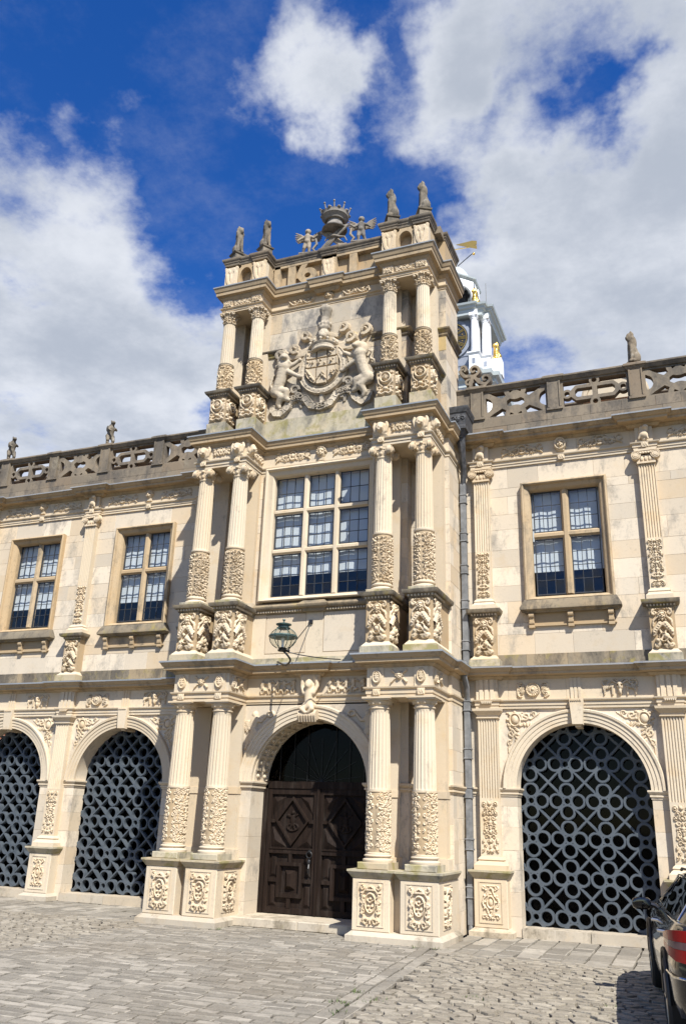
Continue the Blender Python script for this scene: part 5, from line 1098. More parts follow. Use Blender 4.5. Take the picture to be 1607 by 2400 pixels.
MB().sweep(Q, STR).build('string_course', S_LEDGE, porch, True, ang=25); MB().sweep([(U(1.0), YWC), (U(1.75), YWC), (U(1.75), YWO), (U(H3), YWO), (U(H3), .08)], STR).build('string_course', S_LEDGE, porch, True, ang=25)
# continue side cornice and architrave backwards
for z0, z1, f_, nm in ((11.835, 11.945, lambda: archi_prof(11.835, 11.945), 'architrave'), (12.13, 12.42, lambda: cornice_prof(12.13, 12.42, .17), 'cornice')):
    MB().sweep([(U(H3), -.0), (U(H3), .08)], f_()).build(nm, S_TAN, porch, True, ang=25)
MB().box(U(H3)-.2, U(H3), .0, .08, 11.84, 12.42).build('frieze', S_, porch, False); MB().sweep([(U(H3), 0), (U(H3), .08)], lead_prof(12.42, .17)).build('cornice_lead', LEAD, porch, False)
MB().cbox(U(2.14), U(H3)-.002, YWO-.004, YWO+.1, 10.45, 10.77, .003).build('ashlar_block', S_YEL, porch, False)
# ---- parapet with date numerals and heart consoles
PZ0, PZ1 = 12.425, 13.06
PF = YC3-.10
par = MB(); par.box(U(-A3), U(A3), YWC+.06, YWC+.5, PZ0, PZ1); par.box(U(-H3), U(H3), YWO, .08, PZ0, PZ1); parapet = par.build('parapet', S_TAN, porch, False)
par2 = MB()
for a, b, c, d in ((-A3, A3, PZ0, PZ0+.10), (-A3, A3, PZ1-.07, PZ1), (-1.30, -1.16, PZ0, PZ1), (1.16, 1.30, PZ0, PZ1), (-.17, .17, PZ0, PZ1)): par2.box(U(a), U(b), YWC-.06, YWC+.07, c, d)
par2.build('parapet_frame', S_TAN, parapet, False)
def numeral_one(u): MB().prism([(U(u)-.085, PZ0+.10), (U(u)+.085, PZ0+.10), (U(u)+.085, PZ1-.07), (U(u)-.085, PZ1-.07)], YWC-.055, YWC+.07).build('numeral_one', S_TAN, parapet, False)
numeral_one(-.88); numeral_one(.55)
xs, zs, X, Z = grid(U(-.78), U(-.15), PZ0+.06, PZ1-.05, .012); cx6, cz6 = U(-.50), PZ0+.26
F = np.abs(np.hypot((X-cx6)/1.15, Z-cz6)-.125)-.062
for i in range(10):
    t0, t1 = i/10, (i+1)/10
    pt = lambda t: (cx6-.185+.46*t**1.6, cz6+.02+.46*math.sin(t*math.pi/2)); d, _ = sd_seg(X, Z, pt(t0), pt(t1)); F = np.minimum(F, d-.07*(1-.45*t0))
plate(F, xs, zs, YWC-.055, YWC+.07).build('numeral_six', S_TAN, parapet, False)
def heart(x, y, z0, z1, w=.15, p=parapet):
    h = z1-z0; c = Carve(w*2.1, h, .009); c.slab(0, h*.5, w*.95, h*.5, .03); 
    for q in (-1, 1): c.stroke([(0, h*.06), (q*w*.45, h*.35), (q*w*.72, h*.72), (q*w*.45, h*.9), (q*w*.10, h*.74)], .04, .03, .06); c.stroke([(q*w*.85, h*.97), (q*w*.4, h*.1)], .03, .02, .05)
    c.dome(0, h*.5, w*.3, h*.35, .05)
    o = inst(c.mesh('heart_console', S_CARVE), 'heart_console', (x, y, z0), p)
    MB().box(x-w*.9, x+w*.9, y, y+.2, z0, z1).build('console_block', S_, p, False)
heart(U(0), YWC-.065, PZ0+.06, PZ1-.10, .13)
for sgn in (-1, 1):
    lo, hi = sorted((sgn*(A3-.14), sgn*(B3+.14)))
    xs, zs, X, Z = grid(U(lo+.30), U(hi-.30), PZ0, PZ1+.001, .0125); cx = U((lo+hi)/2); cz = (PZ0+PZ1)/2-.02
    F = np.full_like(X, -1.); F = np.maximum(F, -(np.hypot((X-cx)/.62, Z-cz)-.235))
    for qx in (-1, 1):
        for qz in (-1, 1): F = np.maximum(F, -(np.hypot(X-cx-qx*.175, Z-cz-qz*.29)-.05))
    plate(F, xs, zs, PF, PF+.18).build('pierced_panel', S_TAN, parapet, False)
    MB().box(U(lo), U(hi), PF+.16, YWO, PZ0, PZ1).build('parapet_pier', S_TAN, parapet, False)
    for u in (A3, B3): heart(U(sgn*u), PF-.01, PZ0+.03, PZ1-.06, .155)
P = outline(PF, YWC-.055, YWO, a=A3-.15, b=B3+.15, back=.08, hw=H3)
COP = [(-.12, PZ1-.01), (.012, PZ1-.01), (.02, PZ1+.03), (.035, PZ1+.05), (.04, PZ1+.075), (.06, PZ1+.10), (.07, PZ1+.125), (.07, PZ1+.155), (-.12, PZ1+.17)]
P2 = []
for (x, y) in P: P2.append((x, y))
MB().sweep(P2, COP).build('parapet_coping', S_BAL, parapet, True, ang=25)
for u in COLS:
    x = U((A3 if abs(u) < 2 else B3)*(1 if u > 0 else -1)); MB().sweep(rect(x-.16, x+.16, PF-.02, PF+.34), [(q*1.0, z+.004) for q, z in COP]).build('coping_block', S_BAL, parapet, True, ang=25)
MB().sweep(rect(U(-.16), U(.16), YWC-.08, YWC+.3), [(q, z+.004) for q, z in COP]).build('coping_block', S_BAL, parapet, True, ang=25)
TOPZ = PZ1+.17
cm = MB()
for s_ in (-1, 1):
    lo, hi = sorted((s_*(A3-.13), s_*(B3+.13))); cm.box(U(lo), U(hi), PF+.02, YWO, PZ1, TOPZ-.004)
cm.box(U(-H3+.02), U(H3-.02), YWC+.0, .07, PZ1, TOPZ-.006); cm.build('coping_bed', S_BAL, parapet, False)
# ================================================================== coat of arms on the third storey
ZW = YWC
arms = MB(); xs, zs, X, Z = grid(-.60, .60, -.62, .62, .014); plate(np.hypot(X/.52, Z/.56)-1, xs, zs, -.05, .01, arms)
arms.xf(lambda x, y, z: (U(-.03)+x, ZW+y, 10.30+z)); coat = arms.build('coat_of_arms', S_ARMS, porch, True, (U(-.03), ZW, 9.4), 30); coat['label'] = 'carved heraldic arms with lion supporters, coronet, crest and motto ribbon'
c = Carve(1.12, 1.2, .012); c.ring(0, .6, .46, .50, .07, .05); 
for k in range(26): a = 2*math.pi*k/26; c.dome(.46*math.cos(a), .6+.50*math.sin(a), .022, .03, .066)
c.ring(0, .6, .525, .565, .014, .062); c.ring(0, .6, .395, .435, .012, .062); inst(c.mesh('garter', S_ARMS), 'garter', (U(-.03), ZW-.045, 9.70), coat)
c = Carve(.76, .86, .010); sh = np.maximum(np.abs(c.X)-.35, np.where(c.Z < .42, np.hypot(c.X/.36, (c.Z-.42)/.40)-1, c.Z-.84)); c.H = np.where(sh < 0, .10, 0.); c.H = np.where((sh < 0) & (sh > -.03), .12, c.H)
for x in (-.12, .12): c.H = np.where((np.abs(c.X-x) < .011) & (sh < 0), .045, c.H)
for z in (.42, .62): c.H = np.where((np.abs(c.Z-z) < .011) & (sh < 0), .045, c.H)
g = random.Random(3)
for i, x in enumerate((-.24, 0, .24)):
    for j, z in enumerate((.22, .52, .72)):
        for k in range(g.choice((3, 4, 6))):
            c.dome(x+g.uniform(-.07, .07), z+g.uniform(-.05, .06), g.uniform(.014, .03), g.uniform(.014, .035), .155)
c.stroke([(-.33, .38), (-.15, .12)], .02, .02, .15); c.stroke([(-.1, .13), (0, .26), (.1, .13)], .016, .016, .15)
inst(c.mesh('shield', S_ARMS), 'shield', (U(-.04), ZW-.03, 9.90), coat)
cr = MB().lathe([(.24, 0), (.27, .02), (.27, .05), (.255, .06), (.265, .12), (.30, .14), (.31, .16), (.26, .17)], n=28, caps=True)
for k in range(12): a = 2*math.pi*k/12; cr.ball((.30*math.cos(a), .30*math.sin(a), .21), .035, 8, 6); cr.tube([(.29*math.cos(a), .29*math.sin(a), .15), (.30*math.cos(a), .30*math.sin(a), .2)], .018, 6)
cr.xf(lambda x, y, z: (U(-.03)+x, ZW-.10+y*.55, 10.70+z-.06*(x/.3)**2)); cr.build('coronet', S_ARMS, coat, True, ang=40)
cs = blob('crest', [('e', (0, -.12, .16), (.13, .12, .12)), ('e', (0, -.2, .08), (.08, .09, .07)), ('e', (0, -.11, .32), (.13, .11, .08)), ('c', (0, -.08, .42), (0, -.08, .52), .11, .10), ('c', (0, -.08, .52), (0, -.08, .66), .085, .085), ('c', (0, -.08, .66), (0, -.08, .78), .075, .13), ('c', (0, 0, .0), (0, .0, .75), .1, .1)]+[('e', (.13*math.cos(a), -.10+.09*math.sin(a), .40), (.03, .03, .05)) for a in np.linspace(0, 6.2, 12)]+[('c', (.07*math.cos(a), -.08+.06*math.sin(a), .54), (.13*math.cos(a), -.08+.10*math.sin(a), .80), .018, .022) for a in np.linspace(0, 6.2, 11)], .017, S_ARMS, 1)
inst(cs, 'crest', (U(-.02), ZW, 10.90), coat)
# mantling
c = Carve(2.2, 1.15, .013); 
for x, z, r, d in ((-.98, .20, .11, 1), (-.66, .28, .11, 1), (-.42, .56, .10, 1), (.42, .60, .11, -1), (.58, .34, .12, -1), (.90, .46, .13, -1)):
    c.spiral(x, z, r, 1.6, -1.2 if d > 0 else math.pi+1.2, -d, .045, .13); c.dome(x, z, .045, .045, .15)
for q in (-1, 1):
    for k in range(5): c.stroke([(q*.12, .45-.05*k), (q*(.30+.05*k), .28-.05*k), (q*(.48+.09*k), .22-.04*k)], .035, .03, .07)
    c.stroke([(q*.1, .5), (q*.28, .42), (q*.40, .50)], .05, .04, .08); c.stroke([(q*.25, .2), (q*.55, .2), (q*.62, .3)], .05, .04, .08); c.stroke([(q*.3, .12), (q*.8, .12), (q*.93, .3)], .055, .04, .08)
inst(c.mesh('mantling', S_ARMS), 'mantling', (U(-.03), ZW-.003, 10.60), coat)
def rampant(sx):
    s3 = lambda p: (p[0]*sx, p[1], p[2])
    P = ctube([(-.10, -.12, .42), (-.02, -.14, .62), (.03, -.16, .82)], .115, .125)+[('e', (-.13, -.11, .40), (.13, .11, .14)), ('e', (.05, -.17, .93), (.14, .13, .15)), ('e', (.07, -.21, 1.10), (.105, .11, .11)), ('e', (.11, -.30, 1.07), (.06, .07, .055)), ('e', (0, -.14, 1.05), (.13, .11, .17))]
    P += ctube([(.08, -.17, .84), (.24, -.17, .74), (.38, -.15, .66)], .062, .045)+[('e', (.42, -.15, .64), (.06, .05, .045))]+ctube([(.08, -.14, .90), (.26, -.13, .97), (.36, -.12, 1.04)], .055, .042)+[('e', (.39, -.12, 1.05), (.05, .05, .045))]
    P += ctube([(-.12, -.12, .38), (.02, -.15, .24), (-.06, -.10, .10), (-.03, -.10, .03)], .10, .045)+ctube([(-.10, -.12, .42), (.12, -.15, .36), (.12, -.12, .20), (.18, -.12, .16)], .10, .045)
    P += ctube([(-.2, -.08, .42), (-.28, -.08, .6), (-.24, -.07, .8), (-.14, -.06, .86), (-.18, -.06, .98)], .03, .025)+[('e', (-.17, -.06, 1.02), (.04, .04, .05))]
    for k in range(9): a = 2*math.pi*k/9; P.append(('e', (.05+.12*math.cos(a), -.18, 1.0+.15*math.sin(a)), (.04, .06, .045)))
    Q = []
    for p in P: Q.append(('e', s3(p[1]), p[2]) if p[0] == 'e' else ('c', s3(p[1]), s3(p[2]), p[3], p[4]))
    return blob('supporter_lion', Q, .018, S_ARMS, 2)
inst(rampant(1), 'supporter_lion', (U(-.93), ZW+.02, 9.52), coat); inst(rampant(-1), 'supporter_lion', (U(.84), ZW+.02, 9.50), coat)
# motto ribbon
c = Carve(2.3, .75, .012)
RIB = [(-1.08, .22), (-1.02, .12), (-.90, .10), (-.76, .22), (-.70, .38), (-.52, .42), (-.36, .36), (-.24, .18), (-.02, .12), (.20, .18), (.32, .36), (.50, .42), (.66, .38), (.72, .22), (.86, .10), (.98, .14), (1.02, .24)]
for i in range(len(RIB)-1):
    d, t = sd_seg(c.X, c.Z, RIB[i], RIB[i+1]); c.up(np.where(d < .075, .075, 0)); c.up(np.where((d > .062) & (d < .078), .085, 0))
for x, z, d in ((-.62, .60, 1), (.56, .60, -1), (-1.05, .20, 1), (.98, .22, -1)): c.spiral(x, z, .10, 1.5, 0 if d > 0 else math.pi, d, .035, .09)
for q in (-1, 1): c.stroke([(q*.60, .55), (q*.48, .45), (q*.42, .30)], .05, .05, .06); c.stroke([(q*.5, .33), (q*.47, .20)], .05, .03, .05)
c.stroke([(-.02, .5), (-.02, .24)], .05, .045, .07); c.dome(-.02, .22, .04, .04, .09)
rib = inst(c.mesh('motto_ribbon', S_ARMS), 'motto_ribbon', (U(-.03), ZW-.003, 9.32), coat)
def word(txt, x, z, rot, size=.13):
    cu = bpy.data.curves.new('t', 'FONT'); cu.body = txt; cu.size = size; cu.extrude = .012; cu.align_x = 'CENTER'; cu.align_y = 'CENTER'; cu.space_character = 1.1
    o = bpy.data.objects.new('t', cu); col.objects.link(o); dg = bpy.context.evaluated_depsgraph_get(); me = bpy.data.meshes.new_from_object(o.evaluated_get(dg)); bpy.data.objects.remove(o)
    me.transform(Matrix.Translation((0, 0, 0)) @ Matrix.Rotation(rot, 4, 'Y') @ Matrix.Rotation(R(90), 4, 'X')); me.materials.clear(); me.materials.append(S_ARMS); me.name = 'motto_word'
    inst(me, 'motto_word', (x, ZW-.095, z), coat)
word('SERO', U(-.60), 9.72, R(-2)); word('SED', U(-.05), 9.46, R(0)); word('SERIO', U(.47), 9.73, R(-4))
# ================================================================== statues (each stands on its own)
TZ = TOPZ
for u, nm, lab, rz in ((-B3, 'lion_statue', 'lichened stone beast at far left corner of the porch parapet, lowest in the row', R(58)), (-A3, 'lion_statue', 'lichened stone beast on the left parapet pier, next to the left cherub', R(58)), (A3, 'lion_statue', 'seated stone lion on the right parapet pier, nearer the crown sculpture', R(-60)), (B3, 'lion_statue', 'seated stone lion on the right corner of the porch parapet, highest statue', R(-60))):
    statue(nm, lab, LION if u > 0 else LION, (U(u), PF+.17, TZ+.012), rz, 'statue', 'beasts on the porch parapet', base=(.15, .15, .22), scale=(.82, .82, 1.06))
for x, lab, rz, me in ((-12.20, 'upright weathered stone beast on left balustrade, nearer the porch', R(60), BEAST), (-15.21, 'upright weathered stone beast at far left end of the balustrade', R(60), BEAST), (-.245, 'weathered stone beast alone on the right balustrade', R(-60), LION)):
    statue('beast_statue', lab, me, (x, -.02, 9.947), rz, 'statue', 'beasts on the balustrades', base=(.12, .12, 0), scale=(.78, .78, 1.0) if me is LION else (.93, .93, .93))
# cherubs and crowned trophy
GY = YWC-.0
for sx, x, lab in ((1, -6.70, 'grey winged cherub left of the crowned trophy'), (-1, -5.44, 'grey winged cherub right of the crowned trophy')):
    o = empty('cherub_statue', (0, 0, 0), lab, 'statue', 'cherubs on the parapet'); inst(cherub_mesh(-sx), 'body', (0, 0, 0), o)
    wing_feathers(1).build('wing', S_TOP, o); wing_feathers(-1).build('wing', S_TOP, o)
    gl = MB(); pts = [(-sx*(-.20), -.06, .36), (-sx*(-.22), -.05, .22), (-sx*(-.14), -.04, .12), (-sx*(-.2), -.04, .03)]; gl.tube(pts, [.02, .03, .03, .02], 8); gl.build('garland', S_TOP, o)
    MB().cbox(-.16, .18, -.10, .10, -.012, .025).build('plinth', S_TOP, o, False); o.location = (x, GY, TZ+.012); o.scale = (1.02,)*3; o.rotation_euler = (0, 0, R(10))
ct = empty('crowned_trophy', (0, 0, 0), 'grey stone crown over crossed feathered bundles at the centre of the parapet', 'sculpture')
for sx in (-1, 1):
    b = MB()
    for k in range(4):
        o_ = (k-1.5)*.05; b.tube([(sx*-.27+o_*.7, -.03-.02*sx+.01*k, .02), (sx*.05+o_, -.05-.02*sx, .32), (sx*.30+o_*.9, -.02-.02*sx, .56)], [.032, .026, .034], 7)
    b.build('feather_bundle', S_TOP, ct)
b = MB(); b.ball((0, -.08, .31), (.09, .06, .05)); b.tube([(-.07, -.09, .31), (-.16, -.10, .27), (-.2, -.1, .2)], [.03, .025, .012], 7); b.tube([(.05, -.09, .31), (.18, -.10, .24), (.3, -.08, .22), (.36, -.07, .1)], [.03, .026, .022, .014], 7); b.build('ribbon_tie', S_TOP, ct)
MB().lathe([(.30, .50), (.31, .52), (.24, .58), (.20, .66), (.19, .76)], n=28).build('bell_cap', S_TOP, ct)
cr = MB().lathe([(.17, .74), (.25, .74), (.27, .79), (.33, .84), (.335, .90), (.345, .92), (.30, .92), (.28, .84), (.17, .80)], n=32)
for k in range(9):
    a = 2*math.pi*(k+.2)/9; cr.tube([(.32*math.cos(a), .32*math.sin(a), .91), (.37*math.cos(a), .37*math.sin(a), 1.04)], [.022, .016], 6); cr.ball((.375*math.cos(a), .375*math.sin(a), 1.06), .028, 8, 6)
    a += math.pi/9; cr.ball((.33*math.cos(a), .33*math.sin(a), .94), (.05, .05, .035), 8, 6)
cr.build('crown', S_TOP, ct)
MB().box(-.36, .36, -.10, .10, -.012, .035).build('plinth', S_TOP, ct, False); ct.location = (-6.06, GY, TZ+.012); ct.scale = (.9, .9, .96)
# scroll ornament where the balustrade meets the tower
sc = MB(); xs, zs, X, Z = grid(-.36, .36, 0, .56, .012); F = np.full_like(X, 9.)
def spir(F, cx, cz, r, a0, d, w, turns=1.4):
    n = 26; pts = [(cx+r*(1-.8*i/n)*math.cos(a0+d*2*math.pi*turns*i/n), cz+r*(1-.8*i/n)*math.sin(a0+d*2*math.pi*turns*i/n)) for i in range(n+1)]
    for i in range(n): dd, _ = sd_seg(X, Z, pts[i], pts[i+1]); F = np.minimum(F, dd-w*(1-.35*i/n))
    return F
F = spir(F, .20, .16, .135, math.pi, 1, .030, 1.25); F = spir(F, -.03, .39, .13, -1.5, 1, .028, 1.1); F = spir(F, -.25, .46, .075, -1., 1, .024, 1.1); F = spir(F, -.14, .12, .085, 0, 1, .024, 1.1)
for a, b in (((-.31, .40), (-.22, .28)), ((-.22, .28), (-.03, .25)), ((-.03, .25), (.07, .10)), ((.07, .10), (.20, .03)), ((-.06, .22), (-.10, .03))): dd, _ = sd_seg(X, Z, a, b); F = np.minimum(F, dd-.032)
plate(F, xs, zs, -.09, .07, sc); sc.xf(lambda x, y, z: (-3.27+x, -.04+y, 9.93+z)); sc.build('scroll_buttress', S_BAL, RW, False)
MB().box(-3.66, -3.35, -.10, .10, 9.20, 9.80).build('parapet_end_block', S_BAL, RW, False)
# ================================================================== wall lantern
lamp = empty('wall_lantern', (-6.05, -1.4, 4.3), 'verdigris copper globe lantern on an iron bracket below the large window', 'lantern')
LX, LY, LZ = -6.235, -2.18, 4.36
cage = MB().lathe([(.075, -.03), (.085, -.01), (.06, .0), (.07, .02), (.06, .03)], (LX, LY), 20, z0=LZ).build('collar', IRON, lamp)
MB().lathe([(.10, .02), (.17, .07), (.215, .13), (.23, .20), (.225, .23)], (LX, LY), 28, z0=LZ, caps=False).build('lower_glass', LAMPGLASS, lamp)
MB().lathe([(.225, .235), (.20, .29), (.15, .335), (.11, .355)], (LX, LY), 28, z0=LZ, caps=False).build('upper_glass', LAMPGLASS, lamp)
MB().lathe([(.225, .20), (.243, .205), (.247, .22), (.243, .235), (.225, .24)], (LX, LY), 32, z0=LZ).build('rim', COPPER, lamp)
ca = MB().lathe([(.105, .35), (.12, .37), (.095, .38), (.09, .40), (.13, .42), (.135, .435), (.10, .445), (.05, .455), (.015, .46), (.012, .49), (.028, .505), (.02, .525), (.005, .53)], (LX, LY), 24, z0=LZ); ca.build('cap', COPPER, lamp)
rb = MB()
for k in range(6):
    a = 2*math.pi*k/6+.3; pr = [(.10, .02), (.172, .07), (.218, .13), (.234, .20), (.228, .235), (.203, .29), (.152, .337), (.11, .357)]; rb.tube([(LX+r_*math.cos(a), LY+r_*math.sin(a), LZ+z_) for r_, z_ in pr], .007, 5)
rb.build('rib', COPPER, lamp)
MB().lathe([(.02, .03), (.02, .12), (.028, .13), (.028, .22), (.01, .24)], (LX, LY), 12, z0=LZ).build('burner', WHITE, lamp)
for pts in ([(LX+.02, LY, LZ-.03), (LX+.09, LY+.03, LZ-.10), (LX+.10, LY+.12, LZ-.17), (LX-.12, LY+.40, LZ-.19), (-6.72, -1.36, 4.31)], [(LX+.02, LY, LZ-.02), (LX+.25, LY+.16, LZ-.07), (LX+.55, LY+.5, LZ-.08), (-5.50, -1.36, 4.31)]):
    P = [Vector(p) for p in pts]; sm = []
    for i in range(len(P)-1):
        p0, p1, p2, p3 = P[max(i-1, 0)], P[i], P[i+1], P[min(i+2, len(P)-1)]
        for t in (0, .25, .5, .75): sm.append(.5*((2*p1)+(p2-p0)*t+(2*p0-5*p1+4*p2-p3)*t*t+(3*p1-p0-3*p2+p3)*t**3))
    sm.append(P[-1]); MB().tube(sm, .017 if len(pts) > 4 else .009, 8).build('bracket', IRON, lamp)
MB().tube([(LX+.10, LY+.02, LZ-.01), (-6.20, YWC-.02, 5.06)], .009, 6).build('stay', IRON, lamp); MB().box(-6.235, -6.165, YWC-.035, YWC+.01, 5.03, 5.10).build('wall_plate', IRON, lamp, False); MB().ball((LX+.10, LY+.02, LZ-.02), .03, 8, 6).build('stay_ring', IRON, lamp)
# ================================================================== rainwater pipe
pipe = empty('drainpipe', (-3.60, -.12, 0), 'grey lead drainpipe with ornate black hopper in the corner right of the porch', 'drainpipe')
px, py = -3.565, -.13
def dp(z0, z1, w=.052): return MB().cbox(px-w, px+w, py-w, py+w, z0, z1, .008)
for z0, z1 in ((.14, 1.3), (1.3, 2.75), (2.75, 3.78), (4.32, 5.4), (5.4, 6.7), (6.7, 7.85)): dp(z0, z1-.004).build('pipe_length', PIPE, pipe, False)
MB().tube([(px, py, 3.72), (px+.02, py-.09, 3.95), (px+.02, -.40, 4.12), (px+.02, -.42, 4.28), (px, py-.1, 4.36)], .05, 8).build('pipe_offset', PIPE, pipe)
for z in (.55, 1.28, 2.10, 2.74, 3.55, 4.62, 5.38, 6.05, 6.68, 7.45):
    dp(z, z+.16, .058).build('pipe_sleeve', PIPE, pipe, False); dp(z-.01, z+.012, .068).build('collar', PIPE, pipe, False); dp(z+.15, z+.172, .068).build('collar', PIPE, pipe, False)
MB().tube([(px, py, .18), (px, py-.02, .06), (px+.01, py-.10, .03)], [.05, .05, .045], 8).build('shoe', PIPE, pipe)
MB().tube([(px, py, 7.83), (px+.03, py-.05, 8.1), (px+.06, -.40, 8.42), (px+.05, -.46, 8.75)], [.055, .06, .07, .09], 8).build('pipe_offset', HOP, pipe)
hp = MB(); hx, hy = px+.05, -.52
hp.sweep([(hx-.16, hy-.14), (hx+.16, hy-.14), (hx+.16, hy+.40), (hx-.16, hy+.40)], [(-.10, 8.66), (-.10, 8.68), (-.05, 8.78), (-.03, 8.84), (0, 8.90), (0, 9.12), (.02, 9.14), (.03, 9.18), (.05, 9.22), (.05, 9.25), (-.05, 9.25)], closed=True); hp.box(hx-.15, hx+.15, hy-.13, hy+.39, 8.80, 9.24); hp.build('hopper', HOP, pipe, True, ang=30)
c = Carve(.3, .24, .01); c.face(0, .12, .07, .03); c.spiral(-.1, .12, .05, 1.2, 0, 1, .014, .025); c.spiral(.1, .12, .05, 1.2, 3.1, -1, .014, .025); inst(c.mesh('hopper_mask', HOP), 'hopper_mask', (hx, hy-.142, 8.89), pipe)
# ================================================================== clock tower behind the roofs
TXc, TY = -7.56, 14.0
tw = empty('clock_tower', (TXc, TY+1.2, 10), 'white painted clock tower with gilded clock rising behind the porch', 'clock tower')
def tbox(nm, m, x0, x1, y0, y1, z0, z1): return MB().cbox(TXc+x0, TXc+x1, TY+y0, TY+y1, z0, z1, .01).build(nm, m, tw, False)
tbox('shaft', SLATE, -1.12, 1.12, .16, 2.4, 10, 21.1)
for k in range(6):
    MB().box(TXc-1.12, TXc+1.12, TY+.135, TY+.16, 18.9+k*.42, 18.915+k*.42).build('cladding_seam', SLATE, tw, False)
def tring(nm, prof, m, hw=1.72, ch=.55, y0=-.15): 
    P = [(-hw+ch, y0), (hw-ch, y0), (hw-ch+.02, y0+.14), (hw-.22, y0+.16), (hw-.2, y0+.42), (hw, y0+.44), (hw, 2.7), (-hw, 2.7), (-hw, y0+.44), (-hw+.2, y0+.42), (-hw+.22, y0+.16), (-hw+ch-.02, y0+.14)]
    return MB().sweep([(TXc+a, TY+b) for a, b in P], prof, closed=True).build(nm, m, tw, True, ang=25)
tring('lower_cornice', [(-.3, 17.75), (.0, 17.75), (.02, 17.9), (.12, 18.0), (.14, 18.12), (.26, 18.2), (.30, 18.36), (-.3, 18.46)], PALEGREEN, 1.82)
tring('attic', [(-.3, 16.0), (-.04, 16.0), (-.04, 17.75), (-.3, 17.75)], WHITE, 1.82)
for sx in (-1, 1):
    for x, y in ((1.17, .02), (1.54, .42)):
        X0 = TXc+sx*x; Y0 = TY+y
        MB().cbox(X0-.2, X0+.2, Y0-.2, Y0+.4, 18.44, 19.22, .01).build('column_pedestal', WHITE, tw, False); MB().sweep([(X0-.2, Y0+.4), (X0-.2, Y0-.2), (X0+.2, Y0-.2), (X0+.2, Y0+.4)], [(-.05, 19.14), (.0, 19.14), (.03, 19.19), (.06, 19.22), (.06, 19.27), (-.05, 19.28)]).build('pedestal_cap', WHITE, tw, True)
        MB().lathe([(.17, 19.27), (.17, 19.33), (.145, 19.38), (.15, 19.40), (.145, 20.0), (.12, 20.85), (.14, 20.87), (.13, 20.9), (.17, 20.97), (.18, 21.02)], (X0, Y0), 20).build('column', WHITE, tw); MB().box(X0-.17, X0+.17, Y0-.17, Y0+.4, 21.0, 21.24).build('impost_block', WHITE, tw, False)
        MB().box(X0-.13, X0+.13, Y0+.12, Y0+.5, 19.2, 21.0).build('pilaster', WHITE, tw, False)
        MB().box(X0-.06, X0+.06, Y0-.215, Y0-.19, 18.75, 18.98).build('pedestal_slot', SLATE, tw, False)
tring('entablature', [(-.4, 21.05), (-.02, 21.05), (.0, 21.16), (.02, 21.18), (.02, 21.26), (.10, 21.30), (.12, 21.38), (.19, 21.42), (.22, 21.50), (-.4, 21.56)], PALEGREEN, 1.74)
tbox('floor', WHITE, -1.5, 1.5, .1, 2.6, 21.3, 21.5)
cl = MB().lathe([(.94, 0), (.94, .06), (.80, .07), (.80, .02)], n=48).xf(lambda x, y, z: (TXc+.1+x, TY+.14-z, 20.16+y)).build('clock_surround', SLATE, tw)
MB().lathe([(.76, .0), (.76, .05)], n=48).xf(lambda x, y, z: (TXc+.1+x, TY+.13-z, 20.16+y)).build('clock_face', CLOCKBLACK, tw); cf = MB()
def gring(r0, r1): cf.lathe([(r0, .052), (r0, .075), (r1, .075), (r1, .052)], n=48, caps=False)
gring(.76, .73); gring(.40, .385)
for h in range(12):
    a = math.pi/2-h*math.pi/6; n = (3, 1, 2, 3, 3, 2, 3, 4, 4, 3, 2, 3)[h]
    for q in range(n):
        o = (q-(n-1)/2)*.055; r0, r1 = .42, .69; c, s = math.cos(a), math.sin(a); v = []
        for z in (.052, .07):
            for (r_, w_) in ((r0, -.008), (r1, -.012), (r1, .012), (r0, .008)): w2 = w_+o; v.append((r_*c-w2*s, r_*s+w2*c, z))
        cf.add(v, [(4, 5, 6, 7), (0, 1, 5, 4), (1, 2, 6, 5), (2, 3, 7, 6), (3, 0, 4, 7)])
    b = a+math.pi/12; cf.ball((.58*math.cos(b), .58*math.sin(b), .058), (.03, .03, .015), 8, 4)
for a, l in ((math.pi/2-1.2, .40), (math.pi/2+1.9, .62)): cf.tube([(0, 0, .085), (l*math.cos(a), l*math.sin(a), .085)], [.03, .012], 6)
cf.xf(lambda x, y, z: (TXc+.1+x, TY+.13-z, 20.16+y)).build('clock_gilding', GOLD, tw)
# belfry: octagon with arches
TXb = TXc-.20
def octp(r, rot=math.pi/8): return [(TXb+r*math.cos(rot+k*math.pi/4), TY+1.3+r*math.sin(rot+k*math.pi/4)) for k in range(8)]
MB().lathe([(.85, 21.5), (.85, 23.2)], (TXb, TY+1.3), 8).build('belfry_core', DARK, tw, False)
for k in range(8):
    a = k*math.pi/4-math.pi/2; r = 1.25*math.cos(math.pi/8); hw = 1.25*math.sin(math.pi/8)
    xs, zs, X, Z = grid(-hw, hw, 21.5, 23.2, .03); F = -(np.where(Z > 22.5, np.hypot(X, Z-22.5), np.abs(X))-.38); m = plate(F, xs, zs, -.1, .0)
    c_, s_ = math.cos(a+math.pi/2), math.sin(a+math.pi/2); m.xf(lambda x, y, z: (TXb+x*c_-(y-r)*-s_*-1 if False else TXb+x*c_-(y-r)*s_, TY+1.3+x*s_+(y-r)*c_, z)); m.build('belfry_arch', WHITE, tw, False)
    kx, ky = TXb+0*c_-(-.13-r)*s_, TY+1.3+0*s_+(-.13-r)*c_
    MB().box(-.07, .07, -.05, .05, 22.80, 23.12).xf(lambda x, y, z: (kx+x*c_-y*s_, ky+x*s_+y*c_, z)).build('keystone', WHITE, tw, False)
def octsweep(nm, r, prof, m): MB().sweep(octp(r), prof, closed=True).build(nm, m, tw, True, ang=25)
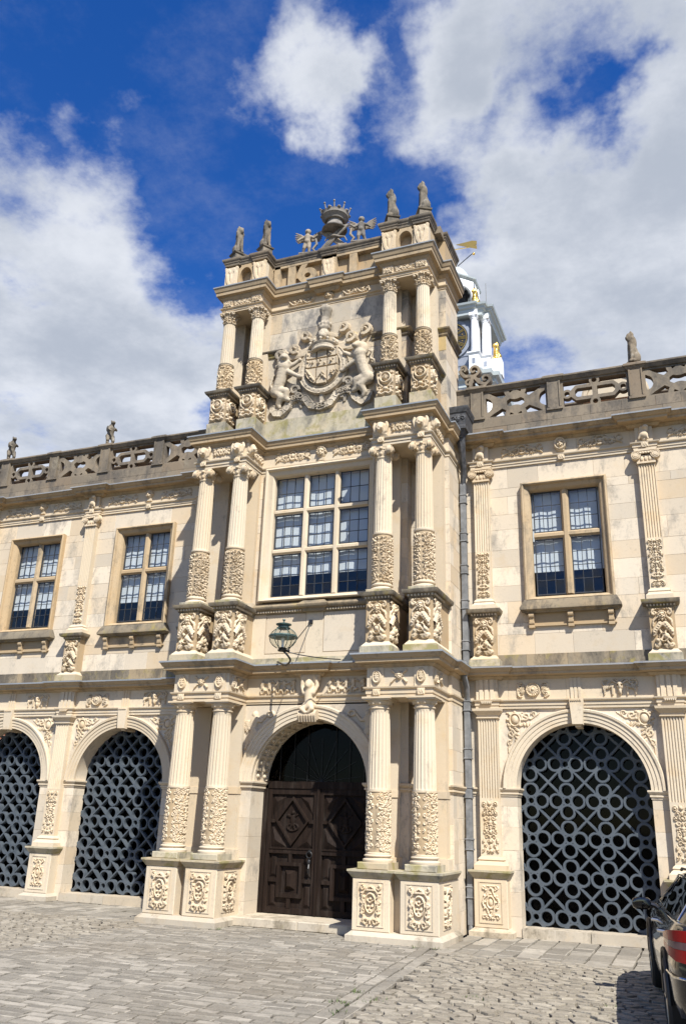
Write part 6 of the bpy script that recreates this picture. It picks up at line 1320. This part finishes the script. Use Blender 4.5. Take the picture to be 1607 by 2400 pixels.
octsweep('belfry_cornice', 1.29, [(-.3, 23.17), (.0, 23.17), (.02, 23.25), (.05, 23.27), (.12, 23.33), (.14, 23.38), (-.3, 23.43)], PALEGREEN)
MB().lathe([(1.04, 23.40), (1.06, 23.5), (1.0, 23.8), (.82, 24.1), (.55, 24.3), (.25, 24.42), (.12, 24.5), (.10, 24.7)], (TXb, TY+1.3), 32).build('dome', PALEGREEN, tw)
MB().tube([(TXb, TY+1.3, 24.4), (TXb, TY+1.3, 26.2)], .03, 8).build('vane_rod', IRON, tw)
vn = MB(); vn.prism([(-7.2, 25.13), (-6.30, 24.70), (-6.30, 24.87), (-6.42, 24.89), (-6.30, 24.93), (-6.30, 25.10), (-6.50, 25.16)], TY+.55, TY+.58); vn.tube([(-8.2, TY+.57, 24.95), (-6.4, TY+.57, 24.85)], .02, 6); vn.build('weather_vane', GOLD, tw, False)
MB().tube([(TXc, TY+1.2, 24.3), (-6.52, TY+.6, 24.52)], .02, 6).build('vane_bracket', IRON, tw); MB().ball((-6.45, TY+.6, 24.50), .06).build('vane_letter_mount', GOLD, tw)
gl = LION.copy(); gl.materials.clear(); gl.materials.append(GOLD)
for x, y, z, sc_ in ((1.16, .5, 21.85, 1.15), (1.95, .6, 19.15, 1.15), (-1.16, .5, 21.85, 1.15)): MB().cbox(TXc+x-.2, TXc+x+.2, TY+y-.2, TY+y+.25, 18.4 if z < 20 else 21.5, z, .01).build('statue_block', WHITE, tw, False); inst(gl, 'gilded_lion', (TXc+x, TY+y, z), tw, R(-40), (sc_,)*3)
MB().tube([(-5.98, TY+.6, 21.5), (-5.98, TY+.6, 22.9)], .012, 5).build('lightning_rod', IRON, tw)
# ================================================================== brick house range
def house(x0, x1, y, zt, label):
    h = empty('brick_house', ((x0+x1)/2, y, 0), label, 'house'); MB().box(x0, x1, y, y+6, 0, zt).build('wall', BRICK, h, False)
    MB().sweep([(x0, y), (x1, y)], [(-.3, zt), (.05, zt), (.12, zt+.06), (.12, zt+.12), (-.3, zt+.12)]).build('coping', S_BAL, h, False)
    x = x0+1.2
    while x < x1-1:
        for z in (2.5, 7.5, 12.5):
            w = MB().box(x-.7, x+.7, y-.05, y, z, z+2.2).build('window_surround', S_, h, False); MB().box(x-.55, x+.55, y-.06, y-.045, z+.15, z+2.05).build('pane', DGLASS, h, False)
        x += 3.2
    return h
house(-34, -9.6, 15.5, 17.15, 'red brick house range glimpsed through the left balustrade')
hr = house(-4.2, 12, 15.5, 17.1, 'red brick house range with stone gable glimpsed through the right balustrade')
xs, zs, X, Z = grid(-2.6, .0, 17.1, 18.5, .06); plate(np.maximum(np.hypot((X+1.3)/1.2, (Z-17.1)/1.05)-1, 17.1-Z), xs, zs, 15.3, 15.6).build('gable', S_, hr, True, ang=30)
arch_mould(MB(), -1.3, 17.1, 1.05, [(0, -.02), (0, .12), (.12, .16), (.2, .12), (.2, -.02)], 15.3).build('gable_moulding', S_STEP, hr, True, ang=30)
# ================================================================== ground
gnd = MB().add([(-400, -300, -.035), (400, -300, -.035), (400, 500, -.035), (-400, 500, -.035)], [(0, 1, 2, 3)]).build('courtyard_ground', EARTH, None, False, (0, 0, -.035)); props(gnd, 'earth and mortar bed under the courtyard paving', 'ground', kind='structure')
CP = cam.matrix_world.translation.copy()
def in_frame(x, y):
    v = Vector((x, y, 0))-CP; z = v.dot(fw)
    if z < .5: return 0.
    px_, py_ = 803.5+1965.8*v.dot(rt)/z, 1200-1965.8*v.dot(up)/z
    return 1/z if -30 < px_ < 1637 and py_ < 2440 else 0.
def stone_poly(mb, poly, h, dome, rnd):      # irregular paving stone with rounded shoulders
    n = len(poly); cx = sum(p[0] for p in poly)/n; cy = sum(p[1] for p in poly)/n; tx, ty = rnd.gauss(0, .018), rnd.gauss(0, .018); v = []
    for s, z in ((1., -.034), (.985, h-.006), (.94, h)):
        for x, y in poly: qx, qy = cx+(x-cx)*s, cy+(y-cy)*s; v.append((qx, qy, z+((qx-cx)*tx+(qy-cy)*ty if z > 0-.02 else 0)))
    v.append((cx, cy, h+dome)); f = []
    for r_ in range(2):
        for i in range(n): f.append((r_*n+i, r_*n+(i+1) % n, (r_+1)*n+(i+1) % n, (r_+1)*n+i))
    for i in range(n): f.append((2*n+i, 2*n+(i+1) % n, 3*n))
    return mb.add(v, f)
def lay(name, label, polys, m, piece, seed, dome=.003, jit=.004):
    rnd = random.Random(seed); base = MB(); a = np.array([p for q in polys for p in q]); x0, y0 = a.min(0); x1, y1 = a.max(0)
    st = MB().add([(x0, y0, 0), (x1, y0, 0), (x1, y1, 0), (x0, y1, 0)], [(0, 1, 2, 3)])
    g = bpy.data.objects.new(name, None); WL[g] = Vector(((x0+x1)/2, (y0+y1)/2, 0)); col.objects.link(g); g.location = WL[g]; props(g, label, 'paving', kind='structure')
    sc_ = sorted(polys, key=lambda q: -in_frame(sum(p[0] for p in q)/len(q), sum(p[1] for p in q)/len(q)))
    far = MB()
    for i, q in enumerate(sc_):
        vis = in_frame(sum(p[0] for p in q)/len(q), sum(p[1] for p in q)/len(q)) > 0; h = rnd.uniform(-jit, jit)-.0
        if i < 300 and vis: mb = MB(); stone_poly(mb, q, h, dome, rnd).build(piece, m, g, True, ang=22)
        else: stone_poly(far, q, h, dome, rnd)
    if far.v: o = far.build(piece+'_field', m, g, True, ang=22); o['kind'] = 'stuff'
    return g
def rows(x0, x1, y0, y1, dw, lens, gap, seed, along='x', skew=0.):
    r_ = random.Random(seed); out = []; y = y0
    a0, a1, b0, b1 = (x0, x1, y0, y1) if along == 'x' else (y0, y1, x0, x1); b = b0
    while b < b1-.03:
        d = dw*r_.uniform(.85, 1.15); a = a0-r_.uniform(0, lens[1]*.6)
        while a < a1:
            l = r_.uniform(*lens); s, e = max(a, a0), min(a+l, a1)
            if e-s > .06:
                j = lambda: r_.uniform(-.008, .008); c = r_.uniform(.01, .02)
                gb = gap*1.45; q = [(s+gap+j(), b+gb+j()), (e-gap+j(), b+gb+j()), (e-gap+j(), b+d-gb+j()), (s+gap+j(), b+d-gb+j())]
                if along == 'y': q = [(p[1], p[0]) for p in q][::-1]
                out.append([(px_+skew*(-py_-.77), py_) for px_, py_ in q])
            a += l
        b += d
    return out
PX0, PX1 = -8.75, -3.98
lay('paved_path', 'path of worn rectangular stone setts leading to the porch door', rows(PX0, PX1, -10.5, -.55, .135, (.17, .40), .009, 5, 'x', .088), SETT, 'sett', 1)
lay('kerb_strip', 'two rows of long kerb stones edging the path', rows(PX1+.0, PX1+.30, -10.5, -2.05, .15, (.3, .7), .009, 6, 'y', .088), SETT, 'kerb_stone', 2)
lay('wall_apron', 'band of rectangular paving stones along the right wing', rows(-3.60, 3.4, -2.35, .0, .28, (.32, .62), .009, 7, 'y'), SETT, 'paving_stone', 3)
lay('wall_apron', 'band of rectangular paving stones along the left wing', rows(-19, -8.70, -2.0, .0, .28, (.32, .62), .009, 8, 'y'), SETT, 'paving_stone', 4)
def cobbles(x0, x1, y0, y1, sx, sy, seed, skew_l=None):
    r_ = random.Random(seed); nx, ny = int((x1-x0)/sx)+3, int((y1-y0)/sy)+3; P = {}
    for i in range(-1, nx):
        for j in range(-1, ny): P[i, j] = (x0+(i+.5*(j % 2)+r_.uniform(-.36, .36))*sx, y0+(j+r_.uniform(-.36, .36))*sy)
    out = []; k = sx/sy
    for (i, j), p in P.items():
        if i < 1 or j < 1 or i >= nx-1 or j >= ny-1: continue
        if skew_l and p[0] < skew_l(p[1])+sx*.30: continue
        poly = [(p[0]-sx*1.3, p[1]-sy*1.3), (p[0]+sx*1.3, p[1]-sy*1.3), (p[0]+sx*1.3, p[1]+sy*1.3), (p[0]-sx*1.3, p[1]+sy*1.3)]
        for di in (-2, -1, 0, 1, 2):
            for dj in (-2, -1, 0, 1, 2):
                q = P.get((i+di, j+dj))
                if not q or (di == 0 and dj == 0): continue
                ex, ey = (q[0]-p[0]), (q[1]-p[1])*k*k; mx, my = (p[0]+q[0])/2, (p[1]+q[1])/2; new = []; l = math.hypot(q[0]-p[0], q[1]-p[1]); off = .0135*math.hypot(ex, ey)
                dd = [(a-mx)*ex+(b-my)*ey+off for a, b in poly]
                for t in range(len(poly)):
                    a, b = poly[t], poly[(t+1) % len(poly)]; da, db = dd[t], dd[(t+1) % len(poly)]
                    if da <= 0: new.append(a)
                    if (da < 0) != (db < 0) and da != db: s = da/(da-db); new.append((a[0]+(b[0]-a[0])*s, a[1]+(b[1]-a[1])*s))
                poly = new
                if len(poly) < 3: break
            if len(poly) < 3: break
        if len(poly) >= 3: out.append(poly)
    return out
lay('cobbled_court', 'irregular pale cobbles right of the path under the car', cobbles(-3.9, 2.2, -9.5, -2.2, .175, .12, 11, lambda y: PX1+.30+.088*(-y-.77)), COBB, 'cobble', 12, .003, .010)
lay('cobbled_court', 'irregular pale cobbles left of the path at the far left', cobbles(-16, -8.6, -6.0, -1.9, .175, .12, 13), COBB, 'cobble', 14, .003, .010)
# weeds in the joints
wd = MB(); r_ = random.Random(4)
for cx, cy, n in ((-3.42, -6.2, 9), (-3.5, -5.6, 5), (-3.3, -6.6, 6), (-3.2, -5.9, 4), (-2.3, -5.2, 3), (-3.6, -2.1, 4), (-7.2, -1.95, 6), (-1.0, -5.0, 3), (-3.9, -2.05, 4)):
    for k in range(n*5):
        x, y = cx+r_.gauss(0, .06), cy+r_.gauss(0, .05); a = r_.uniform(0, 6.28); l = r_.uniform(.02, .05); w_ = .006; dx, dy = math.cos(a), math.sin(a); wd.add([(x-dy*w_, y+dx*w_, -.01), (x+dy*w_, y-dx*w_, -.01), (x+dx*l, y+dy*l, r_.uniform(.012, .04))], [(0, 1, 2)])
WEED = metalish('weed_green', (.05, .09, .02), (.10, .13, .03), .8, 0.)
props(wd.build('weeds', WEED, None, False, (0, 0, 0)), 'tiny green weeds growing in the paving joints', 'weeds', kind='stuff')
# ================================================================== car
PAINT = simple('car_paint_black', (.006, .006, .007), .15, 0., Coat_Weight=.6, Coat_Roughness=.03, Specular_IOR_Level=.4)
TYRE = simple('tyre_rubber', (.012, .012, .012), .8); RIM = simple('alloy', (.22, .22, .23), .3, .9); CHROME = simple('chrome', (.7, .7, .7), .12, 1.); PLASTIC = simple('black_trim', (.012, .012, .012), .45)
REDL = simple('red_lens', (.22, .003, .003), .15, 0., Coat_Weight=.35, Coat_Roughness=.05); CLEARL = simple('clear_lens', (.13, .07, .07), .12, .2, Coat_Weight=1.)
car = empty('car', (0, 0, 0), 'glossy black estate car at the right edge, seen from its rear left corner', 'car')
def loft(sec, ms=13):
    mb = MB(); v = []; f = []; n = None
    for y, pts in sec:
        full = [(-x, z) for x, z in reversed(pts)]+[(x, z) for x, z in pts[1:]]; n = len(full); v += [(x, y, z) for x, z in full]
    for k in range(len(sec)-1):
        for i in range(n-1): f.append((k*n+i, (k+1)*n+i, (k+1)*n+i+1, k*n+i+1))
    f.append(tuple(range(n))); f.append(tuple((len(sec)-1)*n+i for i in range(n-1, -1, -1)))
    return mb.add(v, f)
ST = [(0., .66, .40, .80), (.03, .78, .34, .90), (.10, .86, .29, .965), (.30, .90, .25, .985), (.7, .915, .22, .98), (1.5, .92, .20, .965), (2.3, .92, .20, .95), (3.1, .915, .20, .93), (3.6, .905, .20, .90), (4.05, .87, .22, .80), (4.35, .78, .25, .70), (4.5, .62, .32, .60)]
sec = []
for y, w, zb, zt in ST:
    h = zt-zb; sec.append((y, [(0, zt+.012), (w*.80, zt+.008), (w*.925, zt), (w*.965, zt-.10*h), (w*.985, zt-.22*h), (w*.975, zt-.30*h), (w*.995, zt-.42*h), (w, zt-.55*h), (w*.99, zt-.78*h), (w*.95, zb+.06*h), (w*.85, zb), (0, zb)]))
bd = loft(sec); bd.build('body', PAINT, car, True, (0, 0, 0), 40)
GH = [(.10, .70, .62, .985), (.22, .78, .58, 1.12), (.42, .83, .57, 1.32), (.62, .84, .59, 1.405), (1.1, .845, .61, 1.45), (1.8, .845, .62, 1.46), (2.3, .845, .61, 1.44), (2.7, .84, .60, 1.36), (3.0, .83, .62, 1.20), (3.45, .78, .70, .95)]
sec = []
for y, wb, wt, zt in GH:
    zb = .93; sec.append((y, [(0, zt+.015), (wt*.55, zt+.010), (wt*.88, zt-.004), (wt*.98, zt-.03), (wt+.25*(wb-wt), zt-.03-(zt-.03-zb)*.25), (wb, zb), (wb, zb-.05)]))
loft(sec).build('roof_and_pillars', PAINT, car, True, (0, 0, 0), 40)
def side_x(y, z):
    for i in range(len(GH)-1):
        if GH[i][0] <= y <= GH[i+1][0]: t = (y-GH[i][0])/(GH[i+1][0]-GH[i][0]); wb, wt, zt = (GH[i][j]+(GH[i+1][j]-GH[i][j])*t for j in (1, 2, 3)); break
    q = max(0, min(1, (z-.93)/(zt-.03-.93))); return wb+(wt-wb)*q*.98
def side_pane(poly, nm='side_window', m=CARGLASS, off=.006):
    for sx in (-1, 1):
        mb = MB(); n = len(poly); v = [(sx*(side_x(y, z)+off), y, z) for y, z in poly]; cy = sum(p[0] for p in poly)/n; cz = sum(p[1] for p in poly)/n; v.append((sx*(side_x(cy, cz)+off), cy, cz))
        f = [(i, (i+1) % n, n) if sx < 0 else ((i+1) % n, i, n) for i in range(n)]; mb.add(v, f).build(nm, m, car, True, (0, 0, 0))
side_pane([(.52, 1.02), (1.02, 1.00), (1.02, 1.37), (.80, 1.36), (.64, 1.27)]); side_pane([(1.07, 1.0), (1.92, .985), (1.92, 1.385), (1.07, 1.375)]); side_pane([(1.98, .985), (3.02, .97), (2.72, 1.22), (2.45, 1.36), (1.98, 1.385)])
for sx in (-1, 1):
    pts = [(.50, 1.0), (.62, 1.29), (.80, 1.385), (1.2, 1.405), (1.95, 1.41), (2.46, 1.385), (2.75, 1.25), (3.08, .965)]; MB().tube([(sx*(side_x(y, z)+.012), y, z) for y, z in pts], .010, 6).build('window_trim', CHROME, car); MB().tube([(sx*(side_x(y, z)+.014), y, z) for y, z in ((.5, 1.0), (1.5, .985), (3.06, .962))], .009, 6).build('window_trim', CHROME, car)
    MB().tube([(sx*.60, .62, 1.41), (sx*.60, .75, 1.47), (sx*.61, 1.5, 1.505), (sx*.61, 2.1, 1.49), (sx*.60, 2.35, 1.45)], .016, 8).build('roof_rail', CHROME if sx > 2 else PLASTIC, car)
    for y in (.95, 1.95): MB().tube([(sx*.885, y, .84), (sx*.945, y+.03, .845), (sx*.945, y+.16, .845), (sx*.885, y+.2, .84)], .014, 6).build('door_handle', CHROME, car)
    m = MB(); m.ball((sx*1.0, 2.98, .985), (.115, .075, .075), 16, 10); m.xf(lambda x, y, z: (sx*1.0+max(-.098, min(.098, x-sx*1.0)), max(y, 2.925), .985+max(-.06, min(.06, z-.985)))); m.tube([(sx*.84, 3.0, .96), (sx*.95, 2.99, .99)], .03, 8); mi = m.build('wing_mirror', PAINT, car, True, (sx*1.02, 2.98, 1.0)); 
    MB().ball((sx*1.0, 2.922, .985), (.095, .004, .058), 14, 8).build('mirror_glass', CARGLASS, car)
    # tail lamps: three bands wrapped round the corner
    pl = [(.44, -.02), (.62, -.012), (.76, .03), (.86, .10), (.905, .20), (.925, .36)]
    for z0, z1, mm, nm in ((.86, .955, REDL, 'tail_lamp'), (.80, .858, CLEARL, 'reversing_lamp'), (.70, .798, REDL, 'tail_lamp')):
        lm = MB(); v = []
        for o in (0, .022):
            for qi, (x, y) in enumerate(pl):
                tp = (0, 0, .04, .12, .3, .62)[qi]
                for z in (z0, z1): v.append((sx*(x+o*.7), y-o*.6+.0, z+(.87-z)*tp))
        n = len(pl); k = 2*n
        for i in range(n-1): lm_f = (k+2*i, k+2*i+2, k+2*i+3, k+2*i+1); lm.f.append(lm_f if sx > 0 else lm_f[::-1]); lm.f += [(2*i+1, k+2*i+1, k+2*i+3, 2*i+3), (2*i, 2*i+2, k+2*i+2, k+2*i)]
        lm.f += [(0, k, k+1, 1), (2*n-2, 2*n-1, k+2*n-1, k+2*n-2)]; lm.v = v; lm.build(nm, mm, car, True, (0, 0, 0), 50)
    MB().tube([(sx*.2, -.045, .60), (sx*.6, -.04, .60), (sx*.80, .03, .60), (sx*.90, .16, .60), (sx*.925, .5, .60)], .010, 6).build('bumper_strip', CHROME, car)
    for y in (.95, 3.65):
        w = MB().lathe([(.2, -.10), (.30, -.10), (.325, -.07), (.33, 0), (.325, .06), (.30, .085), (.245, .09), (.235, .07)], n=36, caps=False).xf(lambda x, q, z: (sx*(.845+z), y+x, .33+q)).build('wheel', TYRE, car, True, (sx*.9, y, .33))
        rm = MB().lathe([(.24, .06), (.24, .075), (.215, .08), (.205, .02), (.06, .02), (.05, .05)], n=36)
        for k in range(7):
            a = 2*math.pi*k/7; rm.tube([(.03*math.cos(a), .03*math.sin(a), .06), (.21*math.cos(a), .21*math.sin(a), .065)], [.03, .022], 6)
        rm.xf(lambda x, q, z: (sx*(.845+z), y+x, .33+q)); rm.build('rim', RIM, w, True, (sx*.9, y, .33))
        ar = MB(); ar.tube([(sx*.915, y+.375*math.cos(t*math.pi/14), .33+.375*math.sin(t*math.pi/14)) for t in range(15)], .022, 6); ar.build('wheel_arch', PLASTIC, car)
MB().add([(-.55, .155, 1.03), (.55, .155, 1.03), (.50, .41, 1.335), (-.50, .41, 1.335)], [(0, 1, 2, 3)]).xf(lambda x, y, z: (x, y-.03, z+.02)).build('rear_window', CARGLASS, car, False, (0, 0, 0))
MB().add([(-.64, 3.33, 1.0), (.64, 3.33, 1.0), (.56, 2.78, 1.335), (-.56, 2.78, 1.335)], [(1, 0, 3, 2)]).xf(lambda x, y, z: (x, y+.03, z+.02)).build('windscreen', CARGLASS, car, False, (0, 0, 0))
MB().box(-.26, .26, -.03, .0, .62, .73).build('number_plate', simple('plate_yellow', (.6, .45, .05), .5), car, False, (0, 0, 0)); MB().box(-.70, .70, -.03, .2, .30, .42).build('rear_diffuser', PLASTIC, car, False, (0, 0, 0))
for ch in car.children:
    lz = ch.location.z; low = .07 if 'mirror' in ch.name else 0.
    for v in ch.data.vertices:
        z = v.co.z+lz; v.co.z = (.93+(z-.93)*.70 if z > .93 and not low else z)-low-lz
    ch.data.update()
CAR_A = R(5.4); car.rotation_euler = (0, 0, CAR_A); car.location = (-.30+.92*math.cos(CAR_A), -7.2+.92*math.sin(CAR_A), .012)
